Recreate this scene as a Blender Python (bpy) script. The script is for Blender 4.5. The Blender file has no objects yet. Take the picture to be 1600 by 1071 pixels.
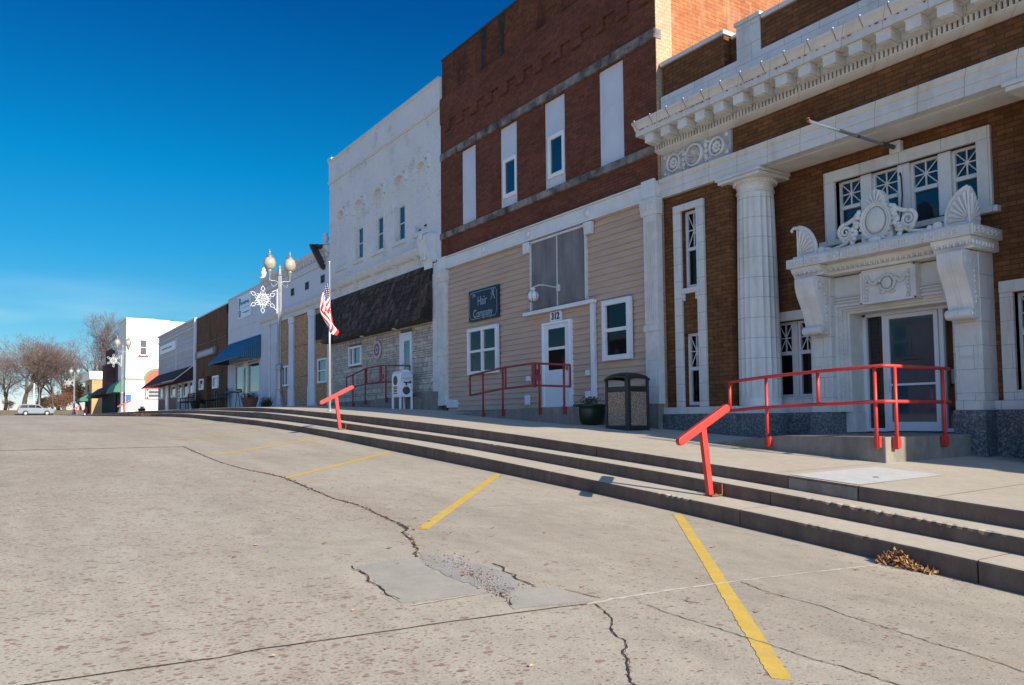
import bpy, math, random
from mathutils import Vector, noise as mnoise
R = math.radians
rnd = random.Random(7)
SC = bpy.context.scene
COL = SC.collection

# ------------------------------------------------------------------ camera
# x runs along the row of shop fronts, +y is into the shops, z=0 is eye level
YAW, PIT, ROL = 0.57905, 0.0558, -0.00983
cd = Vector((-math.cos(YAW)*math.cos(PIT), math.sin(YAW)*math.cos(PIT), math.sin(PIT)))
cr = cd.cross(Vector((0, 0, 1))).normalized()
cu = cr.cross(cd)
cr2 = cr*math.cos(ROL) + cu*math.sin(ROL)
cu2 = -cr*math.sin(ROL) + cu*math.cos(ROL)
from mathutils import Matrix
cam = bpy.data.cameras.new('camera')
co = bpy.data.objects.new('camera', cam)
COL.objects.link(co)
m = Matrix((cr2, cu2, -cd)).transposed().to_4x4()
co.matrix_world = m
cam.sensor_width = 36
cam.lens = 36*1247/1600
cam.shift_y = (585-535.5)/1600
cam.clip_end = 3000
cam.clip_start = .05
SC.camera = co

# ------------------------------------------------------------------ light
SUN = Vector((2.02, .35, 1.0)).normalized()
EL = math.asin(SUN.z)
w = bpy.data.worlds.new('World'); SC.world = w; w.use_nodes = True
nt = w.node_tree
bg = nt.nodes['Background']
sky = nt.nodes.new('ShaderNodeTexSky'); sky.sky_type = 'NISHITA'
sky.sun_disc = False
sky.sun_elevation = EL
sky.sun_rotation = math.atan2(SUN.x, SUN.y)
sky.air_density = 1.0; sky.dust_density = 0.2; sky.ozone_density = 2.5; sky.altitude = 200
# deeper, cleaner blue on the side of the sky opposite the sun (as through a polarising air)
geo = nt.nodes.new('ShaderNodeTexCoord'); sep = nt.nodes.new('ShaderNodeSeparateXYZ')
nt.links.new(geo.outputs['Generated'], sep.inputs[0])
rp = nt.nodes.new('ShaderNodeValToRGB'); nt.links.new(sep.outputs['Z'], rp.inputs[0])
els = rp.color_ramp.elements
for _ in range(5): els.new(.5)
for i, (p_, c_) in enumerate([(0, (.54, .50, .62)), (.05, (.27, .385, .48)), (.12, (.13, .37, .45)), (.20, (.045, .37, .50)), (.29, (.006, .37, .54)), (.46, (.002, .23, .47)), (1, (.002, .21, .44))]):
    els[i].position = p_; els[i].color = (*c_, 1)
mr = nt.nodes.new('ShaderNodeMapRange'); mr.interpolation_type = 'SMOOTHSTEP'
mr.inputs[1].default_value = -.30; mr.inputs[2].default_value = .15
nt.links.new(sep.outputs['X'], mr.inputs[0])
mxn = nt.nodes.new('ShaderNodeMix'); mxn.data_type = 'RGBA'; nt.links.new(mr.outputs[0], mxn.inputs[0])
nt.links.new(rp.outputs[0], mxn.inputs[6]); mxn.inputs[7].default_value = (.80, .95, 1.18, 1)
mul = nt.nodes.new('ShaderNodeMix'); mul.data_type = 'RGBA'; mul.blend_type = 'MULTIPLY'; mul.inputs[0].default_value = 1
nt.links.new(sky.outputs[0], mul.inputs[6]); nt.links.new(mxn.outputs[2], mul.inputs[7])
# faint high cloud low in the sky
cm = nt.nodes.new('ShaderNodeMapping'); cm.inputs['Scale'].default_value = (2.2, 2.2, 13); nt.links.new(geo.outputs['Generated'], cm.inputs[0])
cn = nt.nodes.new('ShaderNodeTexNoise'); cn.inputs['Scale'].default_value = 1.6; cn.inputs['Detail'].default_value = 7; nt.links.new(cm.outputs[0], cn.inputs['Vector'])
cr_ = nt.nodes.new('ShaderNodeValToRGB'); nt.links.new(cn.outputs[0], cr_.inputs[0])
cr_.color_ramp.elements[0].position = .50; cr_.color_ramp.elements[0].color = (0, 0, 0, 1); cr_.color_ramp.elements[1].position = .78; cr_.color_ramp.elements[1].color = (.55, .55, .55, 1)
cz = nt.nodes.new('ShaderNodeMapRange'); nt.links.new(sep.outputs['Z'], cz.inputs[0]); cz.inputs[1].default_value = .17; cz.inputs[2].default_value = .03
cf = nt.nodes.new('ShaderNodeMath'); cf.operation = 'MULTIPLY'; nt.links.new(cr_.outputs[0], cf.inputs[0]); nt.links.new(cz.outputs[0], cf.inputs[1])
cmx = nt.nodes.new('ShaderNodeMix'); cmx.data_type = 'RGBA'; nt.links.new(cf.outputs[0], cmx.inputs[0]); nt.links.new(mul.outputs[2], cmx.inputs[6]); cmx.inputs[7].default_value = (5.2, 5.8, 6.2, 1)
nt.links.new(cmx.outputs[2], bg.inputs['Color'])
bg.inputs['Strength'].default_value = 0.142
sl = bpy.data.lights.new('sun', 'SUN'); sl.energy = 4.9; sl.angle = R(.5); sl.color = (1, .90, .74)
so = bpy.data.objects.new('sun', sl); COL.objects.link(so)
so.rotation_euler = SUN.to_track_quat('Z', 'Y').to_euler()
SC.view_settings.view_transform = 'Standard'; SC.view_settings.look = 'None'
SC.view_settings.gamma = 1
SC.view_settings.exposure = 0.55

# ------------------------------------------------------------------ materials
MT = {}
def _n(nt, t, **k):
    n = nt.nodes.new(t)
    for a, b in k.items(): setattr(n, a, b)
    return n
def newmat(name):
    m = bpy.data.materials.new(name); m.use_nodes = True
    MT[name] = m
    nt = m.node_tree
    return m, nt, nt.nodes['Principled BSDF'], nt.links.new
def coords(nt, L, wall=False, sc=(1, 1, 1)):
    g = _n(nt, 'ShaderNodeNewGeometry')
    if not wall:
        mp = _n(nt, 'ShaderNodeMapping'); mp.inputs['Scale'].default_value = sc
        L(g.outputs['Position'], mp.inputs[0]); return mp.outputs[0]
    s = _n(nt, 'ShaderNodeSeparateXYZ'); L(g.outputs['Position'], s.inputs[0])
    a = _n(nt, 'ShaderNodeMath', operation='ADD'); L(s.outputs[0], a.inputs[0]); L(s.outputs[1], a.inputs[1])
    c = _n(nt, 'ShaderNodeCombineXYZ'); L(a.outputs[0], c.inputs[0]); L(s.outputs[2], c.inputs[1])
    mp = _n(nt, 'ShaderNodeMapping'); mp.inputs['Location'].default_value = wall if isinstance(wall, tuple) else (0, 0, 0)
    L(c.outputs[0], mp.inputs[0]); return mp.outputs[0]
def noisen(nt, L, vec, scale, detail=5, rough=.6):
    n = _n(nt, 'ShaderNodeTexNoise'); n.inputs['Scale'].default_value = scale
    n.inputs['Detail'].default_value = detail; n.inputs['Roughness'].default_value = rough
    L(vec, n.inputs['Vector']); return n.outputs[0]
def ramp(nt, L, fac, pts):
    r = _n(nt, 'ShaderNodeValToRGB'); e = r.color_ramp.elements
    while len(e) < len(pts): e.new(.5)
    for i, (p, c) in enumerate(pts):
        e[i].position = p; e[i].color = (*c, 1) if len(c) == 3 else c
    L(fac, r.inputs[0]); return r.outputs[0]
def mix(nt, L, fac, a, b, mode='MIX'):
    m = _n(nt, 'ShaderNodeMix', data_type='RGBA', blend_type=mode)
    if hasattr(fac, 'default_value') and not isinstance(fac, (int, float)): L(fac, m.inputs[0])
    else: m.inputs[0].default_value = fac
    for v, i in ((a, 6), (b, 7)):
        if isinstance(v, tuple): m.inputs[i].default_value = (*v, 1)
        else: L(v, m.inputs[i])
    return m.outputs[2]
def bump(nt, L, P, h, strength=.4, dist=.01):
    b = _n(nt, 'ShaderNodeBump'); b.inputs['Strength'].default_value = strength
    b.inputs['Distance'].default_value = dist
    L(h, b.inputs['Height']); L(b.outputs[0], P.inputs['Normal'])
def grey(v): return (v, v, v)
def M(name, col, rough=.75, var=.12, scale=6, bmp=0, bs=40, metal=0, fine=0, spec=.5, sc=(1, 1, 1)):
    m, nt, P, L = newmat(name)
    v = coords(nt, L, sc=sc)
    n = noisen(nt, L, v, scale)
    lo = tuple(c*(1-var*1.6) for c in col); hi = tuple(min(1, c*(1+var)) for c in col)
    c = ramp(nt, L, n, [(.32, lo), (.68, hi)])
    if fine:
        n2 = noisen(nt, L, v, bs*1.3, 3, .7)
        f = ramp(nt, L, n2, [(.3, grey(1-fine)), (.7, grey(1.0))])
        c = mix(nt, L, 1.0, c, f, 'MULTIPLY')
    L(c, P.inputs['Base Color'])
    P.inputs['Roughness'].default_value = rough; P.inputs['Metallic'].default_value = metal
    P.inputs['Specular IOR Level'].default_value = spec
    if bmp: bump(nt, L, P, noisen(nt, L, v, bs, 4), bmp, .01)
    return m
def brick(name, c1, c2, mort, bw=.205, rh=.068, ms=.006, var=.25, stain=None, rough=.85, bmp=.5, loc=(0, 0, 0), peel=None, vs=9, smooth=.1, bias=0., ss=.85):
    m, nt, P, L = newmat(name)
    v = coords(nt, L, wall=loc)
    b = _n(nt, 'ShaderNodeTexBrick'); b.offset = .5
    L(v, b.inputs['Vector'])
    for k, x in (('Color1', c1), ('Color2', c2), ('Mortar', mort)): b.inputs[k].default_value = (*x, 1)
    b.inputs['Scale'].default_value = 1; b.inputs['Mortar Size'].default_value = ms
    b.inputs['Mortar Smooth'].default_value = smooth; b.inputs['Bias'].default_value = bias
    b.inputs['Brick Width'].default_value = bw; b.inputs['Row Height'].default_value = rh
    n = noisen(nt, L, v, vs, 4)
    f = ramp(nt, L, n, [(.3, grey(1-var)), (.7, grey(1))])
    c = mix(nt, L, 1.0, b.outputs[0], f, 'MULTIPLY')
    n3 = noisen(nt, L, v, .9, 5)
    f3 = ramp(nt, L, n3, [(.35, grey(1-var*.7)), (.6, grey(1))])
    c = mix(nt, L, 1.0, c, f3, 'MULTIPLY')
    if stain:
        mp = _n(nt, 'ShaderNodeMapping'); mp.inputs['Scale'].default_value = (1, .25, 1); L(v, mp.inputs[0])
        s = noisen(nt, L, mp.outputs[0], 2.1, 6, .65)
        k = ramp(nt, L, s, [(.52, grey(0)), (.68, grey(ss))])
        c = mix(nt, L, k, c, stain)
    if peel:
        s = noisen(nt, L, v, 1.4, 8, .7); s2 = noisen(nt, L, v, 28, 3, .6)
        k = _n(nt, 'ShaderNodeMath', operation='MULTIPLY')
        L(ramp(nt, L, s, [(.55, grey(0)), (.62, grey(1))]), k.inputs[0]); L(ramp(nt, L, s2, [(.5, grey(0)), (.56, grey(1))]), k.inputs[1])
        c = mix(nt, L, k.outputs[0], c, peel)
    L(c, P.inputs['Base Color']); P.inputs['Roughness'].default_value = rough
    P.inputs['Specular IOR Level'].default_value = .5 if rough < .5 else .15
    if bmp:
        inv = _n(nt, 'ShaderNodeMath', operation='SUBTRACT'); inv.inputs[0].default_value = 1; L(b.outputs['Fac'], inv.inputs[1])
        a = _n(nt, 'ShaderNodeMath', operation='MULTIPLY_ADD'); L(noisen(nt, L, v, 60, 3), a.inputs[0]); a.inputs[1].default_value = .3; L(inv.outputs[0], a.inputs[2])
        bump(nt, L, P, a.outputs[0], bmp, .006)
    return m

brick('bank_brick', (.255, .112, .044), (.165, .070, .030), (.085, .045, .024), bw=.205, rh=.0672, var=.35, ms=.005)
brick('dark_brick', (.235, .084, .048), (.165, .058, .034), (.095, .040, .028), bw=.20, rh=.064, var=.3, ms=.004, bmp=.35)
brick('dark_brick_parapet', (.25, .09, .042), (.165, .058, .028), (.08, .035, .022), bw=.20, rh=.064, var=.4, ms=.004, bmp=.4, stain=(.035, .022, .018))
brick('orange_brick', (.66, .23, .085), (.50, .165, .065), (.26, .15, .10), bw=.215, rh=.075, var=.3, ms=.0075, stain=(.60, .36, .22), ss=.45)
brick('cream_brick', (.62, .43, .27), (.55, .37, .23), (.36, .25, .17), bw=.11, rh=.070, var=.2, ms=.004)
brick('white_brick', (.76, .75, .74), (.74, .73, .72), (.60, .59, .58), bw=.20, rh=.068, var=.09, ms=.005, peel=(.36, .33, .31), bmp=.35)
brick('brown_brick', (.23, .115, .055), (.17, .085, .042), (.11, .07, .045), bw=.2, rh=.07, var=.35, stain=(.05, .035, .025))
brick('tan_brick', (.62, .42, .20), (.55, .37, .18), (.5, .36, .22), bw=.22, rh=.08, var=.2)
brick('purple_brick', (.15, .09, .09), (.12, .07, .07), (.09, .06, .06), bw=.22, rh=.08, var=.3)
brick('corner_white_brick', (.82, .80, .76), (.80, .77, .73), (.72, .69, .65), bw=.22, rh=.08, var=.07, peel=(.55, .45, .36), bmp=.2)  # paler, slightly warmer white than the other painted brick
brick('grey_siding', (.50, .50, .52), (.47, .47, .49), (.36, .36, .38), bw=4.0, rh=.30, var=.1, ms=.012, bmp=.3)
brick('blue_white_wall', (.66, .68, .72), (.64, .66, .70), (.6, .62, .66), bw=.4, rh=.2, var=.08, ms=.003, bmp=.15)
# glazed terra cotta blocks with thin dark joints
brick('terra_cotta', (.71, .69, .65), (.68, .66, .62), (.16, .12, .09), bw=.62, rh=.30, var=.10, ms=.0022, rough=.38, bmp=.15, loc=(.1, .03, 0), smooth=0, stain=(.40, .35, .27), ss=.5)
brick('terra_cotta_band', (.71, .69, .65), (.68, .66, .62), (.16, .12, .09), bw=.60, rh=9, var=.10, ms=.0025, rough=.38, bmp=.15, loc=(.1, 3, 0), smooth=0, stain=(.40, .35, .27), ss=.5)
brick('terra_cotta_drum', (.71, .69, .65), (.70, .68, .64), (.16, .12, .09), bw=50, rh=.325, var=.08, ms=.0028, rough=.38, bmp=.15, loc=(20, .05, 0), smooth=0, stain=(.40, .35, .27), ss=.5)
M('terra_cotta_plain', (.70, .68, .64), .4, .10, 3, .1, 30)
M('shaded_terra_cotta', (.44, .45, .45), .6, .2, 8, .2, 30)  # ground of the carved panels: shade behind the relief put into the colour
M('stained_relief', (.52, .48, .43), .5, .25, 9, .2, 30)
M('white_paint', (.70, .70, .69), .5, .05, 4, .04, 40)
M('bright_white', (.82, .82, .82), .35, .03, 3)
M('aged_white', (.64, .63, .60), .7, .07, 5, .08, 30)
M('vinyl_white', (.74, .75, .78), .4, .04, 2)
M('panel_white', (.62, .64, .70), .55, .05, 1.5)
M('siding_tan', (.53, .385, .285), .7, .08, 2.5, .1, 50, sc=(.5, 1, 3))
M('band_stone', (.25, .22, .20), .9, .5, 3.2, .4, 40, fine=.3)
M('brick_relief', (.17, .065, .042), .9, .2, 8)
M('limestone', (.5, .47, .43), .85, .15, 5, .3, 40)
def granite():
    m, nt, P, L = newmat('granite')
    v = coords(nt, L)
    vo = _n(nt, 'ShaderNodeTexVoronoi'); vo.inputs['Scale'].default_value = 55; L(v, vo.inputs['Vector'])
    hsn = _n(nt, 'ShaderNodeSeparateColor'); L(vo.outputs['Color'], hsn.inputs[0])
    c = ramp(nt, L, hsn.outputs[0], [(0, (.05, .065, .075)), (.45, (.10, .125, .14)), (.8, (.17, .20, .215)), (1, (.30, .32, .33))])
    f = ramp(nt, L, noisen(nt, L, v, 1.5), [(.3, grey(.75)), (.7, grey(1.0))])
    L(mix(nt, L, 1., c, f, 'MULTIPLY'), P.inputs['Base Color']); P.inputs['Roughness'].default_value = .35
granite()
def aggregate_panel():
    m, nt, P, L = newmat('pebble_panel')
    v = coords(nt, L)
    vo = _n(nt, 'ShaderNodeTexVoronoi'); vo.inputs['Scale'].default_value = 85; L(v, vo.inputs['Vector'])
    s = _n(nt, 'ShaderNodeSeparateColor'); L(vo.outputs['Color'], s.inputs[0])
    c = ramp(nt, L, s.outputs[0], [(0, (.12, .08, .055)), (.4, (.26, .185, .13)), (.75, (.38, .29, .21)), (1, (.52, .42, .33))])
    L(c, P.inputs['Base Color']); P.inputs['Roughness'].default_value = .9
    bump(nt, L, P, vo.outputs['Distance'], .8, -.01)
aggregate_panel()
def osb():
    m, nt, P, L = newmat('strand_board')
    g = _n(nt, 'ShaderNodeNewGeometry')
    mp = _n(nt, 'ShaderNodeMapping'); mp.inputs['Scale'].default_value = (9, 9, 22); L(g.outputs['Position'], mp.inputs[0])
    vo = _n(nt, 'ShaderNodeTexVoronoi'); vo.inputs['Scale'].default_value = 1.6; L(mp.outputs[0], vo.inputs['Vector'])
    s = _n(nt, 'ShaderNodeSeparateColor'); L(vo.outputs['Color'], s.inputs[0])
    c = ramp(nt, L, s.outputs[0], [(0, (.27, .145, .065)), (.5, (.44, .255, .125)), (1, (.58, .36, .20))])
    b = _n(nt, 'ShaderNodeTexBrick'); b.offset = 0; L(coords(nt, L, wall=(.3, -.5, 0)), b.inputs['Vector'])
    for k, x in (('Color1', 1), ('Color2', .96), ('Mortar', .35)): b.inputs[k].default_value = (x, x, x, 1)
    b.inputs['Scale'].default_value = 1; b.inputs['Mortar Size'].default_value = .012; b.inputs['Brick Width'].default_value = 2.4; b.inputs['Row Height'].default_value = 1.2
    L(mix(nt, L, 1., c, b.outputs[0], 'MULTIPLY'), P.inputs['Base Color']); P.inputs['Roughness'].default_value = .85
osb()
def street_mat():
    m, nt, P, L = newmat('street_concrete')
    v = coords(nt, L)
    big = noisen(nt, L, v, .35, 5, .6)
    c = ramp(nt, L, big, [(.3, (.395, .35, .272)), (.5, (.44, .39, .305)), (.7, (.475, .42, .33))])
    mid = noisen(nt, L, v, 5, 6, .7)
    c = mix(nt, L, 1., c, ramp(nt, L, mid, [(.3, grey(.84)), (.7, grey(1.06))]), 'MULTIPLY')
    fine = noisen(nt, L, v, 70, 3, .75)
    c = mix(nt, L, 1., c, ramp(nt, L, fine, [(.32, grey(.80)), (.6, grey(1.05))]), 'MULTIPLY')
    tm = _n(nt, 'ShaderNodeMapping'); tm.inputs['Scale'].default_value = (.10, 1.0, 1); L(v, tm.inputs[0])
    c = mix(nt, L, 1., c, ramp(nt, L, noisen(nt, L, tm.outputs[0], 1.6, 5, .6), [(.35, (.90, .87, .86)), (.62, (1.03, 1.03, 1.02))]), 'MULTIPLY')
    sp_ = noisen(nt, L, v, 2.3, 8, .75)
    c = mix(nt, L, 1., c, ramp(nt, L, sp_, [(.30, grey(.78)), (.40, grey(1))]), 'MULTIPLY')
    # exposed red and grey stones, in drifts away from the kerb
    dens = noisen(nt, L, v, .75, 5, .65)
    g = _n(nt, 'ShaderNodeNewGeometry'); s = _n(nt, 'ShaderNodeSeparateXYZ'); L(g.outputs['Position'], s.inputs[0])
    yr = _n(nt, 'ShaderNodeMapRange'); L(s.outputs[1], yr.inputs[0])
    yr.inputs[1].default_value = 3.7; yr.inputs[2].default_value = .9; yr.inputs[3].default_value = 0; yr.inputs[4].default_value = 1
    dn = _n(nt, 'ShaderNodeMath', operation='MULTIPLY_ADD'); L(yr.outputs[0], dn.inputs[0]); dn.inputs[1].default_value = .22; L(dens, dn.inputs[2])
    # slab nearer than the cross joint is stonier
    xr = _n(nt, 'ShaderNodeMath', operation='GREATER_THAN'); L(s.outputs[0], xr.inputs[0]); xr.inputs[1].default_value = -3.44
    dn2 = _n(nt, 'ShaderNodeMath', operation='MULTIPLY_ADD'); L(xr.outputs[0], dn2.inputs[0]); dn2.inputs[1].default_value = .07; L(dn.outputs[0], dn2.inputs[2])
    for sc, col, th in ((40, (.19, .075, .06), .19), (72, (.22, .10, .085), .22), (25, (.21, .095, .08), .075), (56, (.17, .14, .125), .12)):
        vo = _n(nt, 'ShaderNodeTexVoronoi'); vo.inputs['Scale'].default_value = sc
        wv = _n(nt, 'ShaderNodeMapping'); wv.inputs['Rotation'].default_value = (0, 0, sc*.3); wv.inputs['Scale'].default_value = (1, .62, 1)
        L(v, wv.inputs[0]); L(wv.outputs[0], vo.inputs['Vector'])
        sp = _n(nt, 'ShaderNodeSeparateColor'); L(vo.outputs['Color'], sp.inputs[0])
        # stone only where its random value is below the local density
        a = _n(nt, 'ShaderNodeMapRange'); L(dn2.outputs[0], a.inputs[0]); a.inputs[1].default_value = .47; a.inputs[2].default_value = .80; a.inputs[3].default_value = .012; a.inputs[4].default_value = th*2.2
        lt = _n(nt, 'ShaderNodeMath', operation='LESS_THAN'); L(sp.outputs[0], lt.inputs[0]); L(a.outputs[0], lt.inputs[1])
        d = _n(nt, 'ShaderNodeMath', operation='LESS_THAN'); L(vo.outputs['Distance'], d.inputs[0])
        rr = _n(nt, 'ShaderNodeMath', operation='MULTIPLY_ADD'); L(sp.outputs[1], rr.inputs[0]); rr.inputs[1].default_value = .34; rr.inputs[2].default_value = .12; L(rr.outputs[0], d.inputs[1])
        k = _n(nt, 'ShaderNodeMath', operation='MULTIPLY'); L(lt.outputs[0], k.inputs[0]); L(d.outputs[0], k.inputs[1])
        k2 = _n(nt, 'ShaderNodeMath', operation='MULTIPLY'); L(k.outputs[0], k2.inputs[0]); k2.inputs[1].default_value = .64
        c = mix(nt, L, k2.outputs[0], c, col)
    # rusty blotches
    rs = noisen(nt, L, v, 1.1, 3, .5)
    c = mix(nt, L, ramp(nt, L, rs, [(.70, grey(0)), (.78, grey(.35))]), c, (.36, .22, .12))
    L(c, P.inputs['Base Color']); P.inputs['Roughness'].default_value = .9
    hh = _n(nt, 'ShaderNodeMath', operation='MULTIPLY_ADD'); L(mid, hh.inputs[0]); hh.inputs[1].default_value = 1.5; L(fine, hh.inputs[2])
    bump(nt, L, P, hh.outputs[0], .45, .006)
street_mat()
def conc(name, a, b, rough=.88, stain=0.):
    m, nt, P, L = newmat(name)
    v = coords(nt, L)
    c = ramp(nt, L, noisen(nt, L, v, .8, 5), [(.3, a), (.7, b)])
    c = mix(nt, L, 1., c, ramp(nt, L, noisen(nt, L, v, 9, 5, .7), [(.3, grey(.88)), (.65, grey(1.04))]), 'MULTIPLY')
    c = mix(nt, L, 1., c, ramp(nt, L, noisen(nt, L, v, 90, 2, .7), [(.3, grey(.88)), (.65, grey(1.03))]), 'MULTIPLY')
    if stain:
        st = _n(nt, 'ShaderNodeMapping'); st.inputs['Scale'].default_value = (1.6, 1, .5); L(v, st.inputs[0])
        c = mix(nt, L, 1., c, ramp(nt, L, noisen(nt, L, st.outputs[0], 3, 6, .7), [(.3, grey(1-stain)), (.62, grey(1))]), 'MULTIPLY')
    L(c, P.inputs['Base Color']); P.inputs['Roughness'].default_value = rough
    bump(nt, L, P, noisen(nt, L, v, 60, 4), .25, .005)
conc('walk_concrete', (.47, .41, .315), (.54, .475, .37))
conc('shaded_riser_concrete', (.135, .094, .073), (.195, .14, .108), stain=.45)  # shade on the step fronts is in this colour, far darker than the treads
conc('new_concrete', (.56, .555, .53), (.60, .595, .57))
conc('old_concrete', (.24, .215, .18), (.31, .28, .235), stain=.4)
conc('patch_concrete', (.37, .345, .285), (.455, .415, .335), stain=.12)
conc('gravel_patch', (.26, .24, .215), (.46, .43, .385))
conc('joint_filler', (.52, .46, .38), (.62, .55, .46))
M('crack_dark', (.045, .033, .026), 1, .4, 20)
M('crack_rubble_stone', (.16, .085, .065), .95, .3, 30)
M('chipped_concrete', (.43, .365, .285), .95, .25, 20, .3, 50)
def stripe():
    m, nt, P, L = newmat('yellow_paint')
    v = coords(nt, L)
    c = ramp(nt, L, noisen(nt, L, v, 7), [(.3, (.60, .38, .04)), (.7, (.72, .475, .06))])
    k = ramp(nt, L, noisen(nt, L, v, 30, 8, .8), [(.50, grey(0)), (.60, grey(.75))])
    L(mix(nt, L, k, c, (.40, .35, .28)), P.inputs['Base Color']); P.inputs['Roughness'].default_value = .7
stripe()
def redpaint():
    m, nt, P, L = newmat('red_paint')
    v = coords(nt, L)
    c = ramp(nt, L, noisen(nt, L, v, 6, 4), [(.3, (.47, .032, .026)), (.7, (.58, .045, .034))])
    k = ramp(nt, L, noisen(nt, L, v, 22, 7, .75), [(.64, grey(0)), (.68, grey(.9))])
    L(mix(nt, L, k, c, (.16, .05, .03)), P.inputs['Base Color']); P.inputs['Roughness'].default_value = .5
    bump(nt, L, P, noisen(nt, L, v, 50, 3), .15, .003)
redpaint()
M('rust', (.22, .08, .04), .9, .3, 20)
M('dark_red', (.30, .035, .03), .6, .2, 8)  # a darker red than the main rail paint
M('pole_metal', (.30, .31, .33), .42, .12, 6, metal=.55)
M('flagpole_metal', (.62, .62, .60), .35, .05, 6, metal=.6)
M('black_metal', (.02, .02, .022), .45, .1, 8)
M('dark_grey', (.07, .07, .075), .6, .15, 5)
M('globe_glass', (.40, .37, .30), .25, .12, 4)
M('grey_board', (.185, .18, .18), .8, .22, 3, .1, 30, sc=(1, 1, .35))
M('shingle', (.055, .037, .027), .9, .5, 4, .5, 40, sc=(1, 1, .4))
M('shingle_light', (.095, .066, .050), .9, .4, 6, .5, 40, sc=(1, 1, .4))
M('shingle_dark', (.030, .021, .017), .9, .4, 6, .5, 40, sc=(1, 1, .4))
M('maroon_shingle', (.035, .018, .02), .95, .4, 5)
M('maroon_paint', (.16, .03, .03), .6, .2, 5)
M('blue_awning', (.035, .17, .30), .5, .1, 3)
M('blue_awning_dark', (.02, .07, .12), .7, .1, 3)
M('green_awning', (.03, .16, .10), .6, .15, 3)
M('navy_sign', (.006, .026, .05), .6, .1, 3)
M('sign_silver', (.27, .33, .39), .4, .05, 3)
M('black_letter', (.01, .01, .01), .5, 0, 3)
M('sign_white', (.76, .80, .84), .4, .04, 3)
M('sign_blue', (.05, .22, .38), .5, .1, 3)
M('blue_sign', (.01, .14, .42), .4, .05, 3)
M('arch_green', (.16, .27, .14), .7, .1, 3)
M('arch_red', (.50, .12, .07), .7, .15, 5)
M('seal_purple', (.20, .06, .14), .5, .1, 9)
M('seal_pale', (.58, .50, .54), .5, .1, 9)
M('stone_a', (.54, .49, .43), .85, .2, 7, .4, 30, fine=.15)
M('stone_b', (.60, .54, .46), .85, .2, 7, .4, 30, fine=.15)
M('stone_c', (.48, .44, .385), .85, .2, 7, .4, 30, fine=.15)
M('stone_mortar', (.16, .15, .14), .95, .1, 7)
M('curtain', (.44, .40, .35), .9, .1, 6)
M('interior_dark', (.012, .012, .014), .9, 0, 2)
M('planter_green', (.012, .030, .010), .4, .15, 4)
M('soil', (.03, .02, .015), 1, .3, 20)
M('plant', (.03, .05, .015), .8, .4, 20)
M('leaf_brown', (.30, .14, .05), .8, .4, 60)
M('leaf_tan', (.48, .33, .18), .8, .3, 60)
M('leaf_orange', (.27, .14, .075), .9, .4, 2)
M('soot', (.035, .024, .02), .95, .4, 6)
M('bark', (.12, .085, .065), .95, .3, 3)
M('twig', (.16, .112, .095), .95, .25, .6)
M('dry_grass', (.25, .19, .10), 1, .35, 2)
M('road_asphalt', (.20, .18, .16), .95, .1, 2)
M('car_paint', (.22, .25, .28), .35, .03, 2, metal=.3)
M('rubber', (.015, .015, .015), .8, .1, 3)
M('chrome', (.6, .6, .62), .2, .02, 3, metal=.9)
M('tail_light', (.4, .02, .02), .3, 0, 3)
M('flag_red', (.60, .03, .04), .8, .1, 6)
M('flag_white', (.85, .85, .83), .8, .05, 6)
M('flag_blue', (.02, .03, .12), .8, .1, 6)
M('clay_pot', (.20, .08, .05), .85, .2, 9)
M('wood_bench', (.05, .035, .028), .8, .3, 9)
M('snow_tube', (.78, .82, .80), .4, .03, 9)
M('roof_tar', (.06, .06, .06), .95, .1, 2)
M('brass', (.30, .22, .08), .4, .1, 6, metal=.6)
def glassmat(name, tint, spec=.5, rough=.04):
    m, nt, P, L = newmat(name)
    v = coords(nt, L)
    c = ramp(nt, L, noisen(nt, L, v, 1.3, 3), [(.35, tuple(t*.6 for t in tint)), (.65, tint)])
    L(c, P.inputs['Base Color']); P.inputs['Roughness'].default_value = rough
    P.inputs['IOR'].default_value = 1.52; P.inputs['Specular IOR Level'].default_value = spec
    bump(nt, L, P, noisen(nt, L, v, .9, 2), .03, .02)
glassmat('glass_dark', (.006, .009, .014), .28)
glassmat('glass_blue', (.008, .028, .05), .8)
glassmat('glass_pale', (.05, .10, .13), 1.0)
glassmat('glass_door', (.04, .095, .125), .55)
glassmat('car_glass', (.01, .012, .014), .6)
def clearglass():
    m, nt, P, L = newmat('glass_clear')
    tr = _n(nt, 'ShaderNodeBsdfTransparent'); tr.inputs[0].default_value = (.75, .8, .8, 1)
    gl = _n(nt, 'ShaderNodeBsdfGlossy'); gl.inputs['Roughness'].default_value = .03
    fr = _n(nt, 'ShaderNodeFresnel'); fr.inputs[0].default_value = 1.5
    mx = _n(nt, 'ShaderNodeMixShader'); L(fr.outputs[0], mx.inputs[0]); L(tr.outputs[0], mx.inputs[1]); L(gl.outputs[0], mx.inputs[2])
    L(mx.outputs[0], nt.nodes['Material Output'].inputs['Surface'])
clearglass()

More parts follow.
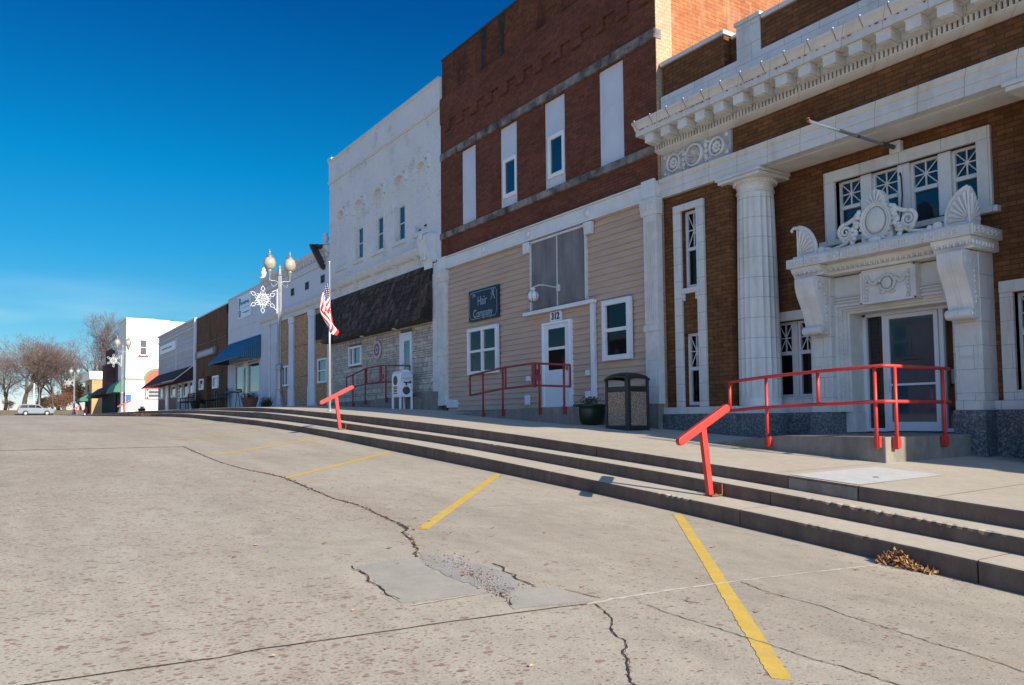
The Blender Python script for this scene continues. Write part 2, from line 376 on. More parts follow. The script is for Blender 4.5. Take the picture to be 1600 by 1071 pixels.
# ------------------------------------------------------------------ mesh helpers
class MB:
    def __init__(s): s.v = []; s.f = []; s.m = []; s.cm = 0
    def add(s, vs, fs):
        b = len(s.v); s.v += [tuple(v) for v in vs]
        for f in fs: s.f.append([b+i for i in f]); s.m.append(s.cm)
        return s
    def box(s, x0, x1, y0, y1, z0, z1):
        if x0 > x1: x0, x1 = x1, x0
        if y0 > y1: y0, y1 = y1, y0
        if z0 > z1: z0, z1 = z1, z0
        return s.add([(x0,y0,z0),(x1,y0,z0),(x1,y1,z0),(x0,y1,z0),(x0,y0,z1),(x1,y0,z1),(x1,y1,z1),(x0,y1,z1)],
              [(0,3,2,1),(4,5,6,7),(0,1,5,4),(1,2,6,5),(2,3,7,6),(3,0,4,7)])
    def prism(s, pts, a, b, ax='y'):
        # pts: polygon in the two remaining axes, extruded along ax from a to b
        n = len(pts)
        def mk(p, t):
            return {'y': (p[0], t, p[1]), 'x': (t, p[0], p[1]), 'z': (p[0], p[1], t)}[ax]
        vs = [mk(p, a) for p in pts] + [mk(p, b) for p in pts]
        fs = [tuple(range(n)), tuple(range(2*n-1, n-1, -1))]
        for i in range(n):
            j = (i+1) % n; fs.append((i, i+n, j+n, j))
        return s.add(vs, fs)
    def tube(s, pts, r, seg=8, cap=True, r2=None):
        pts = [Vector(p) for p in pts]; n = len(pts); vs = []; fs = []
        up = None
        for i, p in enumerate(pts):
            if i == 0: d = pts[1]-p
            elif i == n-1: d = p-pts[i-1]
            else: d = (pts[i+1]-p).normalized()+(p-pts[i-1]).normalized()
            d.normalize()
            if up is None:
                up = Vector((0, 0, 1)) if abs(d.z) < .9 else Vector((1, 0, 0))
            a = d.cross(up)
            if a.length < 1e-6: a = d.orthogonal()
            a.normalize(); b = a.cross(d).normalized(); up = b
            rr = r if r2 is None else r+(r2-r)*i/(n-1)
            for k in range(seg):
                t = 2*math.pi*k/seg
                vs.append(p+a*math.cos(t)*rr+b*math.sin(t)*rr)
        for i in range(n-1):
            for k in range(seg):
                k2 = (k+1) % seg
                fs.append((i*seg+k, i*seg+k2, (i+1)*seg+k2, (i+1)*seg+k))
        if cap: fs += [tuple(range(seg-1, -1, -1)), tuple((n-1)*seg+k for k in range(seg))]
        return s.add(vs, fs)
    def lathe(s, cx, cy, prof, seg=20, cap=True, ax='z'):
        vs = []; fs = []
        for r, z in prof:
            for k in range(seg):
                t = 2*math.pi*k/seg
                a, b = r*math.cos(t), r*math.sin(t)
                vs.append({'z': (cx+a, cy+b, z), 'y': (cx+a, z, cy+b), 'x': (z, cx+a, cy+b)}[ax])
        n = len(prof)
        for i in range(n-1):
            for k in range(seg):
                k2 = (k+1) % seg
                fs.append((i*seg+k, i*seg+k2, (i+1)*seg+k2, (i+1)*seg+k))
        if cap: fs += [tuple(range(seg-1, -1, -1)), tuple((n-1)*seg+k for k in range(seg))]
        return s.add(vs, fs)
    def ball(s, c, r, seg=12, rings=8):
        if not isinstance(r, tuple): r = (r, r, r)
        vs = [(c[0], c[1], c[2]-r[2])]; fs = []
        for i in range(1, rings):
            t = math.pi*i/rings
            for k in range(seg):
                a = 2*math.pi*k/seg
                vs.append((c[0]+r[0]*math.sin(t)*math.cos(a), c[1]+r[1]*math.sin(t)*math.sin(a), c[2]-r[2]*math.cos(t)))
        vs.append((c[0], c[1], c[2]+r[2])); N = len(vs)-1
        for k in range(seg):
            k2 = (k+1) % seg
            fs.append((0, 1+k2, 1+k)); fs.append((N, N-seg+k, N-seg+k2))
        for i in range(rings-2):
            for k in range(seg):
                k2 = (k+1) % seg
                fs.append((1+i*seg+k, 1+i*seg+k2, 1+(i+1)*seg+k2, 1+(i+1)*seg+k))
        return s.add(vs, fs)
    def grid(s, fn, nu, nv):
        vs = [fn(i/nu, j/nv) for i in range(nu+1) for j in range(nv+1)]
        fs = [(i*(nv+1)+j, (i+1)*(nv+1)+j, (i+1)*(nv+1)+j+1, i*(nv+1)+j+1) for i in range(nu) for j in range(nv)]
        return s.add(vs, fs)
    def pieces(s):
        # far-apart pieces of this mesh, so that each can be an object of its own
        par = list(range(len(s.v)))
        def fd(i):
            while par[i] != i: par[i] = par[par[i]]; i = par[i]
            return i
        for f in s.f:
            a = fd(f[0])
            for b in f[1:]:
                b = fd(b)
                if a != b: par[b] = a
        box = {}
        for i, v in enumerate(s.v):
            k = fd(i); b = box.get(k)
            if b is None: box[k] = [v[0], v[1], v[2], v[0], v[1], v[2]]
            else:
                for j in range(3):
                    if v[j] < b[j]: b[j] = v[j]
                    if v[j] > b[j+3]: b[j+3] = v[j]
        ks = list(box); n = len(ks)
        if n < 2 or n > 600: return None
        size = [max(b[j+3]-b[j] for j in range(3)) for b in (box[k] for k in ks)]
        pp = list(range(n))
        def g(i):
            while pp[i] != i: pp[i] = pp[pp[i]]; i = pp[i]
            return i
        for i in range(n):
            a = box[ks[i]]
            for j in range(i+1, n):
                if g(i) == g(j): continue
                b = box[ks[j]]
                d = math.sqrt(sum(max(0, a[t]-b[t+3], b[t]-a[t+3])**2 for t in range(3)))
                if d <= max(.02, .5*max(size[i], size[j])): pp[g(j)] = g(i)
        of = {ks[i]: g(i) for i in range(n)}
        if len(set(of.values())) < 2: return None
        out = {}
        for f, mi in zip(s.f, s.m):
            k = of[fd(f[0])]; q, mp = out.setdefault(k, (MB(), {}))
            idx = []
            for i in f:
                if i not in mp: mp[i] = len(q.v); q.v.append(s.v[i])
                idx.append(mp[i])
            q.f.append(idx); q.m.append(mi)
        return [q for q, _ in out.values()]
    def build(s, name, mats, parent=None, smooth=False, bevel=0):
        if parent and parent.get('kind') != 'structure' and name not in ('trunk', 'crown', 'leaves', 'stems', 'foliage'):
            q = s.pieces()
            if q: return [x.build1(name, mats, parent, smooth, bevel) for x in q][0]
        return s.build1(name, mats, parent, smooth, bevel)
    def build1(s, name, mats, parent=None, smooth=False, bevel=0):
        me = bpy.data.meshes.new(name)
        off = wloc(parent) if parent else Vector((0, 0, 0))
        me.from_pydata([(v[0]-off.x, v[1]-off.y, v[2]-off.z) for v in s.v], [], s.f)
        if isinstance(mats, str): mats = [mats]
        for mn in mats: me.materials.append(MT[mn])
        me.polygons.foreach_set('material_index', s.m)
        if smooth: me.polygons.foreach_set('use_smooth', [True]*len(s.f))
        me.update()
        o = bpy.data.objects.new(name, me); COL.objects.link(o)
        if parent: o.parent = parent
        if smooth == 'auto':
            pass
        if bevel:
            b = o.modifiers.new('bevel', 'BEVEL'); b.width = bevel; b.segments = 2; b.limit_method = 'ANGLE'
        return o
def wloc(o):
    l = Vector((0, 0, 0))
    while o: l += o.location; o = o.parent
    return l
def tag(o, label=None, cat=None, group=None, kind=None):
    if label: o['label'] = label
    if cat: o['category'] = cat
    if group: o['group'] = group
    if kind: o['kind'] = kind
    return o
def thing(name, loc, label, cat, group=None):
    o = bpy.data.objects.new(name, None); COL.objects.link(o); o.location = loc; o.empty_display_size = .2
    return tag(o, label, cat, group)
def solo(mb, name, mats, loc, label, cat, group=None, smooth=False, bevel=0):
    # a thing that is one mesh: origin at its base
    l = Vector(loc)
    mb.v = [(v[0]-l.x, v[1]-l.y, v[2]-l.z) for v in mb.v]
    o = mb.build(name, mats, None, smooth, bevel); o.location = l
    return tag(o, label, cat, group)
def struct(mb, name, mats, smooth=False):
    return tag(mb.build(name, mats, None, smooth), kind='structure')
def copy_tree(o, parent=None):
    c = o.copy(); COL.objects.link(c); c.parent = parent
    for ch in o.children: copy_tree(ch, c)
    return c
def bez(p0, p1, p2, p3, n=10):
    out = []
    for i in range(n+1):
        t = i/n; a = (1-t)**3; b = 3*(1-t)**2*t; c = 3*(1-t)*t*t; d = t**3
        out.append(tuple(a*p0[k]+b*p1[k]+c*p2[k]+d*p3[k] for k in range(len(p0))))
    return out

def wall(root, name, x0, x1, z0, z1, y, holes, mat, depth=.1):
    m = MB()
    xs = sorted({x0, x1, *[h[0] for h in holes], *[h[1] for h in holes]})
    zs = sorted({z0, z1, *[h[2] for h in holes], *[h[3] for h in holes]})
    for i in range(len(xs)-1):
        for j in range(len(zs)-1):
            cx, cz = (xs[i]+xs[i+1])/2, (zs[j]+zs[j+1])/2
            if any(h[0] < cx < h[1] and h[2] < cz < h[3] for h in holes): continue
            m.add([(xs[i], y, zs[j]), (xs[i+1], y, zs[j]), (xs[i+1], y, zs[j+1]), (xs[i], y, zs[j+1])], [(0, 1, 2, 3)])
    for a, b, c, d in holes:
        for q in (((a, c), (a, d)), ((a, d), (b, d)), ((b, d), (b, c)), ((b, c), (a, c))):
            (p, r), (p2, r2) = q
            m.add([(p, y, r), (p2, y, r2), (p2, y+depth, r2), (p, y+depth, r)], [(0, 1, 2, 3)])
    return m.build(name, mat, root)
def window(root, x0, x1, z0, z1, y, fw=.06, out=.03, mulls=(), rails=(), glass='glass_dark', mat='white_paint', sill=0, name='window', pane=True):
    m = MB(); a = y-out; b = y+.04
    m.box(x0, x0+fw, a, b, z0, z1); m.box(x1-fw, x1, a, b, z0, z1)
    m.box(x0+fw, x1-fw, a, b, z0, z0+fw); m.box(x0+fw, x1-fw, a, b, z1-fw, z1)
    for t in mulls: m.box(x0+(x1-x0)*t-fw*.45, x0+(x1-x0)*t+fw*.45, a+.006, b, z0+fw, z1-fw)
    for t in rails: m.box(x0+fw, x1-fw, a+.012, b-.005, z0+(z1-z0)*t-fw*.35, z0+(z1-z0)*t+fw*.35)
    if sill: m.box(x0-.04, x1+.04, a-sill, b, z0-.05, z0-.002)
    f = m.build(name, mat, root, bevel=.004)
    if pane:
        p = MB(); p.box(x0+fw*.6, x1-fw*.6, y+.018, y+.03, z0+fw*.6, z1-fw*.6)
        p.build('pane', glass, f)
    return f
def text(body, size, loc, rot, mat, parent, name='lettering', sx=1, ext=.006, off=0):
    c = bpy.data.curves.new(name, 'FONT'); c.body = body; c.size = size; c.extrude = ext; c.offset = off
    c.align_x = 'CENTER'; c.align_y = 'CENTER'
    o = bpy.data.objects.new('tmp', c); COL.objects.link(o)
    dg = bpy.context.evaluated_depsgraph_get(); dg.update()
    me = bpy.data.meshes.new_from_object(o.evaluated_get(dg)); me.name = name
    bpy.data.objects.remove(o)
    from mathutils import Euler
    Mx = Euler(rot).to_matrix()
    off_ = wloc(parent)
    for v in me.vertices:
        q = Mx @ Vector((v.co.x*sx, v.co.y, v.co.z)); v.co = q+Vector(loc)-off_
    me.materials.clear(); me.materials.append(MT[mat])
    o = bpy.data.objects.new(name, me); COL.objects.link(o); o.parent = parent
    return o
# ================================================================== GROUND
def I(X, p):
    if X <= p[0][0]: return p[0][1]
    for (a, b), (c, d) in zip(p, p[1:]):
        if X <= c: return b+(d-b)*(X-a)/(c-a)
    return p[-1][1]
def smooth(p, step=1.0, r=1.6):
    xs = []; x = p[0][0]
    while x <= p[-1][0]: xs.append(x); x += step
    return [(x, sum(I(x+t*r/3, p) for t in range(-3, 4))/7) for x in xs]
ED = [(-90,.72),(-78,.68),(-61,.63),(-42,.57),(-31,.49),(-25.3,.44),(-22.7,.38),(-18.5,.21),(-14.8,.05),(-12.1,-.10),(-10.1,-.22),(-8.1,-.36),(-7.3,-.43),(-6.1,-.51),(-5.16,-.57),(-4.4,-.64),(-3,-.73),(0,-.95),(10,-1.7),(30,-3)]
BA = [(-90,.90),(-78,.86),(-61,.82),(-41,.72),(-34,.62),(-27,.53),(-18.3,.24),(-10.4,-.20),(-7,-.42),(-4.5,-.57),(0,-.88),(10,-1.6),(30,-2.9)]
RK = [(-160,2.0),(-120,1.05),(-100,.82),(-90,.74),(-72,.585),(-55,.41),(-45,.32),(-33.2,.21),(-28.9,.14),(-24.9,.01),(-19.9,-.14),(-16.25,-.31),(-13,-.51),(-10.7,-.64),(-8.9,-.75),(-8,-.8),(-6,-.94),(-5.06,-1.0),(-3.7,-1.12),(-2.7,-1.21),(0,-1.42),(10,-2.2),(30,-3.5)]
T2 = [(-90,.72),(-78,.68),(-61,.63),(-42,.565),(-31,.44),(-27.7,.37),(-22,.24),(-18,.06),(-14.8,-.12),(-12,-.26),(-10.1,-.37),(-8.1,-.505),(-6.5,-.6),(-5.1,-.715),(-3,-.885),(0,-1.11),(10,-1.87),(30,-3.17)]
T3 = [(-90,.72),(-61,.565),(-55,.51),(-42,.43),(-30,.30),(-25.5,.17),(-20.8,.03),(-17,-.14),(-13.5,-.31),(-11,-.44),(-9.2,-.565),(-8,-.65),(-6.3,-.765),(-5,-.855),(-3.8,-.935),(-2.75,-1.04),(0,-1.26),(10,-2.03),(30,-3.33)]
ED, BA, RK, T2, T3 = [smooth(p) for p in (ED, BA, RK, T2, T3)]
def zwalk(x, y): return I(x, ED)+(y-6.6)/3.4*(I(x, BA)-I(x, ED))
def zroad(x, y):
    c = I(x, [(-20, 0), (-12, .45), (-5, 1)]); d = max(5.8-y, 0)
    return I(x, RK)+c*(.15*min(d/3.2, 1)+.05*min(max(d-3.2, 0)/3, 1))
def frange(a, b, s):
    n = max(1, int(round((b-a)/s))); return [a+(b-a)*i/n for i in range(n+1)]
def sheet(xs, ys, f, m=None):
    m = m or MB(); n = len(ys)
    vs = [(x, y, f(x, y)) for x in xs for y in ys]
    fs = [(i*n+j, (i+1)*n+j, (i+1)*n+j+1, i*n+j+1) for i in range(len(xs)-1) for j in range(n-1)]
    return m.add(vs, fs)
# one big sheet of land out to the horizon
def zland(x, y):
    z = I(x, RK)-.25
    if x < -118: z = .8+1.35*min(1, (-x-118)/25)
    if x < -200: z = 2.15-(-x-200)*.012
    if y < -24: z -= min(6, (-24-y)*.01)
    if x > 30: z = -3.8-(x-30)*.02
    return z
xs = [-1500, -900, -600, -400, -300, -240]+frange(-200, -100, 10)+frange(-90, 30, 6)[:]+[60, 120, 300, 900, 1500]
ys = [-1500, -700, -300, -100, -50, -24, -10, 0, 10, 24, 50, 100, 300, 700, 1500]
struct(sheet(xs, ys, zland), 'ground', 'dry_grass')
road = struct(sheet(frange(-118, -36, 3)+frange(-34, 30, .5)[0:], [-24, -20, -16, -12, -8, -5, -3, -1.5, -.5, .5]+frange(1, 5.8, .4)+[5.9], zroad), 'street', 'street_concrete', smooth=True)
# cross street and lot beyond the near block
struct(sheet(frange(-118, -61.4, 3), [5.9, 6.3, 6.6, 7, 8, 9, 10, 12, 14, 20, 30, 50], lambda x, y: zroad(x, 5.8)+(.0 if x > -84 else 0)+max(0, min(.32, (y-8)*.08))-.004), 'side_street', 'street_concrete')
struct(sheet(frange(-61.5, 30, 2), [9.9, 14, 24, 40], lambda x, y: I(x, BA)-.05), 'yard', 'old_concrete')

# ---- three concrete steps: sidewalk edge, middle step, kerb step
def chipf(x, seed, amt):
    v = mnoise.noise(Vector((x*1.1, seed, 0)))
    if v < .12: return 0
    return max(0, mnoise.noise(Vector((x*26, seed+5, 0)))+.25)*amt*min(1, (v-.12)*5)
def step_run(name, yf, yb, ztop, zbot, joints, seed, amt, x0=-90, x1=30, top_mat='walk_concrete'):
    xs = sorted(set(frange(x0, -30, 1.5)+frange(-30, -12, .25)+frange(-12, -1.5, .04)+frange(-1.5, x1, 1.5)))
    top = MB(); face = MB(); top.cm = 0
    R0 = .018
    def segs():
        cur = []; js = sorted(joints)
        bounds = [x0]+js+[x1]
        for a, b in zip(bounds, bounds[1:]):
            g = .006
            pts = [a+(g if a != x0 else 0)]+[x for x in xs if a+g*1.5 < x < b-g*1.5]+[b-(g if b != x1 else 0)]
            yield pts
    for pts in segs():
        rows = []
        for x in pts:
            zt = ztop(x); c = chipf(x, seed, amt*.5)
            wob = .004*mnoise.noise(Vector((x*2.3, seed, 3)))
            rows.append([(x, yb, zt if yb < 7 else zwalk(x, yb)), (x, yf+.05+c*1.2, zt), (x, yf+R0+c, zt-.001), (x, yf+R0*.3+c*.6+wob, zt-R0*.35-c*.25),
                         (x, yf+wob+c*.1, zt-R0-c*.8), (x, yf+wob, zt-R0-c*.8-.03), (x, yf-.002, zbot(x)-.03)])
        n = len(rows[0])
        vs = [p for r in rows for p in r]
        b = len(top.v); top.v += vs
        for i in range(len(rows)-1):
            for j in range(n-1):
                top.f.append([b+i*n+j, b+i*n+j+1, b+(i+1)*n+j+1, b+(i+1)*n+j])
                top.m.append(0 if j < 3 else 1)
        # ends of each cast length, seen in the open joints
        for r in (0, len(rows)-1):
            top.f.append([b+r*n+j for j in range(n)]+[]); top.m.append(1)
    o = struct(top, name, [top_mat, 'shaded_riser_concrete'])
    # dark earth in the joints
    j = MB()
    for x in joints:
        j.box(x-.02, x+.02, yf+.035, yf+.1, zbot(x)-.04, ztop(x)-.012)
    j.build('joint_gap', 'crack_dark', o)
    return o
def f1(x): return I(x, ED)
def f2(x): return I(x, T2)
def f3(x): return I(x, T3)
def f4(x): return zroad(x, 5.8)
j1 = [-27, -24, -21, -17.8, -14.6, -11.3, -8.11, -5.14, -4.38, -1.2]
j2 = [-25, -22, -19, -16.7, -14, -11.2, -8.04, -5.1, -2.1]
j3 = [-24, -20.5, -17.2, -13.9, -11.1, -8.0, -5.06, -2.95, -.8]
walk = step_run('sidewalk', 6.6, 7.0, f1, f2, j1, 1.7, .0)
step_run('middle_step', 6.28, 6.66, f2, f3, j2, 4.3, .075)
step_run('kerb_step', 5.8, 6.34, f3, f4, j3, 8.1, .085)
s = MB()
sheet(frange(-90, 30, .75), [7.0, 7.6, 8.4, 9.2, 10.0, 11.6], zwalk, s)
sl_ = s.build('paving', 'walk_concrete', walk)
# scored joints across and along the paving
g = MB()
for i in range(40):
    x = -62+i*1.62*1.0
    if x > 6: break
    g.add([(x, 6.63, zwalk(x, 6.63)+.003), (x+.008, 6.63, zwalk(x, 6.63)+.003), (x+.008, 10, zwalk(x, 10)+.003), (x, 10, zwalk(x, 10)+.003)], [(0, 1, 2, 3)])
g.build('scored_joint', 'old_concrete', walk)
p = MB()
px = frange(-5.14, -4.38, .1)
sheet([x for x in frange(-5.13, -4.39, .1)], [6.625, 6.8, 7.0, 7.6, 8.05], lambda x, y: zwalk(x, y)+.004, p)
p.build('paving_patch', 'new_concrete', walk)
p = MB(); 
for a, b in ((-5.13, -4.39),):
    xs2 = frange(a, b, .08)
    p.add([(x, 6.594, f1(x)-.025) for x in xs2]+[(x, 6.592, f2(x)+.002) for x in xs2], [(i, i+len(xs2), i+len(xs2)+1, i+1) for i in range(len(xs2)-1)])
p.build('riser_patch', 'old_concrete', walk)
# manhole dot on the patch, corner paving by the cross street
p = MB(); p.lathe(-4.62, 7.25, [(.0, zwalk(-4.62, 7.25)+.004), (.03, zwalk(-4.62, 7.25)+.008), (.035, zwalk(-4.62, 7.25)+.006)], 12, cap=False); p.build('survey_pin', 'old_concrete', walk)
p = MB(); sheet(frange(-92, -70, 2), [6.2, 7, 8, 9, 10], lambda x, y: zroad(x, 5.8)+.10, p)
p.box(-92, -70, 6.1, 6.2, .4, zroad(-81, 5.8)+.07)
struct(p, 'corner_pavement', 'new_concrete')

# height of the street mesh itself (its own grid, so that thin sheets lie close on it)
GX = frange(-118, -36, 3)+frange(-34, 30, .5); GY = [-24, -20, -16, -12, -8, -5, -3, -1.5, -.5, .5]+frange(1, 5.8, .4)+[5.9]
import bisect
def zmesh(x, y):
    i = min(max(bisect.bisect(GX, x)-1, 0), len(GX)-2); j = min(max(bisect.bisect(GY, y)-1, 0), len(GY)-2)
    u = (x-GX[i])/(GX[i+1]-GX[i]); v = (y-GY[j])/(GY[j+1]-GY[j])
    a, b, c, d = zroad(GX[i], GY[j]), zroad(GX[i+1], GY[j]), zroad(GX[i], GY[j+1]), zroad(GX[i+1], GY[j+1])
    return (a*(1-u)+b*u)*(1-v)+(c*(1-u)+d*u)*v
# ---- road markings, cracks, joints (all on the street sheet, 4 mm up)
def densify(pts, s=.06, jit=0., seed=0):
    out = []; r = random.Random(seed)
    for (a, b), (c, d) in zip(pts, pts[1:]):
        n = max(1, int(math.hypot(c-a, d-b)/s))
        for i in range(n):
            t = i/n; out.append((a+(c-a)*t+r.uniform(-jit, jit), b+(d-b)*t+r.uniform(-jit, jit)))
    out.append(pts[-1]); return out
def ribbon(m, pts, wfun, lift=.004, s=.05, jit=0., seed=0):
    q = densify(pts, s, jit, seed); vs = []; fs = []; r = random.Random(seed+1)
    for i, (x, y) in enumerate(q):
        a = q[max(0, i-1)]; b = q[min(len(q)-1, i+1)]
        dx, dy = b[0]-a[0], b[1]-a[1]; l = math.hypot(dx, dy) or 1; nx, ny = -dy/l, dx/l
        w1, w2 = wfun(i/len(q), r), wfun(i/len(q), r)
        for k in (-w1, w2):
            X, Y = x+nx*k, y+ny*k; vs.append((X, Y, zmesh(X, Y)+lift))
    n = len(q)
    return m.add(vs, [(2*i, 2*i+2, 2*i+3, 2*i+1) for i in range(n-1)])
def blob(m, poly, lift=.004, jit=.02, seed=0, step=.05):
    q = densify(poly+[poly[0]], step, jit, seed)[:-1]
    cx = sum(p[0] for p in q)/len(q); cy = sum(p[1] for p in q)/len(q)
    vs = [(cx, cy, zmesh(cx, cy)+lift)]+[(x, y, zmesh(x, y)+lift) for x, y in q]
    n = len(q)
    return m.add(vs, [(0, 1+i, 1+(i+1) % n) for i in range(n)])
for i, x0 in enumerate([-5.74, -9.06, -12.5, -15.8, -19.1, -22.6, -26.0, -29.4]):
    m = MB(); k = [.046, .044, .042, .038, .034, .03, .028, .026][i]
    ribbon(m, [(x0, 5.68), (x0+3.5, 2.8)], lambda t, r: k+r.uniform(-.005, .004), .0022, .03)
    m.build('parking_line', 'yellow_paint', road)
cw = lambda a, b: (lambda t, r: r.uniform(a, b))
crk = [([(-13.9, 2.66), (-12.76, 2.62), (-11.83, 2.6), (-11.0, 2.58), (-9.99, 2.65), (-9.64, 2.73), (-9.13, 2.81), (-8.52, 2.79), (-7.74, 2.75), (-7.27, 2.73), (-6.85, 2.79), (-6.39, 2.76)], .002, .019),
 ([(-9.7, 2.73), (-9.13, 2.81), (-8.52, 2.79), (-7.74, 2.75)], .004, .018),
 ([(-6.39, 2.76), (-6.06, 2.73), (-5.75, 2.72), (-5.56, 2.69), (-5.45, 2.58), (-5.21, 2.53), (-4.9, 2.43), (-4.7, 2.32)], .002, .016),
 ([(-6.1, 2.74), (-5.8, 2.72), (-5.55, 2.67)], .008, .026),
 ([(-4.63, 1.86), (-4.58, 1.84), (-4.4, 1.86), (-4.27, 1.81), (-4.15, 1.83), (-4.01, 1.79), (-3.89, 1.82)], .001, .013),
 ([(-4.37, 2.69), (-4.25, 2.71), (-4.17, 2.65), (-4.08, 2.67), (-4.03, 2.63), (-3.83, 2.64)], .002, .015),
 ([(-3.77, 2.39), (-3.72, 2.35), (-3.66, 2.36), (-3.56, 2.31)], .002, .012),
 ([(-3.71, 2.77), (-3.58, 2.82), (-3.5, 2.86)], .0005, .006),
 ([(-3.40, 2.75), (-3.2, 2.68), (-3.0, 2.52), (-2.85, 2.48), (-2.75, 2.38), (-2.62, 2.29), (-2.48, 2.18), (-2.3, 2.12), (-1.9, 2.0)], .001, .008),
 ([(-3.51, 4.02), (-3.25, 3.99), (-3.08, 4.03), (-2.91, 4.05), (-2.75, 4.02), (-2.59, 4.03), (-2.29, 4.02), (-2.08, 4.04), (-1.86, 4.02), (-1.2, 4.03)], .0005, .006),
 ([(-3.3, 3.02), (-3.12, 3.03), (-2.89, 3.08), (-2.68, 3.12), (-2.5, 3.15), (-2.35, 3.16), (-2.24, 3.21), (-2.1, 3.23), (-1.5, 3.3)], .0005, .006),
 ([(-3.35, 3.4), (-3.28, 3.3), (-3.24, 3.36)], .0005, .006)]
m = MB()
for i, (q, a, b) in enumerate(crk):
    for k in range(3 if b > .01 else 1):
        j = random.Random(i*5+k)
        n0 = j.uniform(0, .5); q2 = [(x+.004, y+(.006 if b > .01 else .003)) for x, y in q]
        if b > .005: ribbon(m, q2[int(len(q2)*n0*.6):] if len(q2) > 4 else q2, (lambda bb: (lambda t, r: max(.0005, bb*r.gauss(.45, .4))))(b), .0030+.0002*k, .022, .012, i*9+k+50)
m.build('crack_crumble', 'chipped_concrete', road)
m = MB()
for i, (q, a, b) in enumerate(crk): ribbon(m, q, cw(a*.7, b*.72), .0042, .035, .010, i*7+1)
m.build('crack', 'crack_dark', road)
m = MB()   # broken red stones along the widest crack
r = random.Random(3)
for i in range(150):
    k = r.choice([0, 0, 1, 2]); q = crk[k][0]; j = r.randrange(len(q)-1); t = r.random()
    x = q[j][0]+(q[j+1][0]-q[j][0])*t+r.gauss(0, .02); y = q[j][1]+(q[j+1][1]-q[j][1])*t+r.gauss(0, .018)
    s_ = r.uniform(.004, .013); m.ball((x, y, zroad(x, y)+.002), (s_*1.5, s_, s_*.7), 5, 4)
m.build('crack_rubble', 'brick_relief', road)
m = MB()
ribbon(m, [(-3.45, .05), (-3.44, .61), (-3.43, .8), (-3.46, .96), (-3.45, 1.29), (-3.45, 1.87), (-3.42, 2.7)], cw(.003, .006), .0042, .05, .002, 5)
ribbon(m, [(-3.42, -8), (-3.45, .05)], cw(.003, .006), .0042, .3, .002, 5)
m.build('joint_crack', 'crack_dark', road)
m = MB()
ribbon(m, [(-3.42, 2.7), (-3.46, 2.92), (-3.51, 3.47), (-3.54, 4.0), (-3.56, 4.8), (-3.57, 5.72)], cw(.004, .016), .0032, .04, .004, 9)
ribbon(m, [(-6.35, 2.84), (-6.48, 3.46), (-6.51, 3.74), (-6.57, 4.57), (-6.6, 5.7)], cw(.001, .008), .003, .05, .004, 10)
ribbon(m, [(-13.95, -6), (-13.93, .13), (-13.92, 1.39), (-13.95, 2.7)], cw(.01, .03), .003, .08, .004, 11)
ribbon(m, [(-9.85, 2.2), (-9.9, 3.2), (-9.95, 4.5)], cw(.001, .007), .005, .05, .006, 12)
ribbon(m, [(-19.0, -3), (-19.0, .7)], cw(.005, .03), .005, .08, .004, 13)
ribbon(m, [(-3.75, 1.82), (-3.78, 2.1), (-3.8, 2.35)], cw(.001, .008), .0075, .04, .004, 14)
m.build('joint_filler', 'joint_filler', road)
m = MB(); ribbon(m, [(-13.85, -6), (-13.84, 2.7)], cw(.005, .02), .0055, .08, .004, 15); m.build('painted_joint_shadow', 'crack_dark', road)  # dark ribbon painted as the shadow beside the light joint
m = MB(); blob(m, [(-4.62, 1.87), (-4.71, 2.32), (-4.3, 2.25), (-3.94, 2.31), (-3.82, 2.32), (-3.82, 1.8)], .002, .010, 2)
m.build('concrete_patch', 'patch_concrete', road)
m = MB(); blob(m, [(-3.85, 2.64), (-3.71, 2.77), (-3.46, 2.8), (-3.5, 2.29), (-3.64, 2.33), (-3.85, 2.51)], .0022, .010, 3); m.build('concrete_patch', 'patch_concrete', road)
m = MB(); blob(m, [(-4.76, 2.38), (-4.6, 2.52), (-4.39, 2.6), (-4.2, 2.65), (-4.0, 2.62), (-3.82, 2.53), (-3.74, 2.4), (-3.91, 2.33), (-4.17, 2.29), (-4.5, 2.28)], .0026, .016, 4, .03)
m.build('broken_patch', 'gravel_patch', road)
m = MB(); r = random.Random(5)       # loose grit in the worn patch
ms = [0, 1, 2]
for i in range(800):
    t = r.random(); x = -4.5+t*.78+r.gauss(0, .05); y = 2.50-t*.14+r.gauss(0, .028)
    if i > 450: x = r.uniform(-4.7, -3.8); y = 2.46+r.gauss(0, .07)
    m.cm = r.choice(ms); s_ = r.uniform(.002, .0065); m.ball((x, y, zmesh(x, y)+.004), (s_*1.3, s_, s_*.7), 5, 3)
tag(m.build('grit', ['crack_rubble_stone', 'gravel_patch', 'gravel_patch'], road), kind='stuff')
# stray stones and leaves on the street
m = MB(); r = random.Random(8)
for i in range(70):
    x = r.uniform(-9, -1.6); y = r.uniform(.5, 5.6); s_ = r.uniform(.005, .014); m.cm = r.choice([0, 0, 1])
    a = r.uniform(0, 3.1); c, s2 = math.cos(a)*s_, math.sin(a)*s_; z = zroad(x, y)+.008
    m.add([(x-c*1.6, y-s2*1.6, z), (x+s2, y-c, z+.004), (x+c*1.6, y+s2*1.6, z), (x-s2, y+c, z+.007)], [(0, 1, 2, 3)])
tag(m.build('stray_leaves', ['leaf_brown', 'leaf_tan'], road), kind='stuff')
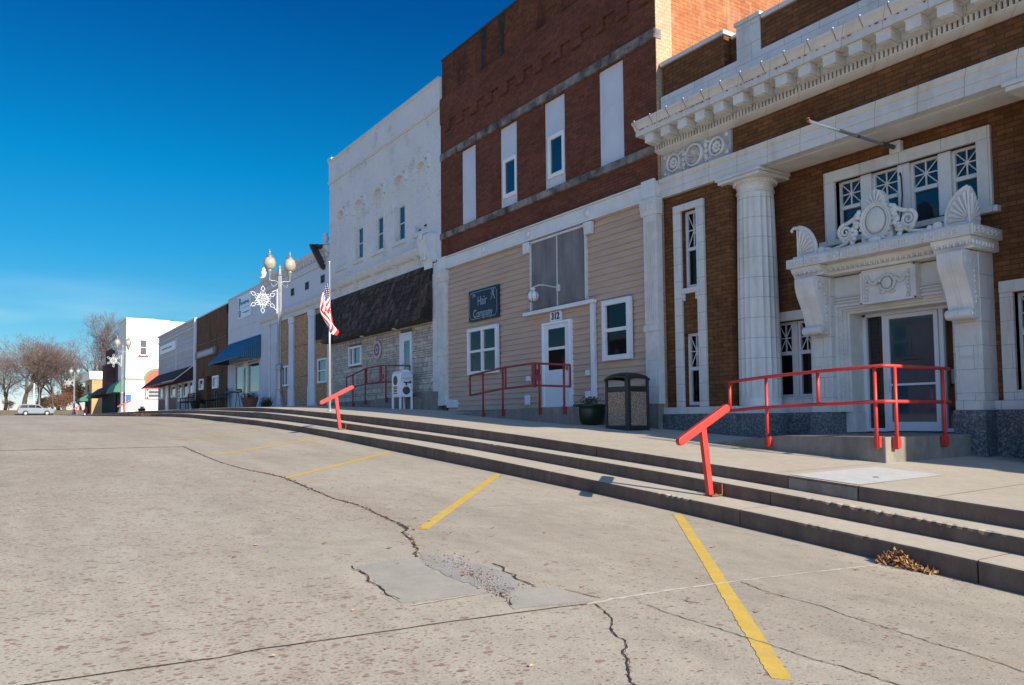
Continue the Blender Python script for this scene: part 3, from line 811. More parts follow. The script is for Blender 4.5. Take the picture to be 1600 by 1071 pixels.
# drift of leaves against the kerb
m = MB(); r = random.Random(12)
for i in range(300):
    t = r.random()**1.25; x = -3.62+t*.40; hgt = max(.02, .13*(1-abs(t-.25)*1.7)); y = 5.78-abs(r.gauss(0, .055))*(1.2-t*.6)
    z = zroad(x, y)+.006+r.random()*hgt*max(0, 1-(5.79-y)/.2)
    a, b_ = r.uniform(0, 6.28), r.uniform(-1.2, 1.2); L_ = r.uniform(.016, .034); W_ = L_*r.uniform(.35, .6)
    u = Vector((math.cos(a)*math.cos(b_), math.sin(a)*math.cos(b_), math.sin(b_))); v_ = u.cross(Vector((r.uniform(-.4, .4), r.uniform(-.4, .4), 1))).normalized()
    c = Vector((x, y, z+.008)); nrm = u.cross(v_)
    m.cm = r.choice([0, 0, 0, 1])
    m.add([c-u*L_, c-v_*W_+nrm*.004, c+u*L_, c+v_*W_+nrm*.008, c+nrm*-.003], [(0, 1, 4), (1, 2, 4), (2, 3, 4), (3, 0, 4)])
o = solo(m, 'leaf_pile', ['leaf_brown', 'leaf_tan'], (-3.45, 5.75, zroad(-3.45, 5.75)), 'small drift of dry brown leaves against the lowest kerb step', 'leaf pile')
tag(o, kind='stuff')
# ================================================================== BANK-LIKE BUILDING WITH PORTICO
def bx(*a): return MB().box(*a)
BL, BR, BC = -10.38, -1.00, -6.36
bank = thing('brick_building', (BC, 10, -.5), 'brown brick building with white column, carved entrance hood and dentil cornice, nearest at the right', 'building')
YF, YR = 10.1, 10.75
# front side panels with the tall trimmed windows
hw = [(-10.12, -9.41, .17, 3.72)]
wall(bank, 'wall', BL, -8.88, -.25, 3.93, YF, [(-9.94, -9.56, .20, 1.45), (-9.94, -9.56, 2.24, 3.60)], 'bank_brick', .12)
wall(bank, 'wall', -3.84, BR, -.6, 3.93, YF, [(-3.16, -2.78, .20, 1.45), (-3.16, -2.78, 2.24, 3.60)], 'bank_brick', .12)
m = MB(); m.box(-9.0, -8.88, YF+.001, YR+.3, -.25, 3.93); m.box(-3.84, -3.72, YF+.001, YR+.3, -.5, 3.93)
m.build('return_wall', 'bank_brick', bank)
wall(bank, 'wall', -8.88, -3.84, -.45, 3.97, YR, [(-8.56, -7.84, .30, 1.52), (-7.3, -5.42, -.45, 2.0), (-7.34, -5.25, 2.70, 3.56), (-4.88, -4.16, .30, 1.52)], 'bank_brick', .14)
m = MB(); m.box(BL, BR, YR+1.2, 24, -.6, 5.6); m.box(BL, BR, YF+.7, YR+1.3, 4.3, 5.6); m.box(BL, -9.0, YF+.15, YR+1.2, -.4, 3.93); m.box(-3.72, BR, YF+.15, YR+1.2, -.4, 3.93)
m.build('body', 'bank_brick', bank)
m = MB(); m.box(BL+.2, BR-.2, YF+.6, 23.8, 5.6, 5.62); m.build('roof', 'roof_tar', bank)
# granite base course and white course above it
def course(z0, z1, out, name, mat):
    m = MB()
    m.box(BL-.0, -8.86+out, YF-out, YF+.02, z0, z1); m.box(-8.88, -8.86+out, YF+.02, YR, z0, z1)
    m.box(-8.86+out, -7.66, YR-out, YR+.01, z0, z1)
    m.box(-5.12, -3.86-out, YR-out, YR+.01, z0, z1); m.box(-3.86-out, -3.84, YF+.02, YR, z0, z1)
    m.box(-3.86-out, BR, YF-out, YF+.02, z0, z1)
    return m.build(name, mat, bank, bevel=.006)
course(-.9, .05, .14, 'granite_base', 'granite')
course(.052, .17, .11, 'base_course', 'terra_cotta_band')
# window trims on the side panels
def tall_trim(c):
    a, b = c-.355, c+.355
    m = MB()
    m.box(a, a+.17, YF-.05, YF+.1, .172, 3.60); m.box(b-.17, b, YF-.05, YF+.1, .172, 3.60); m.box(a, b, YF-.05, YF+.1, 3.602, 3.72)
    m.box(a+.172, b-.172, YF-.045, YF+.1, 2.14, 2.235)
    m.box(a+.172, a+.23, YF-.035, YF+.02, 2.02, 2.138); m.box(b-.23, b-.172, YF-.035, YF+.02, 2.02, 2.138)
    m.build('window_surround', 'terra_cotta', bank, bevel=.006)
tall_trim(-9.765); tall_trim(-2.955)
def star_sash(root, x0, x1, z0, z1, y, split=.42, fw=.05, glass='glass_dark', curtain=False):
    # double-hung sash whose upper light carries a union-jack pattern of bars
    m = MB(); zt = z1-(z1-z0)*split
    m.box(x0, x0+fw, y-.02, y+.04, z0, z1); m.box(x1-fw, x1, y-.02, y+.04, z0, z1)
    m.box(x0+fw, x1-fw, y-.02, y+.04, z0, z0+fw*1.2); m.box(x0+fw, x1-fw, y-.02, y+.04, z1-fw, z1)
    m.box(x0+fw, x1-fw, y-.035, y+.03, zt-.022, zt+.022)
    a, b, c, d = x0+fw, x1-fw, zt+.022+.02, z1-fw
    e = .009
    m.box(a, b, y-.012, y+.015, c-.02, c)
    mx, mz = (a+b)/2, (c+d)/2
    m.box(mx-e, mx+e, y-.012, y+.015, c, d); m.box(a, b, y-.011, y+.015, mz-e, mz+e)
    for p, q in (((a, c), (b, d)), ((a, d), (b, c))):
        m.tube([(p[0], y-.003, p[1]), (q[0], y-.003, q[1])], e*1.1, 4)
    f = m.build('window', 'white_paint', root, bevel=.003)
    pn = MB(); pn.box(x0+fw*.6, x1-fw*.6, y+.02, y+.026, z0+fw*.6, z1-fw*.6)
    pn.build('pane', 'glass_clear' if curtain else glass, f)
    if curtain:
        cu = MB()
        w_ = x1-x0-fw
        def fn(u, v):
            x = x0+fw*.5+w_*u; pinch = 1
            return (x, y+.10+.018*math.sin(u*44+math.sin(v*6)), z0+.02+(z1-z0-.04)*v)
        cu.grid(lambda u, v: fn(.12+u*.86, v), 60, 8)
        cu.build('curtain', 'curtain', f, smooth=True)
        bd = MB(); bd.box(x0, x1, y+.2, y+.22, z0, z1); bd.build('dark_interior', 'interior_dark', f)
    return f
star_sash(bank, -9.94, -9.56, 2.24, 3.60, YF+.1, .5)
star_sash(bank, -9.94, -9.56, .20, 1.45, YF+.1, .5, curtain=True)
star_sash(bank, -3.16, -2.78, 2.24, 3.60, YF+.1, .5)
star_sash(bank, -3.16, -2.78, .20, 1.45, YF+.1, .5)
# recess side windows (pairs) with lintels
for a, b in ((-8.56, -7.84), (-4.88, -4.16)):
    m = MB(); m.box(a-.16, b+.16, YR-.06, YR+.05, 1.53, 1.68); m.box(a-.16, a, YR-.05, YR+.1, .172, 1.528); m.box(b, b+.16, YR-.05, YR+.1, .172, 1.528)
    m.box(a, b, YR-.05, YR+.1, .172, .298)
    m.build('window_surround', 'terra_cotta', bank, bevel=.006)
    mid = (a+b)/2
    m = MB(); m.box(mid-.045, mid+.045, YR+.06, YR+.14, .3, 1.52); m.build('mullion', 'aged_white', bank)
    star_sash(bank, a, mid-.045, .3, 1.52, YR+.1, .42, .04); star_sash(bank, mid+.045, b, .3, 1.52, YR+.1, .42, .04)
# ---- upper window of four sashes
m = MB(); y0 = YR-.05
m.box(-7.52, -7.34, y0, YR+.12, 2.66, 3.56); m.box(-5.25, -5.07, y0, YR+.12, 2.66, 3.56); m.box(-7.52, -5.07, y0, YR+.1, 3.562, 3.73)
m.box(-7.60, -4.99, y0-.05, YR+.1, 2.58, 2.66)
m.build('window_surround', 'terra_cotta_band', bank, bevel=.006)
sx = [(-7.34, -6.95), (-6.78, -6.37), (-6.20, -5.79), (-5.62, -5.25)]
m = MB()
for (a, b), (c, d) in zip(sx, sx[1:]): m.box(b, c, YR+.03, YR+.14, 2.66, 3.56)
m.box((sx[1][1]+sx[2][0])/2-.005, (sx[1][1]+sx[2][0])/2+.005, YR+.02, YR+.03, 2.66, 3.56)
m.build('mullion', 'white_paint', bank, bevel=.004)
for a, b in sx: star_sash(bank, a, b, 2.66, 3.56, YR+.10, .46, .035, 'glass_blue')
m = MB(); m.tube([(-6.31, YR-.02, 3.40), (-6.285, YR-.05, 3.42), (-6.27, YR-.05, 3.36), (-6.275, YR-.03, 3.1), (-6.30, YR-.04, 2.8), (-6.32, YR-.04, 2.68)], .011, 6)
m.build('conduit', 'black_metal', bank, smooth=True)
# ---- entablature
m = MB()
arch = [(10.02, 3.93), (10.02, 4.05), (10.005, 4.052), (10.005, 4.17), (9.99, 4.18), (9.96, 4.215), (9.955, 4.255), (10.03, 4.27), (10.4, 4.29), (10.76, 4.29), (10.76, 3.932)]
m.prism([(p[0], p[1]) for p in arch], BL-.02, BR+.02, 'x')
m.build('architrave', 'terra_cotta_band', bank)
m = MB(); m.box(-8.88+.06, -3.9, 10.2, 10.7, 3.918, 3.929)
m.build('soffit', 'terra_cotta_plain', bank)
m = MB(); m.box(BL, BR, YF, YF+.7, 4.29, 4.80); m.build('frieze', 'bank_brick', bank)
# recessed line in the brick frieze
m = MB(); m.box(-8.74, -3.98, YF-.012, YF, 4.29, 4.47); m.build('frieze_band', 'bank_brick', bank)
m = MB()
m.prism([(10.07, 4.72), (10.02, 4.735), (9.98, 4.75), (9.935, 4.775), (9.93, 4.79), (10.2, 4.79), (10.2, 4.72)], BL-.03, BR+.03, 'x')
m.box(BL, BR, 10.045, 10.2, 4.791, 4.884); m.box(BL-.02, BR+.02, 9.915, 10.2, 4.886, 4.898)
m.build('bed_moulding', 'terra_cotta_band', bank)
m = MB(); x = BL-.02
while x < BR:
    m.box(x, x+.036, 9.925, 10.044, 4.792, 4.884); x += .065
o = m.build('dentil_course', 'terra_cotta_plain', bank)
m = MB(); m.box(BL-.02, BR+.02, 9.88, 10.2, 4.90, 4.99); m.box(BL-.06, BR+.06, 9.80, 10.2, 4.992, 5.02); m.build('cornice_bed', 'terra_cotta_band', bank)
x = BL+.02; k = 0
while x < BR-.1:
    m = MB(); m.box(x, x+.20, 9.645, 9.87, 4.87, 5.015); m.box(x-.012, x+.212, 9.63, 9.875, 5.0, 5.019)
    m.prism([(9.645, 4.869), (9.70, 4.852), (9.87, 4.845), (9.87, 4.869)], x+.02, x+.18, 'x')
    m.build('modillion', 'terra_cotta_plain', bank, bevel=.006); x += .403
prof = [(9.90, 5.021), (9.60, 5.021), (9.595, 5.025), (9.595, 5.12), (9.585, 5.125), (9.57, 5.135), (9.56, 5.16), (9.53, 5.20), (9.50, 5.225), (9.495, 5.26), (9.56, 5.275), (9.9, 5.31), (10.12, 5.33), (10.12, 5.021)]
m = MB(); m.prism(prof, BL-.16, BR+.16, 'x'); m.build('cornice', 'terra_cotta_band', bank)
m = MB(); x = BL-.1
r = random.Random(2)
while x < BR+.1:       # joints of the lip tiles and the studs on top of them
    m.tube([(x, 9.592, 5.125), (x, 9.565, 5.14), (x, 9.552, 5.165), (x, 9.523, 5.205), (x, 9.49, 5.23), (x, 9.487, 5.262), (x, 9.6, 5.292)], .0035, 5)
    x += .402
m.build('tile_joint', 'crack_dark', bank)
m = MB(); x = BL-.1
while x < BR+.1:
    m.ball((x, 9.51, 5.283), .010, 6, 5); x += .402
m.build('tile_stud', 'bright_white', bank)
m = MB(); r = random.Random(4); x = BL-.05
while x < BR:          # drip edge worn ragged
    l = r.uniform(.008, .03); 
    if r.random() < .55: m.box(x, x+l, 9.575, 9.59, 5.118-r.uniform(.002, .010), 5.12)
    x += l+r.uniform(.003, .04)
m.build('drip_edge', 'rust', bank)
# carved frieze panels at each end
def rosette(m, cx, cz, y, rr):
    m.lathe(cx, cz, [(rr, y), (rr, y-.035), (rr-.012, y-.05), (rr-.026, y-.045), (rr-.032, y-.01)], 28, ax='y', cap=False)
    for k in range(8):
        a = k*math.pi/4; c, s_ = math.cos(a), math.sin(a)
        m.ball((cx+c*rr*.42, y-.012, cz+s_*rr*.42), (rr*.2, .03, rr*.2), 8, 5)
        m.tube([(cx+c*rr*.1, y-.02, cz+s_*rr*.1), (cx+c*rr*.72, y-.012, cz+s_*rr*.72)], .007, 5)
    m.ball((cx, y-.015, cz), (rr*.18, .035, rr*.18), 8, 6)
def carved_panel(c):
    y = YF-.03
    m = MB(); m.box(c-.81, c+.81, y, YF+.01, 4.292, 4.718); fr = m
    m.box(c-.81, c-.79, y-.02, y-.001, 4.30, 4.71); m.box(c+.79, c+.81, y-.02, y-.001, 4.30, 4.71)
    p = m.build('carved_panel', 'shaded_terra_cotta', bank)
    m = MB(); cz = 4.505
    for s_ in (-1, 1): rosette(m, c+s_*.50, cz, y, .165)
    m.lathe(c, cz, [(.20, y), (.20, y-.045), (.185, y-.065), (.165, y-.06), (.158, y-.01)], 32, ax='y', cap=False)
    for s_ in (-1, 1):
        for k in (-1, 1):
            m.ball((c+s_*.255, y-.012, cz+k*.10), (.05, .022, .055), 8, 5)
            m.ball((c+s_*.72, y-.012, cz+k*.15), (.04, .018, .04), 8, 5)
        m.lathe(c+s_*.265, cz, [(.045, y-.001), (.045, y-.02), (.02, y-.03)], 12, ax='y')
        for k in range(5):
            m.ball((c+s_*(.25+.03*k), y-.01, cz+.17-.012*k), (.022, .016, .022), 6, 4); m.ball((c+s_*(.25+.03*k), y-.01, cz-.17+.012*k), (.022, .016, .022), 6, 4)
    m.build('scroll_relief', 'terra_cotta_plain', p, smooth=True)
    m = MB()   # lion head: mane, brow, muzzle, jaw
    m.ball((c, y-.02, cz), (.15, .05, .15), 20, 12)
    for k in range(14):
        a = k*math.tau/14+.2; m.ball((c+.115*math.cos(a), y-.03, cz+.115*math.sin(a)), (.045, .035, .035), 8, 6)
    m.ball((c, y-.065, cz+.02), (.075, .05, .085), 14, 10); m.ball((c, y-.105, cz-.025), (.042, .045, .035), 12, 8)
    for s_ in (-1, 1):
        m.ball((c+s_*.036, y-.10, cz+.045), (.026, .02, .016), 8, 6); m.ball((c+s_*.022, y-.12, cz-.045), (.022, .03, .018), 8, 6)
        m.ball((c+s_*.085, y-.05, cz+.09), (.025, .02, .03), 8, 6)
    m.ball((c, y-.10, cz-.085), (.030, .03, .018), 8, 6)
    m.build('lion_head', 'stained_relief', p, smooth=True)
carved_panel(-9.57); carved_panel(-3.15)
# ---- parapet
m = MB(); m.box(BL, BR, 9.98, 10.5, 5.33, 5.54); m.box(BL+.03, BR-.03, 10.04, 10.5, 5.542, 5.78); m.build('parapet_base', 'terra_cotta', bank, bevel=.006)
m = MB()
m.box(BL+.06, -8.90, 10.1, 10.5, 5.782, 6.36); m.box(-3.82, BR-.06, 10.1, 10.5, 5.782, 6.36)
m.box(-8.90, -8.61, 10.28, 10.5, 5.782, 6.30); m.box(-4.11, -3.82, 10.28, 10.5, 5.782, 6.30)
m.box(-8.14, -4.58, 10.1, 10.5, 5.782, 6.29); m.build('parapet', 'bank_brick', bank)
m = MB(); m.box(-8.61, -8.14, 10.07, 10.5, 5.783, 6.35); m.box(-4.58, -4.11, 10.07, 10.5, 5.783, 6.35); m.build('parapet_pier', 'terra_cotta', bank, bevel=.006)
m = MB()
m.box(BL, -8.87, 10.06, 10.54, 6.362, 6.44); m.box(-3.85, BR, 10.06, 10.54, 6.362, 6.44)
m.box(-8.87, -8.60, 10.24, 10.54, 6.302, 6.36); m.box(-4.12, -3.85, 10.24, 10.54, 6.302, 6.36)
m.box(-8.64, -8.11, 10.04, 10.54, 6.352, 6.42); m.box(-4.61, -4.08, 10.04, 10.54, 6.352, 6.42)
m.box(-8.14+.035, -4.615, 10.06, 10.54, 6.292, 6.37)
m.build('coping', 'terra_cotta_band', bank, bevel=.01)
# ---- columns
def column(cx):
    m = MB(); cy = 10.42; seg = 120; rings = 40
    vs = []; fs = []
    zb, zt = .29, 3.62
    for i in range(rings+1):
        t = i/rings; z = zb+(zt-zb)*t; r0 = .335-.045*t**1.6
        fl = min(1, min(t, 1-t)*26)
        for k in range(seg):
            a = math.tau*k/seg; u = (k % 6)/6
            rr = r0-.016*fl*math.sin(math.pi*u) if u else r0
            vs.append((cx+rr*math.cos(a), cy+rr*math.sin(a), z))
    for i in range(rings):
        for k in range(seg):
            k2 = (k+1) % seg; fs.append((i*seg+k, i*seg+k2, (i+1)*seg+k2, (i+1)*seg+k))
    m.add(vs, fs)
    c = m.build('column', 'terra_cotta_drum', bank)
    m = MB()
    m.lathe(cx, cy, [(.335, zb+.0), (.335, zb-.12)], 64, cap=False)
    m.lathe(cx, cy, [(.29, 3.621), (.305, 3.626), (.31, 3.64), (.30, 3.655), (.29, 3.66), (.29, 3.72), (.30, 3.722), (.305, 3.735), (.30, 3.745), (.33, 3.77), (.355, 3.80), (.36, 3.815)], 48, cap=False)
    m.box(cx-.42, cx+.42, cy-.42, cy+.33, 3.816, 3.87)
    m.box(cx-.45, cx+.45, cy-.45, cy+.33, 3.872, 3.91); m.box(cx-.44, cx+.44, cy-.44, cy+.33, 3.912, 3.93)
    m.build('capital', 'terra_cotta_plain', c, bevel=.004)
    m = MB()
    for k in range(34):
        a = math.tau*k/34; m.ball((cx+.338*math.cos(a), cy+.338*math.sin(a), 3.785), (.02, .02, .028), 6, 5)
    m.build('egg_moulding', 'terra_cotta_plain', c, smooth=True)
    m = MB(); m.lathe(cx, cy, [(.345, .17), (.345, .052)], 48, cap=False); m.box(cx-.38, cx+.38, cy-.38, YR-.12, .05, .168)
    m.build('column_base', 'terra_cotta_band', c)
    m = MB(); m.box(cx-.40, cx+.40, cy-.40, YR-.13, -.9, .046); m.build('plinth', 'granite', c, bevel=.006)
column(-8.60); column(-4.12)
# ---- entrance: piers, reveal, doors, hood
def pier(x0, x1, s_):
    m = MB(); m.box(x0, x1, 10.40, YR+.05, .172, 2.06)
    p = m.build('pier', 'terra_cotta', bank, bevel=.005)
    m = MB(); w_ = .03
    for z0_, z1_ in ((.25, .72), (.74, 1.18)):
        a, b = x0+.05, x1-.05
        m.box(a, b, 10.392, 10.399, z0_, z0_+.008); m.box(a, b, 10.392, 10.399, z1_, z1_+.008); m.box(a, a+.008, 10.392, 10.399, z0_, z1_); m.box(b-.008, b, 10.392, 10.399, z0_, z1_)
    m.build('panel_moulding', 'terra_cotta_plain', p)
    m = MB(); m.box(x0-.0, x1+.0, 10.36, YR+.05, .053, .171); m.build('base_course', 'terra_cotta_band', p, bevel=.004)
    m = MB(); m.box(x0-.03, x1+.03, 10.34, YR+.04, -.9, .050); m.build('granite_base', 'granite', p, bevel=.006)
    # scrolled console
    cx0, cx1 = x0+.01, x1-.01
    P = []
    out = bez((10.02, 2.03), (10.00, 1.80), (10.12, 1.72), (10.20, 1.50), 12)+bez((10.20, 1.50), (10.235, 1.40), (10.25, 1.34), (10.25, 1.32), 4)[1:]
    low = [(10.22+.065*math.cos(t), 1.262+.065*math.sin(t)) for t in [R(a) for a in range(70, 290, 20)]]
    poly = [(10.15, 2.055), (10.05, 2.05)]+out+[(y, z) for y, z in low]+[(10.30, 1.198), (10.40, 1.21), (10.42, 1.25), (10.42, 2.055)]
    m = MB(); m.prism(poly, cx0, cx1, 'x')
    cn = m.build('console', 'terra_cotta_plain', p, bevel=.006)
    m = MB()
    for xx in (cx0+(cx1-cx0)*.44, cx0+(cx1-cx0)*.58):
        m.tube([(xx, y-.002, z) for y, z in [(10.03, 2.03)]+out+low[:-1]], .006, 5)
    m.build('console_groove', 'aged_white', cn)
    m = MB()   # volutes and husks on the sides
    for xx, d in ((cx1, 1), (cx0, -1)):
        for (yy, zz, rr) in ((10.16, 1.93, .085), (10.24, 1.262, .05)):
            pts = []
            for i in range(40):
                t = i/39; a = t*4.5*math.pi; q = rr*(1-t*.85)
                pts.append((xx+d*.004, yy+q*math.cos(a), zz+q*math.sin(a)))
            m.tube(pts, .008, 5)
        for i in range(7): m.ball((xx+d*.002, 10.30+.003*i, 1.80-.065*i), (.012, .030-.002*i, .026), 6, 5)
    m.build('volute', 'terra_cotta_plain', cn, smooth=True)
pier(-7.60, -7.26, 1); pier(-5.46, -5.12, -1)
# moulded reveal around the doorway
def reveal():
    m = MB()
    for i, (o_, yy) in enumerate(((0, 10.50), (.035, 10.55), (.07, 10.60), (.11, 10.64))):
        a, b, t = -7.26+o_, -5.46-o_, 1.64-o_*.9
        m.box(a, a+.04, yy, 11.02, .053, t); m.box(b-.04, b, yy, 11.02, .053, t); m.box(a+.04, b-.04, yy, 11.02, t-.04, t-.002)
    m.box(-7.26, -5.46, 10.52, 10.9, 1.642, 2.05)
    for a, b in ((-7.26, -7.09), (-5.63, -5.46)): m.box(a, b, 10.66, 11.0, -.25, .052)
    m.build('door_surround', 'terra_cotta_plain', bank, bevel=.004)
    m = MB(); m.box(-7.25, -5.47, 10.49, 10.515, 1.70, 1.72); m.box(-7.25, -5.47, 10.495, 10.515, 1.74, 1.75); m.box(-7.25, -5.47, 10.5, 10.515, 1.66, 1.68)
    m.build('lintel_moulding', 'terra_cotta_plain', bank)
    m = MB()
    for sx_ in (-7.185, -5.535):
        for i in range(9): m.ball((sx_, 10.545, .30+i*.14), (.02, .014, .035), 6, 5); m.ball((sx_+.015*(-1)**i, 10.55, .37+i*.14), (.013, .012, .02), 6, 4)
    m.build('leaf_relief', 'terra_cotta_plain', bank, smooth=True)
reveal()
DY = 11.0
m = MB()
m.box(-7.11, -7.055, DY-.05, DY+.05, -.24, 1.52); m.box(-6.80, -6.745, DY-.05, DY+.05, -.24, 1.46); m.box(-5.96, -5.90, DY-.05, DY+.05, -.24, 1.46); m.box(-5.66, -5.61, DY-.05, DY+.05, -.24, 1.52)
m.box(-7.11, -5.61, DY-.05, DY+.05, 1.46, 1.52); m.box(-7.055, -6.80, DY-.045, DY+.04, -.24, -.19); m.box(-5.90, -5.66, DY-.045, DY+.04, -.24, -.19)
df = m.build('door_frame', 'vinyl_white', bank, bevel=.004)
m = MB(); m.box(-7.055, -6.80, DY, DY+.01, -.19, 1.46); m.box(-5.90, -5.66, DY, DY+.01, -.19, 1.46); m.build('side_light', 'glass_clear', df)
m = MB()
a, b = -6.74, -5.965
m.box(a, a+.06, DY-.07, DY-.01, -.23, 1.455); m.box(b-.06, b, DY-.07, DY-.01, -.23, 1.455); m.box(a+.06, b-.06, DY-.07, DY-.01, 1.395, 1.455); m.box(a+.06, b-.06, DY-.07, DY-.01, -.23, -.10)
dr = m.build('door', 'vinyl_white', bank, bevel=.004)
m = MB(); m.box(a+.06, b-.06, DY-.045, DY-.035, -.10, 1.395); m.build('pane', 'glass_door', dr)
m = MB(); m.box(a+.06, b-.06, DY-.075, DY-.05, .42, .45); m.box(-6.715, -6.69, DY-.10, DY-.07, .34, .52); m.build('push_bar', 'vinyl_white', dr)
m = MB(); m.box(-6.47, -6.28, DY-.0475, DY-.0455, .838, .848); m.box(-6.52, -6.22, DY-.0475, DY-.0455, .775, .792)
m.box(-6.42, -6.415, DY-.047, DY-.0455, .86, 1.10); m.box(-6.36, -6.355, DY-.047, DY-.0455, .86, 1.10)
m.build('door_lettering', 'black_letter', dr)
m = MB(); m.box(-7.25, -5.47, 11.6, 11.62, -.25, 1.7); m.box(-7.25, -5.47, DY+.05, 12.6, 1.55, 1.6); m.build('lobby_wall', 'old_concrete', bank)
m = MB(); m.box(-5.85, -5.78, DY+.02, DY+.025, .42, .62); m.build('notice', 'bright_white', df)
# ---- hood
hood = thing('hood', (0, 0, 0), None, None); hood.parent = bank; hood.location = (0, 0, 0)
for k in list(hood.keys()):
    if k in ('label', 'category'): del hood[k]
HX0, HX1, HY = -7.73, -4.99, 10.02
m = MB(); m.box(HX0, HX1, HY, YR+.04, 2.21, 2.345); m.box(HX0+.08, HX1-.08, HY+.06, YR+.04, 2.346, 2.385)
m.build('slab', 'terra_cotta_band', hood, bevel=.005)
m = MB()
def key(m, f):
    # one meander unit on a 1x1 square; f maps (u,v) pairs to boxes
    for u0, u1, v0, v1 in ((0, 1, 0, .12), (0, .13, .12, 1), (.13, .75, .88, 1), (.63, .75, .42, .88), (.36, .63, .42, .54)): f(u0, u1, v0, v1)
n = 24; wd = (HX1-HX0-.08)/n
for i in range(n):
    x = HX0+.04+i*wd
    if i % 6 == 5: continue
    key(m, lambda a, b, c, d: m.box(x+a*wd, x+b*wd, HY-.013, HY, 2.235+c*.08, 2.235+d*.08))
for i in range(6):
    y = HY+.04+i*.105
    key(m, lambda a, b, c, d: m.box(HX1, HX1+.013, y+a*.105, y+b*.105, 2.235+c*.08, 2.235+d*.08))
m.build('greek_key', 'terra_cotta_plain', hood)
m = MB()    # moulding under the slab, stepping forward over each console
for a, b, yy in ((HX0+.05, HX0+.55, 10.06), (HX1-.55, HX1-.05, 10.06), (HX0+.55, HX1-.55, 10.22)):
    m.prism([(yy, 2.208), (yy, 2.19), (yy+.02, 2.15), (yy+.07, 2.10), (yy+.08, 2.065), (YR, 2.065), (YR, 2.208)], a, b, 'x')
m.build('ovolo', 'terra_cotta_plain', hood)
m = MB()
def eggs(x0_, x1_, yy):
    n_ = int((x1_-x0_)/.075)
    for i in range(n_):
        x = x0_+(i+.5)*(x1_-x0_)/n_
        m.ball((x, yy+.035, 2.135), (.022, .022, .036), 8, 6)
        m.box(x+.033, x+.041, yy+.012, yy+.05, 2.10, 2.18)
eggs(HX0+.07, HX0+.54, 10.06); eggs(HX1-.54, HX1-.07, 10.06); eggs(HX0+.57, HX1-.57, 10.22)
for i in range(7):
    y = 10.12+i*.08; m.ball((HX1-.052, y, 2.135), (.022, .022, .036), 8, 6)
m.build('egg_moulding', 'terra_cotta_plain', hood, smooth=True)
# carved plaque below
m = MB(); m.box(-6.76, -5.94, 10.40, 10.55, 1.575, 2.06)
a, b, c, d = -6.76, -5.94, 1.575, 2.06
for q in ((a, b, c, c+.03), (a, b, d-.03, d), (a, a+.03, c, d), (b-.03, b, c, d)): m.box(q[0], q[1], 10.385, 10.399, q[2], q[3])
pl = m.build('plaque', 'terra_cotta_plain', hood, bevel=.003)
m = MB(); cx, cz = -6.35, 1.84
r = random.Random(21)
for k in range(20):
    t = k/19*math.pi*1.0; m.ball((cx+.115*math.cos(math.pi+t*2), 10.385, cz-.0+.11*math.sin(math.pi+t*2)), (.024, .022, .024), 7, 5)
m.ball((cx, 10.38, cz), (.075, .03, .085), 14, 8)
for s_ in (-1, 1):
    for k in range(9):
        t = k/8; m.ball((cx+s_*(.13+.15*t), 10.385, cz+.06-.07*math.sin(math.pi*t)+.03*t), (.024, .022, .02+.012*math.sin(math.pi*t)), 7, 5)
    for k in range(7):
        m.ball((cx+s_*(.31+r.uniform(-.012, .012)), 10.385, cz+.12-.055*k), (.028-.0*k, .022, .026), 7, 5)
    m.ball((cx+s_*.07, 10.385, cz-.13), (.05, .018, .02), 7, 5)
for k in range(5): m.tube([(cx, 10.36, cz-.02), (cx+.05*math.cos(R(50+k*20)), 10.365, cz+.07*math.sin(R(50+k*20)))], .006, 4)
m.build('garland', 'aged_white', pl, smooth=True)
# crest on top: cartouche, shell, scrolls, corner palmettes
def shell(m, c, y, z, rx, rz, a0, a1, n_, th=.05, tilt=0):
    # fan of ribs
    pts = [(c, z)]
    for i in range(n_*4+1):
        t = i/(n_*4); a = R(a0+(a1-a0)*t); k = 1+.05*abs(math.sin(t*n_*math.pi))
        pts.append((c+rx*k*math.cos(a), z+rz*k*math.sin(a)))
    m.prism(pts, y, y+th, 'y')
    for i in range(n_):
        a = R(a0+(a1-a0)*(i+.5)/n_)
        q = [(c+rx*t*math.cos(a), y-.012-.012*math.sin(t*math.pi), z+rz*t*math.sin(a)) for t in (.12, .4, .7, .95)]
        m.tube(q, .004, 6, r2=max(rx, rz)*.085)
        m.ball(q[-1], (max(rx, rz)*.095, .02, max(rx, rz)*.095), 7, 5)
cx, y = -6.375, 10.22
m = MB()
m.ball((cx, y, 2.70), (.145, .06, .185), 24, 14); m.build('cartouche_oval', 'terra_cotta_plain', hood, smooth=True)
m = MB()
for rr, zz, th in ((.175, .215, .018), (.215, .245, .026)):
    m.tube([(cx+rr*math.cos(math.tau*k/36), y-.01, 2.69+zz*math.sin(math.tau*k/36)) for k in range(37)], th, 8)
for k in range(22):
    a = math.tau*k/22; m.ball((cx+.235*math.cos(a), y-.005, 2.68+.262*math.sin(a)), (.03, .025, .028), 7, 5)
m.ball((cx, y-.05, 2.42), (.10, .05, .05), 10, 6)
m.ball((cx, y-.055, 2.80), (.02, .015, .03), 6, 5); m.ball((cx-.03, y-.055, 2.78), (.02, .012, .015), 6, 5); m.ball((cx+.03, y-.055, 2.78), (.02, .012, .015), 6, 5)
m.prism([(cx-.24, 2.386), (cx+.24, 2.386), (cx+.22, 2.6), (cx+.1, 2.9), (cx-.1, 2.9), (cx-.22, 2.6)], y+.01, y+.09, 'y')
m.build('cartouche_frame', 'terra_cotta_plain', hood, smooth=False)
m = MB(); shell(m, cx, y, 2.90, .145, .225, -14, 194, 7, .09); m.build('shell', 'terra_cotta_plain', hood)
m = MB()
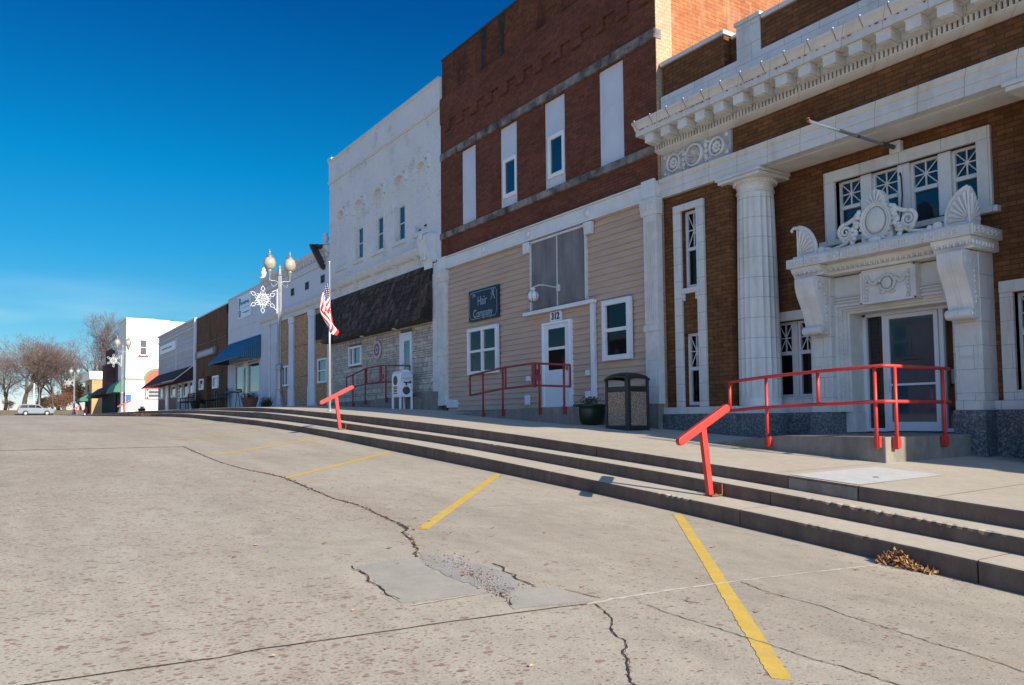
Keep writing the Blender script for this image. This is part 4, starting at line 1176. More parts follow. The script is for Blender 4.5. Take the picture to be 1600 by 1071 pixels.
for s_ in (-1, 1):
    vx, vz = cx+s_*.47, 2.62
    pts = []
    for i in range(46):
        t = i/45; a = (math.pi*.5 if s_ > 0 else math.pi*.5)+s_*t*-3.9*math.pi; q = .115*(1-t*.86)
        pts.append((vx+q*math.cos(a), y-.01, vz+q*math.sin(a)))
    m.tube(pts, .030, 7, r2=.014)
    # sweeping arm down and out from the volute
    m.tube([(cx+s_*.22, y, 2.86), (cx+s_*.32, y-.005, 2.79), (cx+s_*.40, y-.01, 2.75), (vx, y-.01, vz+.115)], .034, 7, r2=.028)
    arm = bez((cx+s_*.36, y, 2.60), (cx+s_*.40, y, 2.46), (cx+s_*.52, y, 2.42), (cx+s_*.82, y+.01, 2.418), 12)
    arm[-1] = (arm[-1][0], arm[-1][1], arm[-1][2])
    m.tube(arm, .032, 7, r2=.022)
    m.tube([(vx+s_*.10, y, vz+.02), (vx+s_*.06, y+.0, vz-.10), (vx-s_*.02, y, vz-.17)], .028, 7)
    for i in range(2): m.lathe(cx+s_*(.86+.12*i), 2.435, [(.0, y-.04), (.045-.006*i, y-.036), (.052-.006*i, y-.01), (.05-.006*i, y+.05)], 14, ax='y')
m.build('scrollwork', 'terra_cotta_plain', hood, smooth=True)
m = MB(); r = random.Random(31)
for s_ in (-1, 1):
    for k in range(34):
        t = k/33; m.ball((cx+s_*(.26+.10*t+r.uniform(-.03, .03)), y-.02+r.uniform(-.02, .02), 2.86-.44*t+r.uniform(-.02, .02)), (r.uniform(.022, .04),)*3, 7, 5)
m.build('fruit_cluster', 'terra_cotta_plain', hood, smooth=True)
m = MB(); m.box(cx-1.0, cx+1.0, y+.02, y+.10, 2.386, 2.44); m.build('crest_base', 'terra_cotta_plain', hood, bevel=.004)
def palmette(px, s_):
    # two fans set on the corner of the slab, one along the front and one along the side
    m = MB()
    yf = HY+.16
    n_ = 7
    prof = [(0, 0)]
    for i in range(25):
        t = i/24; a = R(88-88*t); rr = .44-.10*t
        prof.append((-s_*rr*math.cos(a)*.86, rr*math.sin(a)*1.06))
    m.prism([(px+p[0], 2.386+p[1]) for p in prof], yf, yf+.05, 'y')
    rim = [(px+p[0], yf+.015, 2.386+p[1]) for p in prof[1:]]
    m.tube(rim, .028, 7)
    for i in range(6):
        a = R(80-15*i); l = .34-.012*i
        q = [(px-s_*l*t*math.cos(a)*.86, yf-.012, 2.43+l*t*math.sin(a)) for t in (.2, .5, .8, 1)]
        m.tube(q, .007, 6, r2=.024); m.ball(q[-1], (.03, .022, .03), 7, 5)
    # side fan
    if s_ > 0:
        m.prism([(yf+p[0]*-s_*.75, 2.386+p[1]) for p in [(q[0]*1, q[1]) for q in prof]], px-.03, px+.02, 'x')
        for i in range(6):
            a = R(80-15*i); l = .32-.012*i
            q = [(px+.025, yf+l*t*math.cos(a)*.7, 2.43+l*t*math.sin(a)) for t in (.2, .5, .8, 1)]
            m.tube(q, .007, 6, r2=.022); m.ball(q[-1], (.02, .026, .028), 7, 5)
    m.lathe(px-s_*.40, 2.425, [(0, yf-.04), (.05, yf-.035), (.06, yf), (.055, yf+.05)], 14, ax='y')
    m.lathe(px-s_*.50, 2.42, [(0, yf-.03), (.035, yf-.025), (.04, yf), (.04, yf+.05)], 12, ax='y')
    m.tube([(px, yf-.01, 2.39), (px, yf-.015, 2.80)], .014, 6)
    if s_ < 0: m.tube([(px+.02, yf+.01, 2.835), (px-.07, yf, 2.85), (px-.115, yf, 2.82), (px-.10, yf, 2.79)], .030, 7, r2=.018)
    m.build('palmette', 'terra_cotta_plain', hood)
palmette(-5.10, 1); palmette(-7.62, -1)
# flag pole bracket on the wall below the architrave
m = MB(); P0, P1 = Vector((-6.33, 10.64, 3.79)), Vector((-6.52, 9.0, 3.905))
m.tube([P0, P1], .021, 12)
bp = m.build('flag_pole_bracket', 'flagpole_metal', bank, smooth=True)
m = MB(); m.box(-6.41, -6.25, 10.66, 10.75, 3.71, 3.88); m.build('mounting_plate', 'aged_white', bp, bevel=.004)
m = MB(); m.tube([P0, P0.lerp(P1, .14)], .032, 12); m.tube([P0.lerp(P1, .42), P0.lerp(P1, .45)], .025, 10); m.build('pole_socket', 'dark_grey', bp)
m = MB(); m.tube([P0.lerp(P1, .141), P0.lerp(P1, .66)], .0225, 12); m.build('dark_length', 'pole_metal', bp)  # darker grey length between the socket and the bright end
m = MB(); m.ball(P1, (.03, .03, .03), 8, 6); m.ball(P1+Vector((.01, -.03, .02)), (.035, .03, .015), 6, 5); m.build('finial', 'rust', bp)
# ================================================================== TWO-STOREY BROWN BRICK BUILDING WITH THE SIDED SHOP FRONT
hair = thing('brick_building', (-14.5, 10, 0), 'tall red-brown brick building with white panelled windows above a tan sided shop front', 'building')
A, B = -18.66, -10.41
PX = [(-17.59, -16.86), (-15.74, -15.00), (-13.93, -13.17), (-12.06, -11.31)]
wall(hair, 'wall', A, B, 4.2, 7.9, 10.0, [(a, b, 4.95, 6.88) for a, b in PX], 'dark_brick', .1)
m = MB(); m.box(A, B, 9.955, 10.1, 7.9, 8.59)
for i in range(13):
    x = -18.48+i*.70
    if x+.35 > B: break
    m.box(x, x+.35, 9.955, 10.0, 7.65, 7.899)
m.build('corbel_band', 'dark_brick', hair)
m = MB(); m.box(A, B, 10.03, 10.4, 8.592, 9.66); m.build('parapet', 'dark_brick_parapet', hair)
m = MB(); m.box(A-.02, B+.02, 10.0, 10.42, 9.66, 9.72); m.build('coping', 'roof_tar', hair, bevel=.01)
m = MB(); m.box(A, B, 10.11, 24, 0, 7.9); m.box(A, B, 10.42, 24, 7.9, 9.0); m.build('body', 'dark_brick', hair)
m = MB(); m.box(B, B+.012, 10.0, 10.40, -.5, 9.66); m.build('side_quoin', 'cream_brick', hair)
m = MB(); m.box(B, B+.010, 10.401, 24, -.5, 9.66); m.build('side_wall', 'orange_brick', hair)
m = MB()
segs = [A]+[x for p in PX for x in (p[0]-.12, p[1]+.12)]+[B+.02]
for z0, z1, y in ((6.90, 7.08, 9.945), (4.775, 4.93, 9.94)):
    for a, b in zip(segs, segs[1:]): m.box(a+.004, b-.004, y, 10.02, z0, z1)
m.box(B+.0125, B+.03, 9.955, 10.12, 6.90, 7.08)
m.build('stone_band', 'band_stone', hair, bevel=.008)
for i, (a, b) in enumerate(PX):
    m = MB(); m.box(a, b, 10.06, 10.1, 4.95, 6.88)
    p = m.build('window_panel', 'panel_white', hair)
    m = MB(); m.box(a+.002, a+.03, 10.045, 10.0595, 4.952, 6.878); m.box(b-.03, b-.002, 10.045, 10.0595, 4.952, 6.878); m.box(a+.03, b-.03, 10.045, 10.0595, 6.85, 6.878); m.box(a+.03, b-.03, 10.045, 10.0595, 4.952, 4.98); m.box(a+.03, b-.03, 10.055, 10.0598, 6.12, 6.128)
    m.build('panel_trim', 'white_paint', p)
    if i in (1, 2):
        k = (a+b)/2+.03
        window(hair, k-.30, k+.30, 5.17, 6.10, 10.03, .09, .02, glass='glass_blue', mat='bright_white')
# dark streaks down the parapet
m = MB()
for x in (-16.6, -15.75, -12.4):
    m.prism([(x, 8.6), (x+.22, 8.6), (x+.20, 9.1), (x+.26, 9.64), (x-.05, 9.64), (x+.03, 9.1)], 10.022, 10.029, 'y')
m.build('soot_streak', 'soot', hair)
# iron beam over the shop, pilasters, rosettes
m = MB(); m.box(A-.02, B+.02, 9.90, 10.02, 3.97, 4.22); m.box(A-.02, B+.02, 9.86, 10.02, 4.221, 4.25); m.box(A+.46, B-.28, 9.88, 10.02, 3.925, 3.968)
m.box(A-.03, A+.43, 9.87, 9.899, 3.93, 4.27); m.box(B-.29, B+.04, 9.84, 9.899, 3.95, 4.28)
m.build('beam', 'white_paint', hair, bevel=.006)
for x in (-16.33, -14.43, -12.34):
    m = MB(); m.lathe(x, 4.09, [(.085, 9.9), (.085, 9.875), (.06, 9.865), (.045, 9.85), (0, 9.845)], 18, ax='y'); m.build('rosette', 'white_paint', hair, smooth=True)
def pil(a, b, z0, z1, y=9.88):
    m = MB(); m.box(a, b, y, 10.02, z0, z1)
    w_ = b-a
    for k in range(5): m.box(a+w_*(.18+.14*k), a+w_*(.18+.14*k)+.025, y-.012, y-.001, z0+1.5, z1-.42)
    m.box(a-.015, b+.015, y-.03, 10.0, z0+1.30, z0+1.42); m.box(a-.01, b+.01, y-.02, 10.0, z0, z0+.18)
    m.box(a+.06, b-.06, y-.01, y-.001, z0+.3, z0+.72); m.box(a+.06, b-.06, y-.01, y-.001, z0+.78, z0+1.22)
    m.prism([(y-.02, z1-.3), (y-.06, z1-.08), (y-.06, z1), (10.0, z1), (10.0, z1-.3)], a-.04, b+.04, 'x')
    for k in range(3): m.ball((a+w_*(.2+.3*k), y-.045, z1-.14), (.05, .03, .07), 8, 5)
    return m.build('pilaster', 'aged_white', hair, bevel=.004)
pil(-18.66, -18.26, .36, 3.92); pil(-10.70, -10.36, .24, 3.94)
m = MB(); m.prism([(-18.26, .30), (-17.75, .30), (-17.72, .42), (-17.80, .50), (-18.26, .52)], 9.9, 9.99, 'y'); m.build('base_trim', 'white_paint', hair, bevel=.006)
# lap siding: each board a sloping strip with its own lower edge
m = MB(); z = .22; k = 0
while z < 3.93:
    z1 = min(z+.1225, 3.945)
    m.add([(-18.26, 9.952, z), (-10.70, 9.952, z), (-10.70, 9.978, z1), (-18.26, 9.978, z1)], [(0, 1, 2, 3)])
    m.add([(-18.26, 9.985, z), (-10.70, 9.985, z), (-10.70, 9.952, z), (-18.26, 9.952, z)], [(0, 1, 2, 3)])
    z = z1; k += 1
m.build('lap_siding', 'siding_tan', hair)
m = MB(); m.box(A, B, 9.93, 10.05, -.4, .22); m.box(-10.85, B+.03, 9.86, 10.0, -.5, .236); m.build('foundation', 'old_concrete', hair)
# boarded transom
m = MB(); m.box(-14.35, -12.45, 9.93, 9.955, 2.36, 3.84); tb = m.build('boarded_transom', 'grey_board', hair)
m = MB(); m.box(-13.42, -13.39, 9.918, 9.929, 2.36, 3.84); m.box(-14.39, -14.35, 9.90, 9.97, 2.34, 3.88); m.box(-12.45, -12.415, 9.90, 9.97, 2.34, 3.88); m.box(-14.39, -12.415, 9.90, 9.97, 3.842, 3.89)
m.build('batten', 'aged_white', tb)
for x in (-14.50, -12.31):
    m = MB(); m.prism([(x-.10, 3.66), (x+.10, 3.66), (x+.12, 3.90), (x-.12, 3.90)], 9.86, 9.95, 'y')
    for k in (-.05, 0, .05): m.box(x+k-.008, x+k+.008, 9.85, 9.859, 3.70, 3.88)
    m.build('bracket', 'white_paint', hair, bevel=.005)
m = MB(); m.box(-14.60, -12.14, 9.84, 9.95, 2.26, 2.34); m.box(-12.27, -12.16, 9.87, 9.95, .38, 2.258); m.build('gutter', 'vinyl_white', hair, bevel=.008)
m = MB(); m.box(-14.58, -12.16, 9.85, 9.94, 2.341, 2.345); m.build('gutter_trough', 'black_metal', hair)
# number, door, windows, sign
m = MB(); m.box(-13.66, -13.27, 9.91, 9.95, 2.045, 2.245); nb = m.build('number_plate', 'sign_white', hair)
text('312', .20, (-13.465, 9.905, 2.143), (R(90), 0, 0), 'black_letter', nb, 'numerals', .95, .004, .007)
m = MB(); m.box(-13.97, -13.90, 9.90, 9.98, .26, 2.04); m.box(-13.02, -12.95, 9.90, 9.98, .26, 2.04); m.box(-13.90, -13.02, 9.90, 9.98, 1.985, 2.04); m.box(-13.97, -12.95, 9.88, 9.98, .235, .262)
m.build('door_frame', 'bright_white', hair, bevel=.004)
m = MB(); a, b = -13.90, -13.02
m.box(a, -13.76, 9.925, 9.965, .265, 1.985); m.box(-13.17, b, 9.925, 9.965, .265, 1.985); m.box(-13.76, -13.17, 9.925, 9.965, .265, 1.02); m.box(-13.76, -13.17, 9.925, 9.965, 1.89, 1.985); m.box(-13.76, -13.17, 9.92, 9.965, 1.44, 1.50)
dr = m.build('door', 'vinyl_white', hair, bevel=.004)
m = MB(); m.box(-13.77, -13.16, 9.932, 9.938, 1.0, 1.9); m.build('pane', 'glass_dark', dr)
m = MB(); m.box(-13.11, -13.07, 9.90, 9.924, .98, 1.08); m.tube([(-13.09, 9.90, 1.03), (-13.09, 9.88, 1.03), (-13.17, 9.88, 1.03)], .010, 6); m.build('handle', 'brass', dr)
f = window(hair, -17.10, -15.71, 1.08, 2.22, 9.89, .085, .04, mulls=(.5,), rails=(.5,), glass='glass_clear', mat='vinyl_white')
m = MB()
for x0_, x1_ in ((-17.0, -16.5), (-16.35, -15.9)):
    m.grid(lambda u, v: (x0_+(x1_-x0_)*u, 9.930+.004*math.sin(u*40), 1.16+v*(.48+.02*math.sin(u*9))), 30, 3)
m.build('curtain', 'dark_grey', f, smooth=True)
m = MB(); m.box(-17.05, -15.75, 9.94, 9.945, 1.12, 2.18); m.build('dark_interior', 'interior_dark', f)
m = MB(); m.box(-16.1, -15.85, 9.925, 9.93, 1.80, 1.84); m.build('shelf_item', 'yellow_paint', f)
window(hair, -11.89, -11.08, 1.09, 2.25, 9.89, .10, .04, rails=(.5,), glass='glass_dark', mat='vinyl_white')
# hanging sign flat on the wall
m = MB(); a, b, c, d = -17.08, -15.70, 2.39, 3.16
m.box(a, b, 9.90, 9.94, c, d); sg = m.build('shop_sign', 'navy_sign', hair, bevel=.004)
m = MB(); t = .012; i_ = .05
for q in ((a+.12, b-.12, c+i_, c+i_+t), (a+.12, b-.12, d-i_-t, d-i_), (a+i_, a+i_+t, c+.12, d-.12), (b-i_-t, b-i_, c+.12, d-.12)): m.box(q[0], q[1], 9.893, 9.8995, q[2], q[3])
for sx_, sz_ in ((a, c), (b, c), (a, d), (b, d)):
    dx = 1 if sx_ == a else -1; dz = 1 if sz_ == c else -1
    m.tube([(sx_+dx*i_, 9.896, sz_+dz*.13), (sx_+dx*.09, 9.896, sz_+dz*.11), (sx_+dx*.12, 9.896, sz_+dz*.06)], .006, 4)
m.build('sign_border', 'sign_silver', sg)
text('The', .16, (-16.82, 9.893, 3.03), (R(90), R(-8), 0), 'sign_silver', sg, 'lettering', .75, .003, .001)
text('Hair', .31, (-16.42, 9.893, 2.86), (R(90), 0, 0), 'sign_silver', sg, 'lettering', .80, .003, .002)
text('Company', .28, (-16.40, 9.893, 2.56), (R(90), 0, 0), 'sign_silver', sg, 'lettering', .82, .003, .002)
m = MB(); cx, cz = -15.93, 2.96    # crossed scissors and comb
m.tube([(cx-.09, 9.893, cz-.13), (cx+.06, 9.893, cz+.13)], .011, 5); m.tube([(cx+.09, 9.893, cz-.12), (cx-.05, 9.893, cz+.13)], .013, 5)
m.tube([(cx-.10, 9.892, cz+.02), (cx+.10, 9.892, cz+.05)], .008, 5)
m.build('emblem', 'sign_silver', sg)
# round lamp on an arm
m = MB(); m.tube([(-13.36, 9.93, 2.73), (-13.36, 9.55, 2.76), (-13.40, 9.45, 2.76), (-13.62, 9.45, 2.74)], .013, 6); m.box(-13.41, -13.31, 9.90, 9.93, 2.66, 2.80)
la = m.build('wall_lamp', 'aged_white', hair, smooth=False)
m = MB(); c = (-13.62, 9.45, 2.56); m.ball(c, .125, 20, 14); m.lathe(c[0], c[1], [(.05, 2.66), (.055, 2.72), (.02, 2.745)], 12); m.build('globe', 'vinyl_white', la, smooth=True)
m = MB()
for k in range(4):
    a_ = k*math.pi/4; m.tube([(c[0]+.135*math.cos(t_)*math.cos(a_), c[1]+.135*math.cos(t_)*math.sin(a_), c[2]+.135*math.sin(t_)) for t_ in [math.tau*j/20 for j in range(21)]], .005, 4)
m.build('cage', 'dark_grey', la)
for x0_, x1_, z0_, z1_, nm in ((-14.56, -14.46, .82, .93, 'outlet_box'), (-14.62, -14.48, .30, .52, 'vent_hood'), (-12.46, -12.32, .84, .95, 'outlet_box'), (-12.47, -12.29, .38, .53, 'vent_hood')):
    m = MB(); m.box(x0_, x1_, 9.88, 9.95, z0_, z1_); m.build(nm, 'vinyl_white', hair, bevel=.006)

# ================================================================== WHITE PAINTED BRICK BUILDING
wb = thing('brick_building', (-22.9, 10, .4), 'white painted brick building with arched upper windows over a black shingled canopy', 'building')
A, B = -27.12, -18.69
bays = [(-26.35, -25.62), (-24.76, -24.05), (-23.20, -22.46), (-21.64, -20.93), (-20.22, -19.52)]
wall(wb, 'wall', A, B, 4.3, 8.5, 10.0, [(a, b, 5.26, 7.24) for a, b in bays], 'white_brick', .13)
m = MB(); m.box(A, B, 10.135, 24, .2, 8.8); m.build('body', 'white_brick', wb)
m = MB(); m.box(A, B, 9.97, 10.4, 8.5, 9.16); m.box(A, B, 9.95, 10.4, 9.16, 9.23); m.build('parapet', 'white_brick', wb)
m = MB(); m.box(A, B, 9.93, 10.0, 8.44, 8.5); m.box(A, B, 9.95, 10.0, 8.40, 8.438); m.build('string_course', 'white_paint', wb, bevel=.006)
m = MB(); m.box(A-.03, B, 9.93, 10.42, 9.23, 9.26); m.box(A-.02, A+.35, 9.92, 10.4, 9.262, 9.34); m.build('coping', 'aged_white', wb)
m = MB()
for a, b in bays:   # recessed arched heads and fills
    c, w_ = (a+b)/2, (b-a)/2
    m.box(a, b, 10.12, 10.133, 5.26, 7.24)
    n_ = 14; q = [(c+w_*math.cos(math.pi*i/n_), 6.95+.29*math.sin(math.pi*i/n_)) for i in range(n_+1)]
    for i in range(n_): m.prism([q[i], q[i+1], (q[i+1][0], 7.24), (q[i][0], 7.24)], 10.0, 10.12, 'y')
m.build('window_fill', 'white_brick', wb)
m = MB()
for a, b in bays:
    c, w_ = (a+b)/2, (b-a)/2; n_ = 14
    o_ = [(c+(w_+.11)*math.cos(math.pi*i/n_), 6.95+.40*math.sin(math.pi*i/n_)) for i in range(n_+1)]
    q = [(c+w_*math.cos(math.pi*i/n_), 6.95+.29*math.sin(math.pi*i/n_)) for i in range(n_+1)]
    for i in range(n_): m.prism([o_[i], o_[i+1], q[i+1], q[i]], 9.96, 10.0, 'y')
    m.box(b, b+.12, 9.957, 10.0, 6.82, 6.948); m.box(a-.12, a, 9.957, 10.0, 6.82, 6.948)
    m.box(b-.02, b+.2, 9.925, 10.0, 7.26, 7.33); m.box(b+.14, b+.2, 9.925, 10.0, 6.97, 7.26)
m.build('arch_hood', 'white_brick', wb)
m = MB()
for a, b in bays: m.box(a-.08, b+.08, 9.93, 10.08, 5.14, 5.258)
m.build('window_sill', 'aged_white', wb, bevel=.006)
for i in (1, 2, 3):
    a, b = bays[i]; window(wb, b-.56, b-.01, 5.262, 6.33, 10.09, .045, .03, rails=(.5,), glass='glass_blue', mat='aged_white')
m = MB(); a, b = bays[4]; m.box(a+.05, a+.3, 10.09, 10.119, 5.30, 5.34); m.box(a+.35, a+.6, 10.09, 10.119, 5.42, 5.46); m.box(a+.05, a+.09, 10.09, 10.119, 5.30, 5.40); m.box(a+.55, a+.59, 10.09, 10.119, 5.28, 5.46); m.build('paint_scar', 'crack_dark', wb)
# storefront cornice
m = MB(); prof = [(10.0, 4.22), (9.93, 4.22), (9.93, 4.48), (9.90, 4.50), (9.84, 4.52), (9.80, 4.57), (9.76, 4.66), (9.745, 4.70), (9.745, 4.74), (9.80, 4.76), (10.0, 4.80)]
m.prism(prof, A, -19.40, 'x'); m.build('cornice', 'aged_white', wb)
for i in range(5):
    x = -26.0+i*1.52; m = MB(); m.prism([(9.93, 4.30), (9.89, 4.34), (9.86, 4.42), (9.80, 4.48), (9.78, 4.52), (9.93, 4.53)], x, x+.16, 'x'); m.build('cornice_bracket', 'aged_white', wb, bevel=.004)
m = MB(); m.prism([(9.95, 4.05), (9.86, 4.08), (9.84, 4.22), (9.76, 4.40), (9.70, 4.55), (9.68, 4.72), (9.64, 4.80), (9.66, 4.95), (9.76, 5.02), (10.0, 5.02), (10.0, 4.05)], -19.42, -18.98, 'x')
for k in range(3): m.box(-19.34+k*.10, -19.29+k*.10, 9.70, 9.75, 4.30, 4.60)
m.lathe(-19.20, 4.93, [(.11, 9.64), (.11, 9.62), (.07, 9.60), (0, 9.59)], 16, ax='y'); m.build('end_bracket', 'white_paint', wb, bevel=.008)
m = MB(); m.box(-19.02, B, 9.90, 10.02, .35, 4.2); m.box(-18.98, B-.03, 9.88, 9.899, 1.5, 3.9); m.box(-19.04, B, 9.87, 9.899, 1.02, 1.12); m.build('pilaster', 'aged_white', wb, bevel=.005)
m = MB(); m.box(A, -26.72, 9.92, 10.02, .5, 4.2); m.build('pilaster', 'aged_white', wb, bevel=.005)
# shingled canopy: rows of separate thick shingles
m = MB(); r = random.Random(6); rows = 9
X0, X1 = -26.72, -19.0
m.prism([(9.96, 4.20), (9.92, 4.20), (9.60, 2.72), (9.96, 2.72)], X0+.02, X1-.02, 'x')
for k in range(rows):
    t0, t1 = k/rows, (k+1.35)/rows
    x = X0-.02
    while x < X1:
        w_ = r.uniform(.13, .26); x2 = min(x+w_, X1+.02)
        th = r.uniform(.014, .05); dz = r.uniform(-.04, .02); m.cm = r.choice([0, 0, 1, 2])
        yb, zb = 9.585+(9.905-9.585)*t0, 2.70+(4.20-2.70)*t0+dz; ye, ze = 9.585+(9.905-9.585)*min(t1, 1), 2.70+(4.20-2.70)*min(t1, 1)
        m.add([(x+.004, yb-th, zb), (x2-.004, yb-th, zb), (x2-.004, yb+.005, zb), (x+.004, yb+.005, zb), (x+.004, ye-.006, ze), (x2-.004, ye-.006, ze), (x2-.004, ye+.012, ze), (x+.004, ye+.012, ze)],
              [(0, 1, 5, 4), (0, 3, 2, 1), (1, 2, 6, 5), (0, 4, 7, 3), (4, 5, 6, 7)])
        x = x2
    for s_, xe in ((1, X1),):      # the end return
        y = yb+.02
        while y < 9.95:
            w_ = r.uniform(.12, .2); y2 = min(y+w_, 9.96); th = r.uniform(.02, .05)
            m.box(xe-.01, xe+th, y+.003, y2-.003, zb-.02, zb+.20); y = y2
m.build('shingle_canopy', ['shingle', 'shingle_light', 'shingle_dark'], wb)
m = MB(); m.box(X0, X1, 9.60, 9.97, 2.66, 2.715); m.build('canopy_soffit', 'wood_bench', wb)
for x in (-23.6, -21.2):
    m = MB(); m.lathe(x, 9.78, [(.07, 2.66), (.065, 2.63), (0, 2.62)], 14); m.build('canopy_lamp', 'vinyl_white', wb, smooth=True)
# irregular stone veneer
WN, DRo = (-25.14, -24.03, 1.76, 2.44), (-21.19, -20.36, .60, 2.52)
m = MB(); m.cm = 3; m.box(A+.4, -19.02, 10.0, 10.1, .2, 2.7); z = .62; r = random.Random(9)
while z < 2.66:
    h = r.choice([.06, .08, .11, .15]); z1 = min(z+h, 2.67); x = -26.72
    while x < -19.03:
        w_ = r.choice([r.uniform(.09, .2), r.uniform(.2, .55)])*(.8 if h < .1 else 1); x1 = min(x+w_, -19.03)
        ok = not any(x1 > q[0] and x < q[1] and z1 > q[2] and z < q[3] for q in (WN, DRo))
        m.cm = r.choice([0, 1, 1, 2])
        if ok: 
            t = r.uniform(.018, .035); m.box(x+.006, x1-.006, 10.0-t, 10.0, z+.006, z1-.006)
        else:
            for q in (WN, DRo):
                if x < q[0] < x1 and z1 > q[2] and z < q[3] and q[0]-x > .03: m.box(x+.006, q[0], 9.96, 10.0, z+.006, z1-.006)
                if x < q[1] < x1 and z1 > q[2] and z < q[3] and x1-q[1] > .03: m.box(q[1], x1-.006, 9.96, 10.0, z+.006, z1-.006)
        x = x1
    z = z1
m.build('stone_veneer', ['stone_a', 'stone_b', 'stone_c', 'stone_mortar'], wb)
m = MB(); m.box(-20.9, -18.72, 9.86, 10.05, .1, .74); m.box(A, -20.9, 9.93, 10.05, .1, .62); m.build('foundation', 'old_concrete', wb)
window(wb, -25.12, -24.05, 1.78, 2.42, 9.97, .07, .05, mulls=(.33,), glass='glass_pale', mat='vinyl_white')
m = MB(); m.box(-21.17, -21.08, 9.93, 10.0, .62, 2.5); m.box(-20.44, -20.38, 9.93, 10.0, .62, 2.5); m.box(-21.08, -20.44, 9.93, 10.0, 2.42, 2.5); m.box(-21.08, -20.92, 9.95, 10.0, .62, 2.42); m.box(-20.52, -20.44, 9.95, 10.0, .62, 2.42); m.box(-20.92, -20.52, 9.95, 10.0, 2.26, 2.42); m.box(-20.92, -20.52, 9.95, 10.0, .62, .85)
dr = m.build('door', 'vinyl_white', wb, bevel=.004)
m = MB(); m.box(-20.93, -20.51, 9.975, 9.98, .84, 2.27); m.build('pane', 'glass_pale', dr)
# round seal on the stone
m = MB(); cx, cz = -22.76, 2.16
m.lathe(cx, cz, [(.275, 9.95), (.275, 9.925), (.25, 9.915), (0, 9.915)], 40, ax='y'); sl2 = m.build('round_emblem', 'seal_pale', wb)
m = MB(); m.lathe(cx, cz, [(.20, 9.9145), (.20, 9.909), (.11, 9.909), (.11, 9.9145)], 36, ax='y', cap=False); m.lathe(cx, cz, [(.06, 9.9145), (.055, 9.905), (0, 9.9)], 18, ax='y')
for k in range(12):
    a_ = math.tau*k/12; m.ball((cx+.233*math.cos(a_), 9.914, cz+.233*math.sin(a_)), (.014, .006, .014), 6, 4)
m.build('emblem_ring', 'seal_purple', sl2)

# ================================================================== BUILDING BOARDED WITH STRAND BOARD
ob = thing('commercial_building', (-31.2, 10, .5), 'white single-storey building boarded up with strand board between thin columns', 'building')
A, B = -35.33, -27.15
m = MB(); m.box(A, B, 10.0, 24, 4.45, 6.0); m.box(A, B, 10.6, 24, .2, 4.5); m.build('wall', 'blue_white_wall', ob)
m = MB(); m.prism([(10.3, 6.0), (9.97, 6.0), (9.93, 6.06), (9.86, 6.12), (9.84, 6.20), (9.84, 6.25), (10.3, 6.30)], A, B, 'x'); m.box(A, B, 9.95, 10.0, 5.62, 5.66); m.build('upper_cornice', 'aged_white', ob)
m = MB()
for i in range(24):
    x = A+.2+i*.34; m.box(x, x+.10, 9.90, 9.97, 5.88, 5.998)
m.build('cornice_bracket_row', 'aged_white', ob)
m = MB(); m.prism([(10.05, 4.10), (9.92, 4.10), (9.90, 4.25), (9.84, 4.30), (9.80, 4.38), (9.78, 4.45), (9.80, 4.49), (10.05, 4.52)], A-.05, B, 'x'); m.build('lower_cornice', 'aged_white', ob)
for x in (-31.2, -29.47, -27.75, -32.9, -34.5):
    m = MB(); m.box(x-.16, x+.16, 9.985, 9.999, 5.0, 5.26); v_ = m.build('vent', 'interior_dark', ob)
    m = MB(); 
    for q in ((x-.18, x-.14), (x+.14, x+.18), (x-.015, x+.015)): m.box(q[0], q[1], 9.97, 9.984, 4.98, 5.28)
    m.box(x-.14, x+.14, 9.972, 9.984, 5.12, 5.14); m.build('vent_grille', 'dark_grey', v_)
m = MB(); m.box(A, -34.2, 9.93, 10.6, .2, 4.10); m.box(-34.15, -32.72, 9.98, 10.6, .2, 4.10); m.build('pier', 'blue_white_wall', ob)
m = MB(); m.box(-34.25, -34.10, 9.90, 9.97, .5, 4.0); m.build('downspout', 'aged_white', ob)
m = MB(); m.box(-33.3, -33.05, 9.955, 9.975, 2.6, 3.3); m.build('notice_board', 'seal_pale', ob)
m = MB(); m.box(-32.72, -27.25, 10.0, 10.08, .55, 4.10); m.build('boarding', 'strand_board', ob)
m = MB(); m.box(-28.41, -27.2, 9.955, 9.999, 2.95, 3.9); m.build('dark_opening', 'interior_dark', ob)
m = MB(); m.box(-32.72, -27.2, 9.9, 10.1, .2, .55); m.build('threshold', 'old_concrete', ob)
for a, b in ((-31.23, -30.87), (-28.86, -28.43)):
    m = MB(); c = (a+b)/2; w_ = (b-a)/2-.04
    m.lathe(c, 9.93, [(w_+.03, .55), (w_+.03, 1.25), (w_, 1.28), (w_, 3.82), (w_+.03, 3.84), (w_+.04, 4.09)], 8); m.box(a-.02, b+.02, 9.82, 10.02, .50, .62)
    m.build('iron_column', 'panel_white', ob)
window(ob, -32.45, -31.58, 1.40, 2.23, 9.97, .07, .03, mulls=(.45,), glass='glass_dark', mat='vinyl_white')
window(ob, -28.20, -27.22, 1.35, 2.24, 9.97, .07, .03, rails=(.5,), glass='glass_blue', mat='vinyl_white')
def urn(x, z, mat):
    m = MB(); m.lathe(x, 9.98, [(.16, z), (.16, z+.05), (.06, z+.10), (.11, z+.20), (.13, z+.28), (.06, z+.36), (.09, z+.40), (.05, z+.47), (0, z+.50)], 14)
    return m.build('finial', mat, ob, smooth=True)
urn(-35.75+.5, 6.29, 'bright_white'); urn(-27.45, 6.30, 'aged_white')
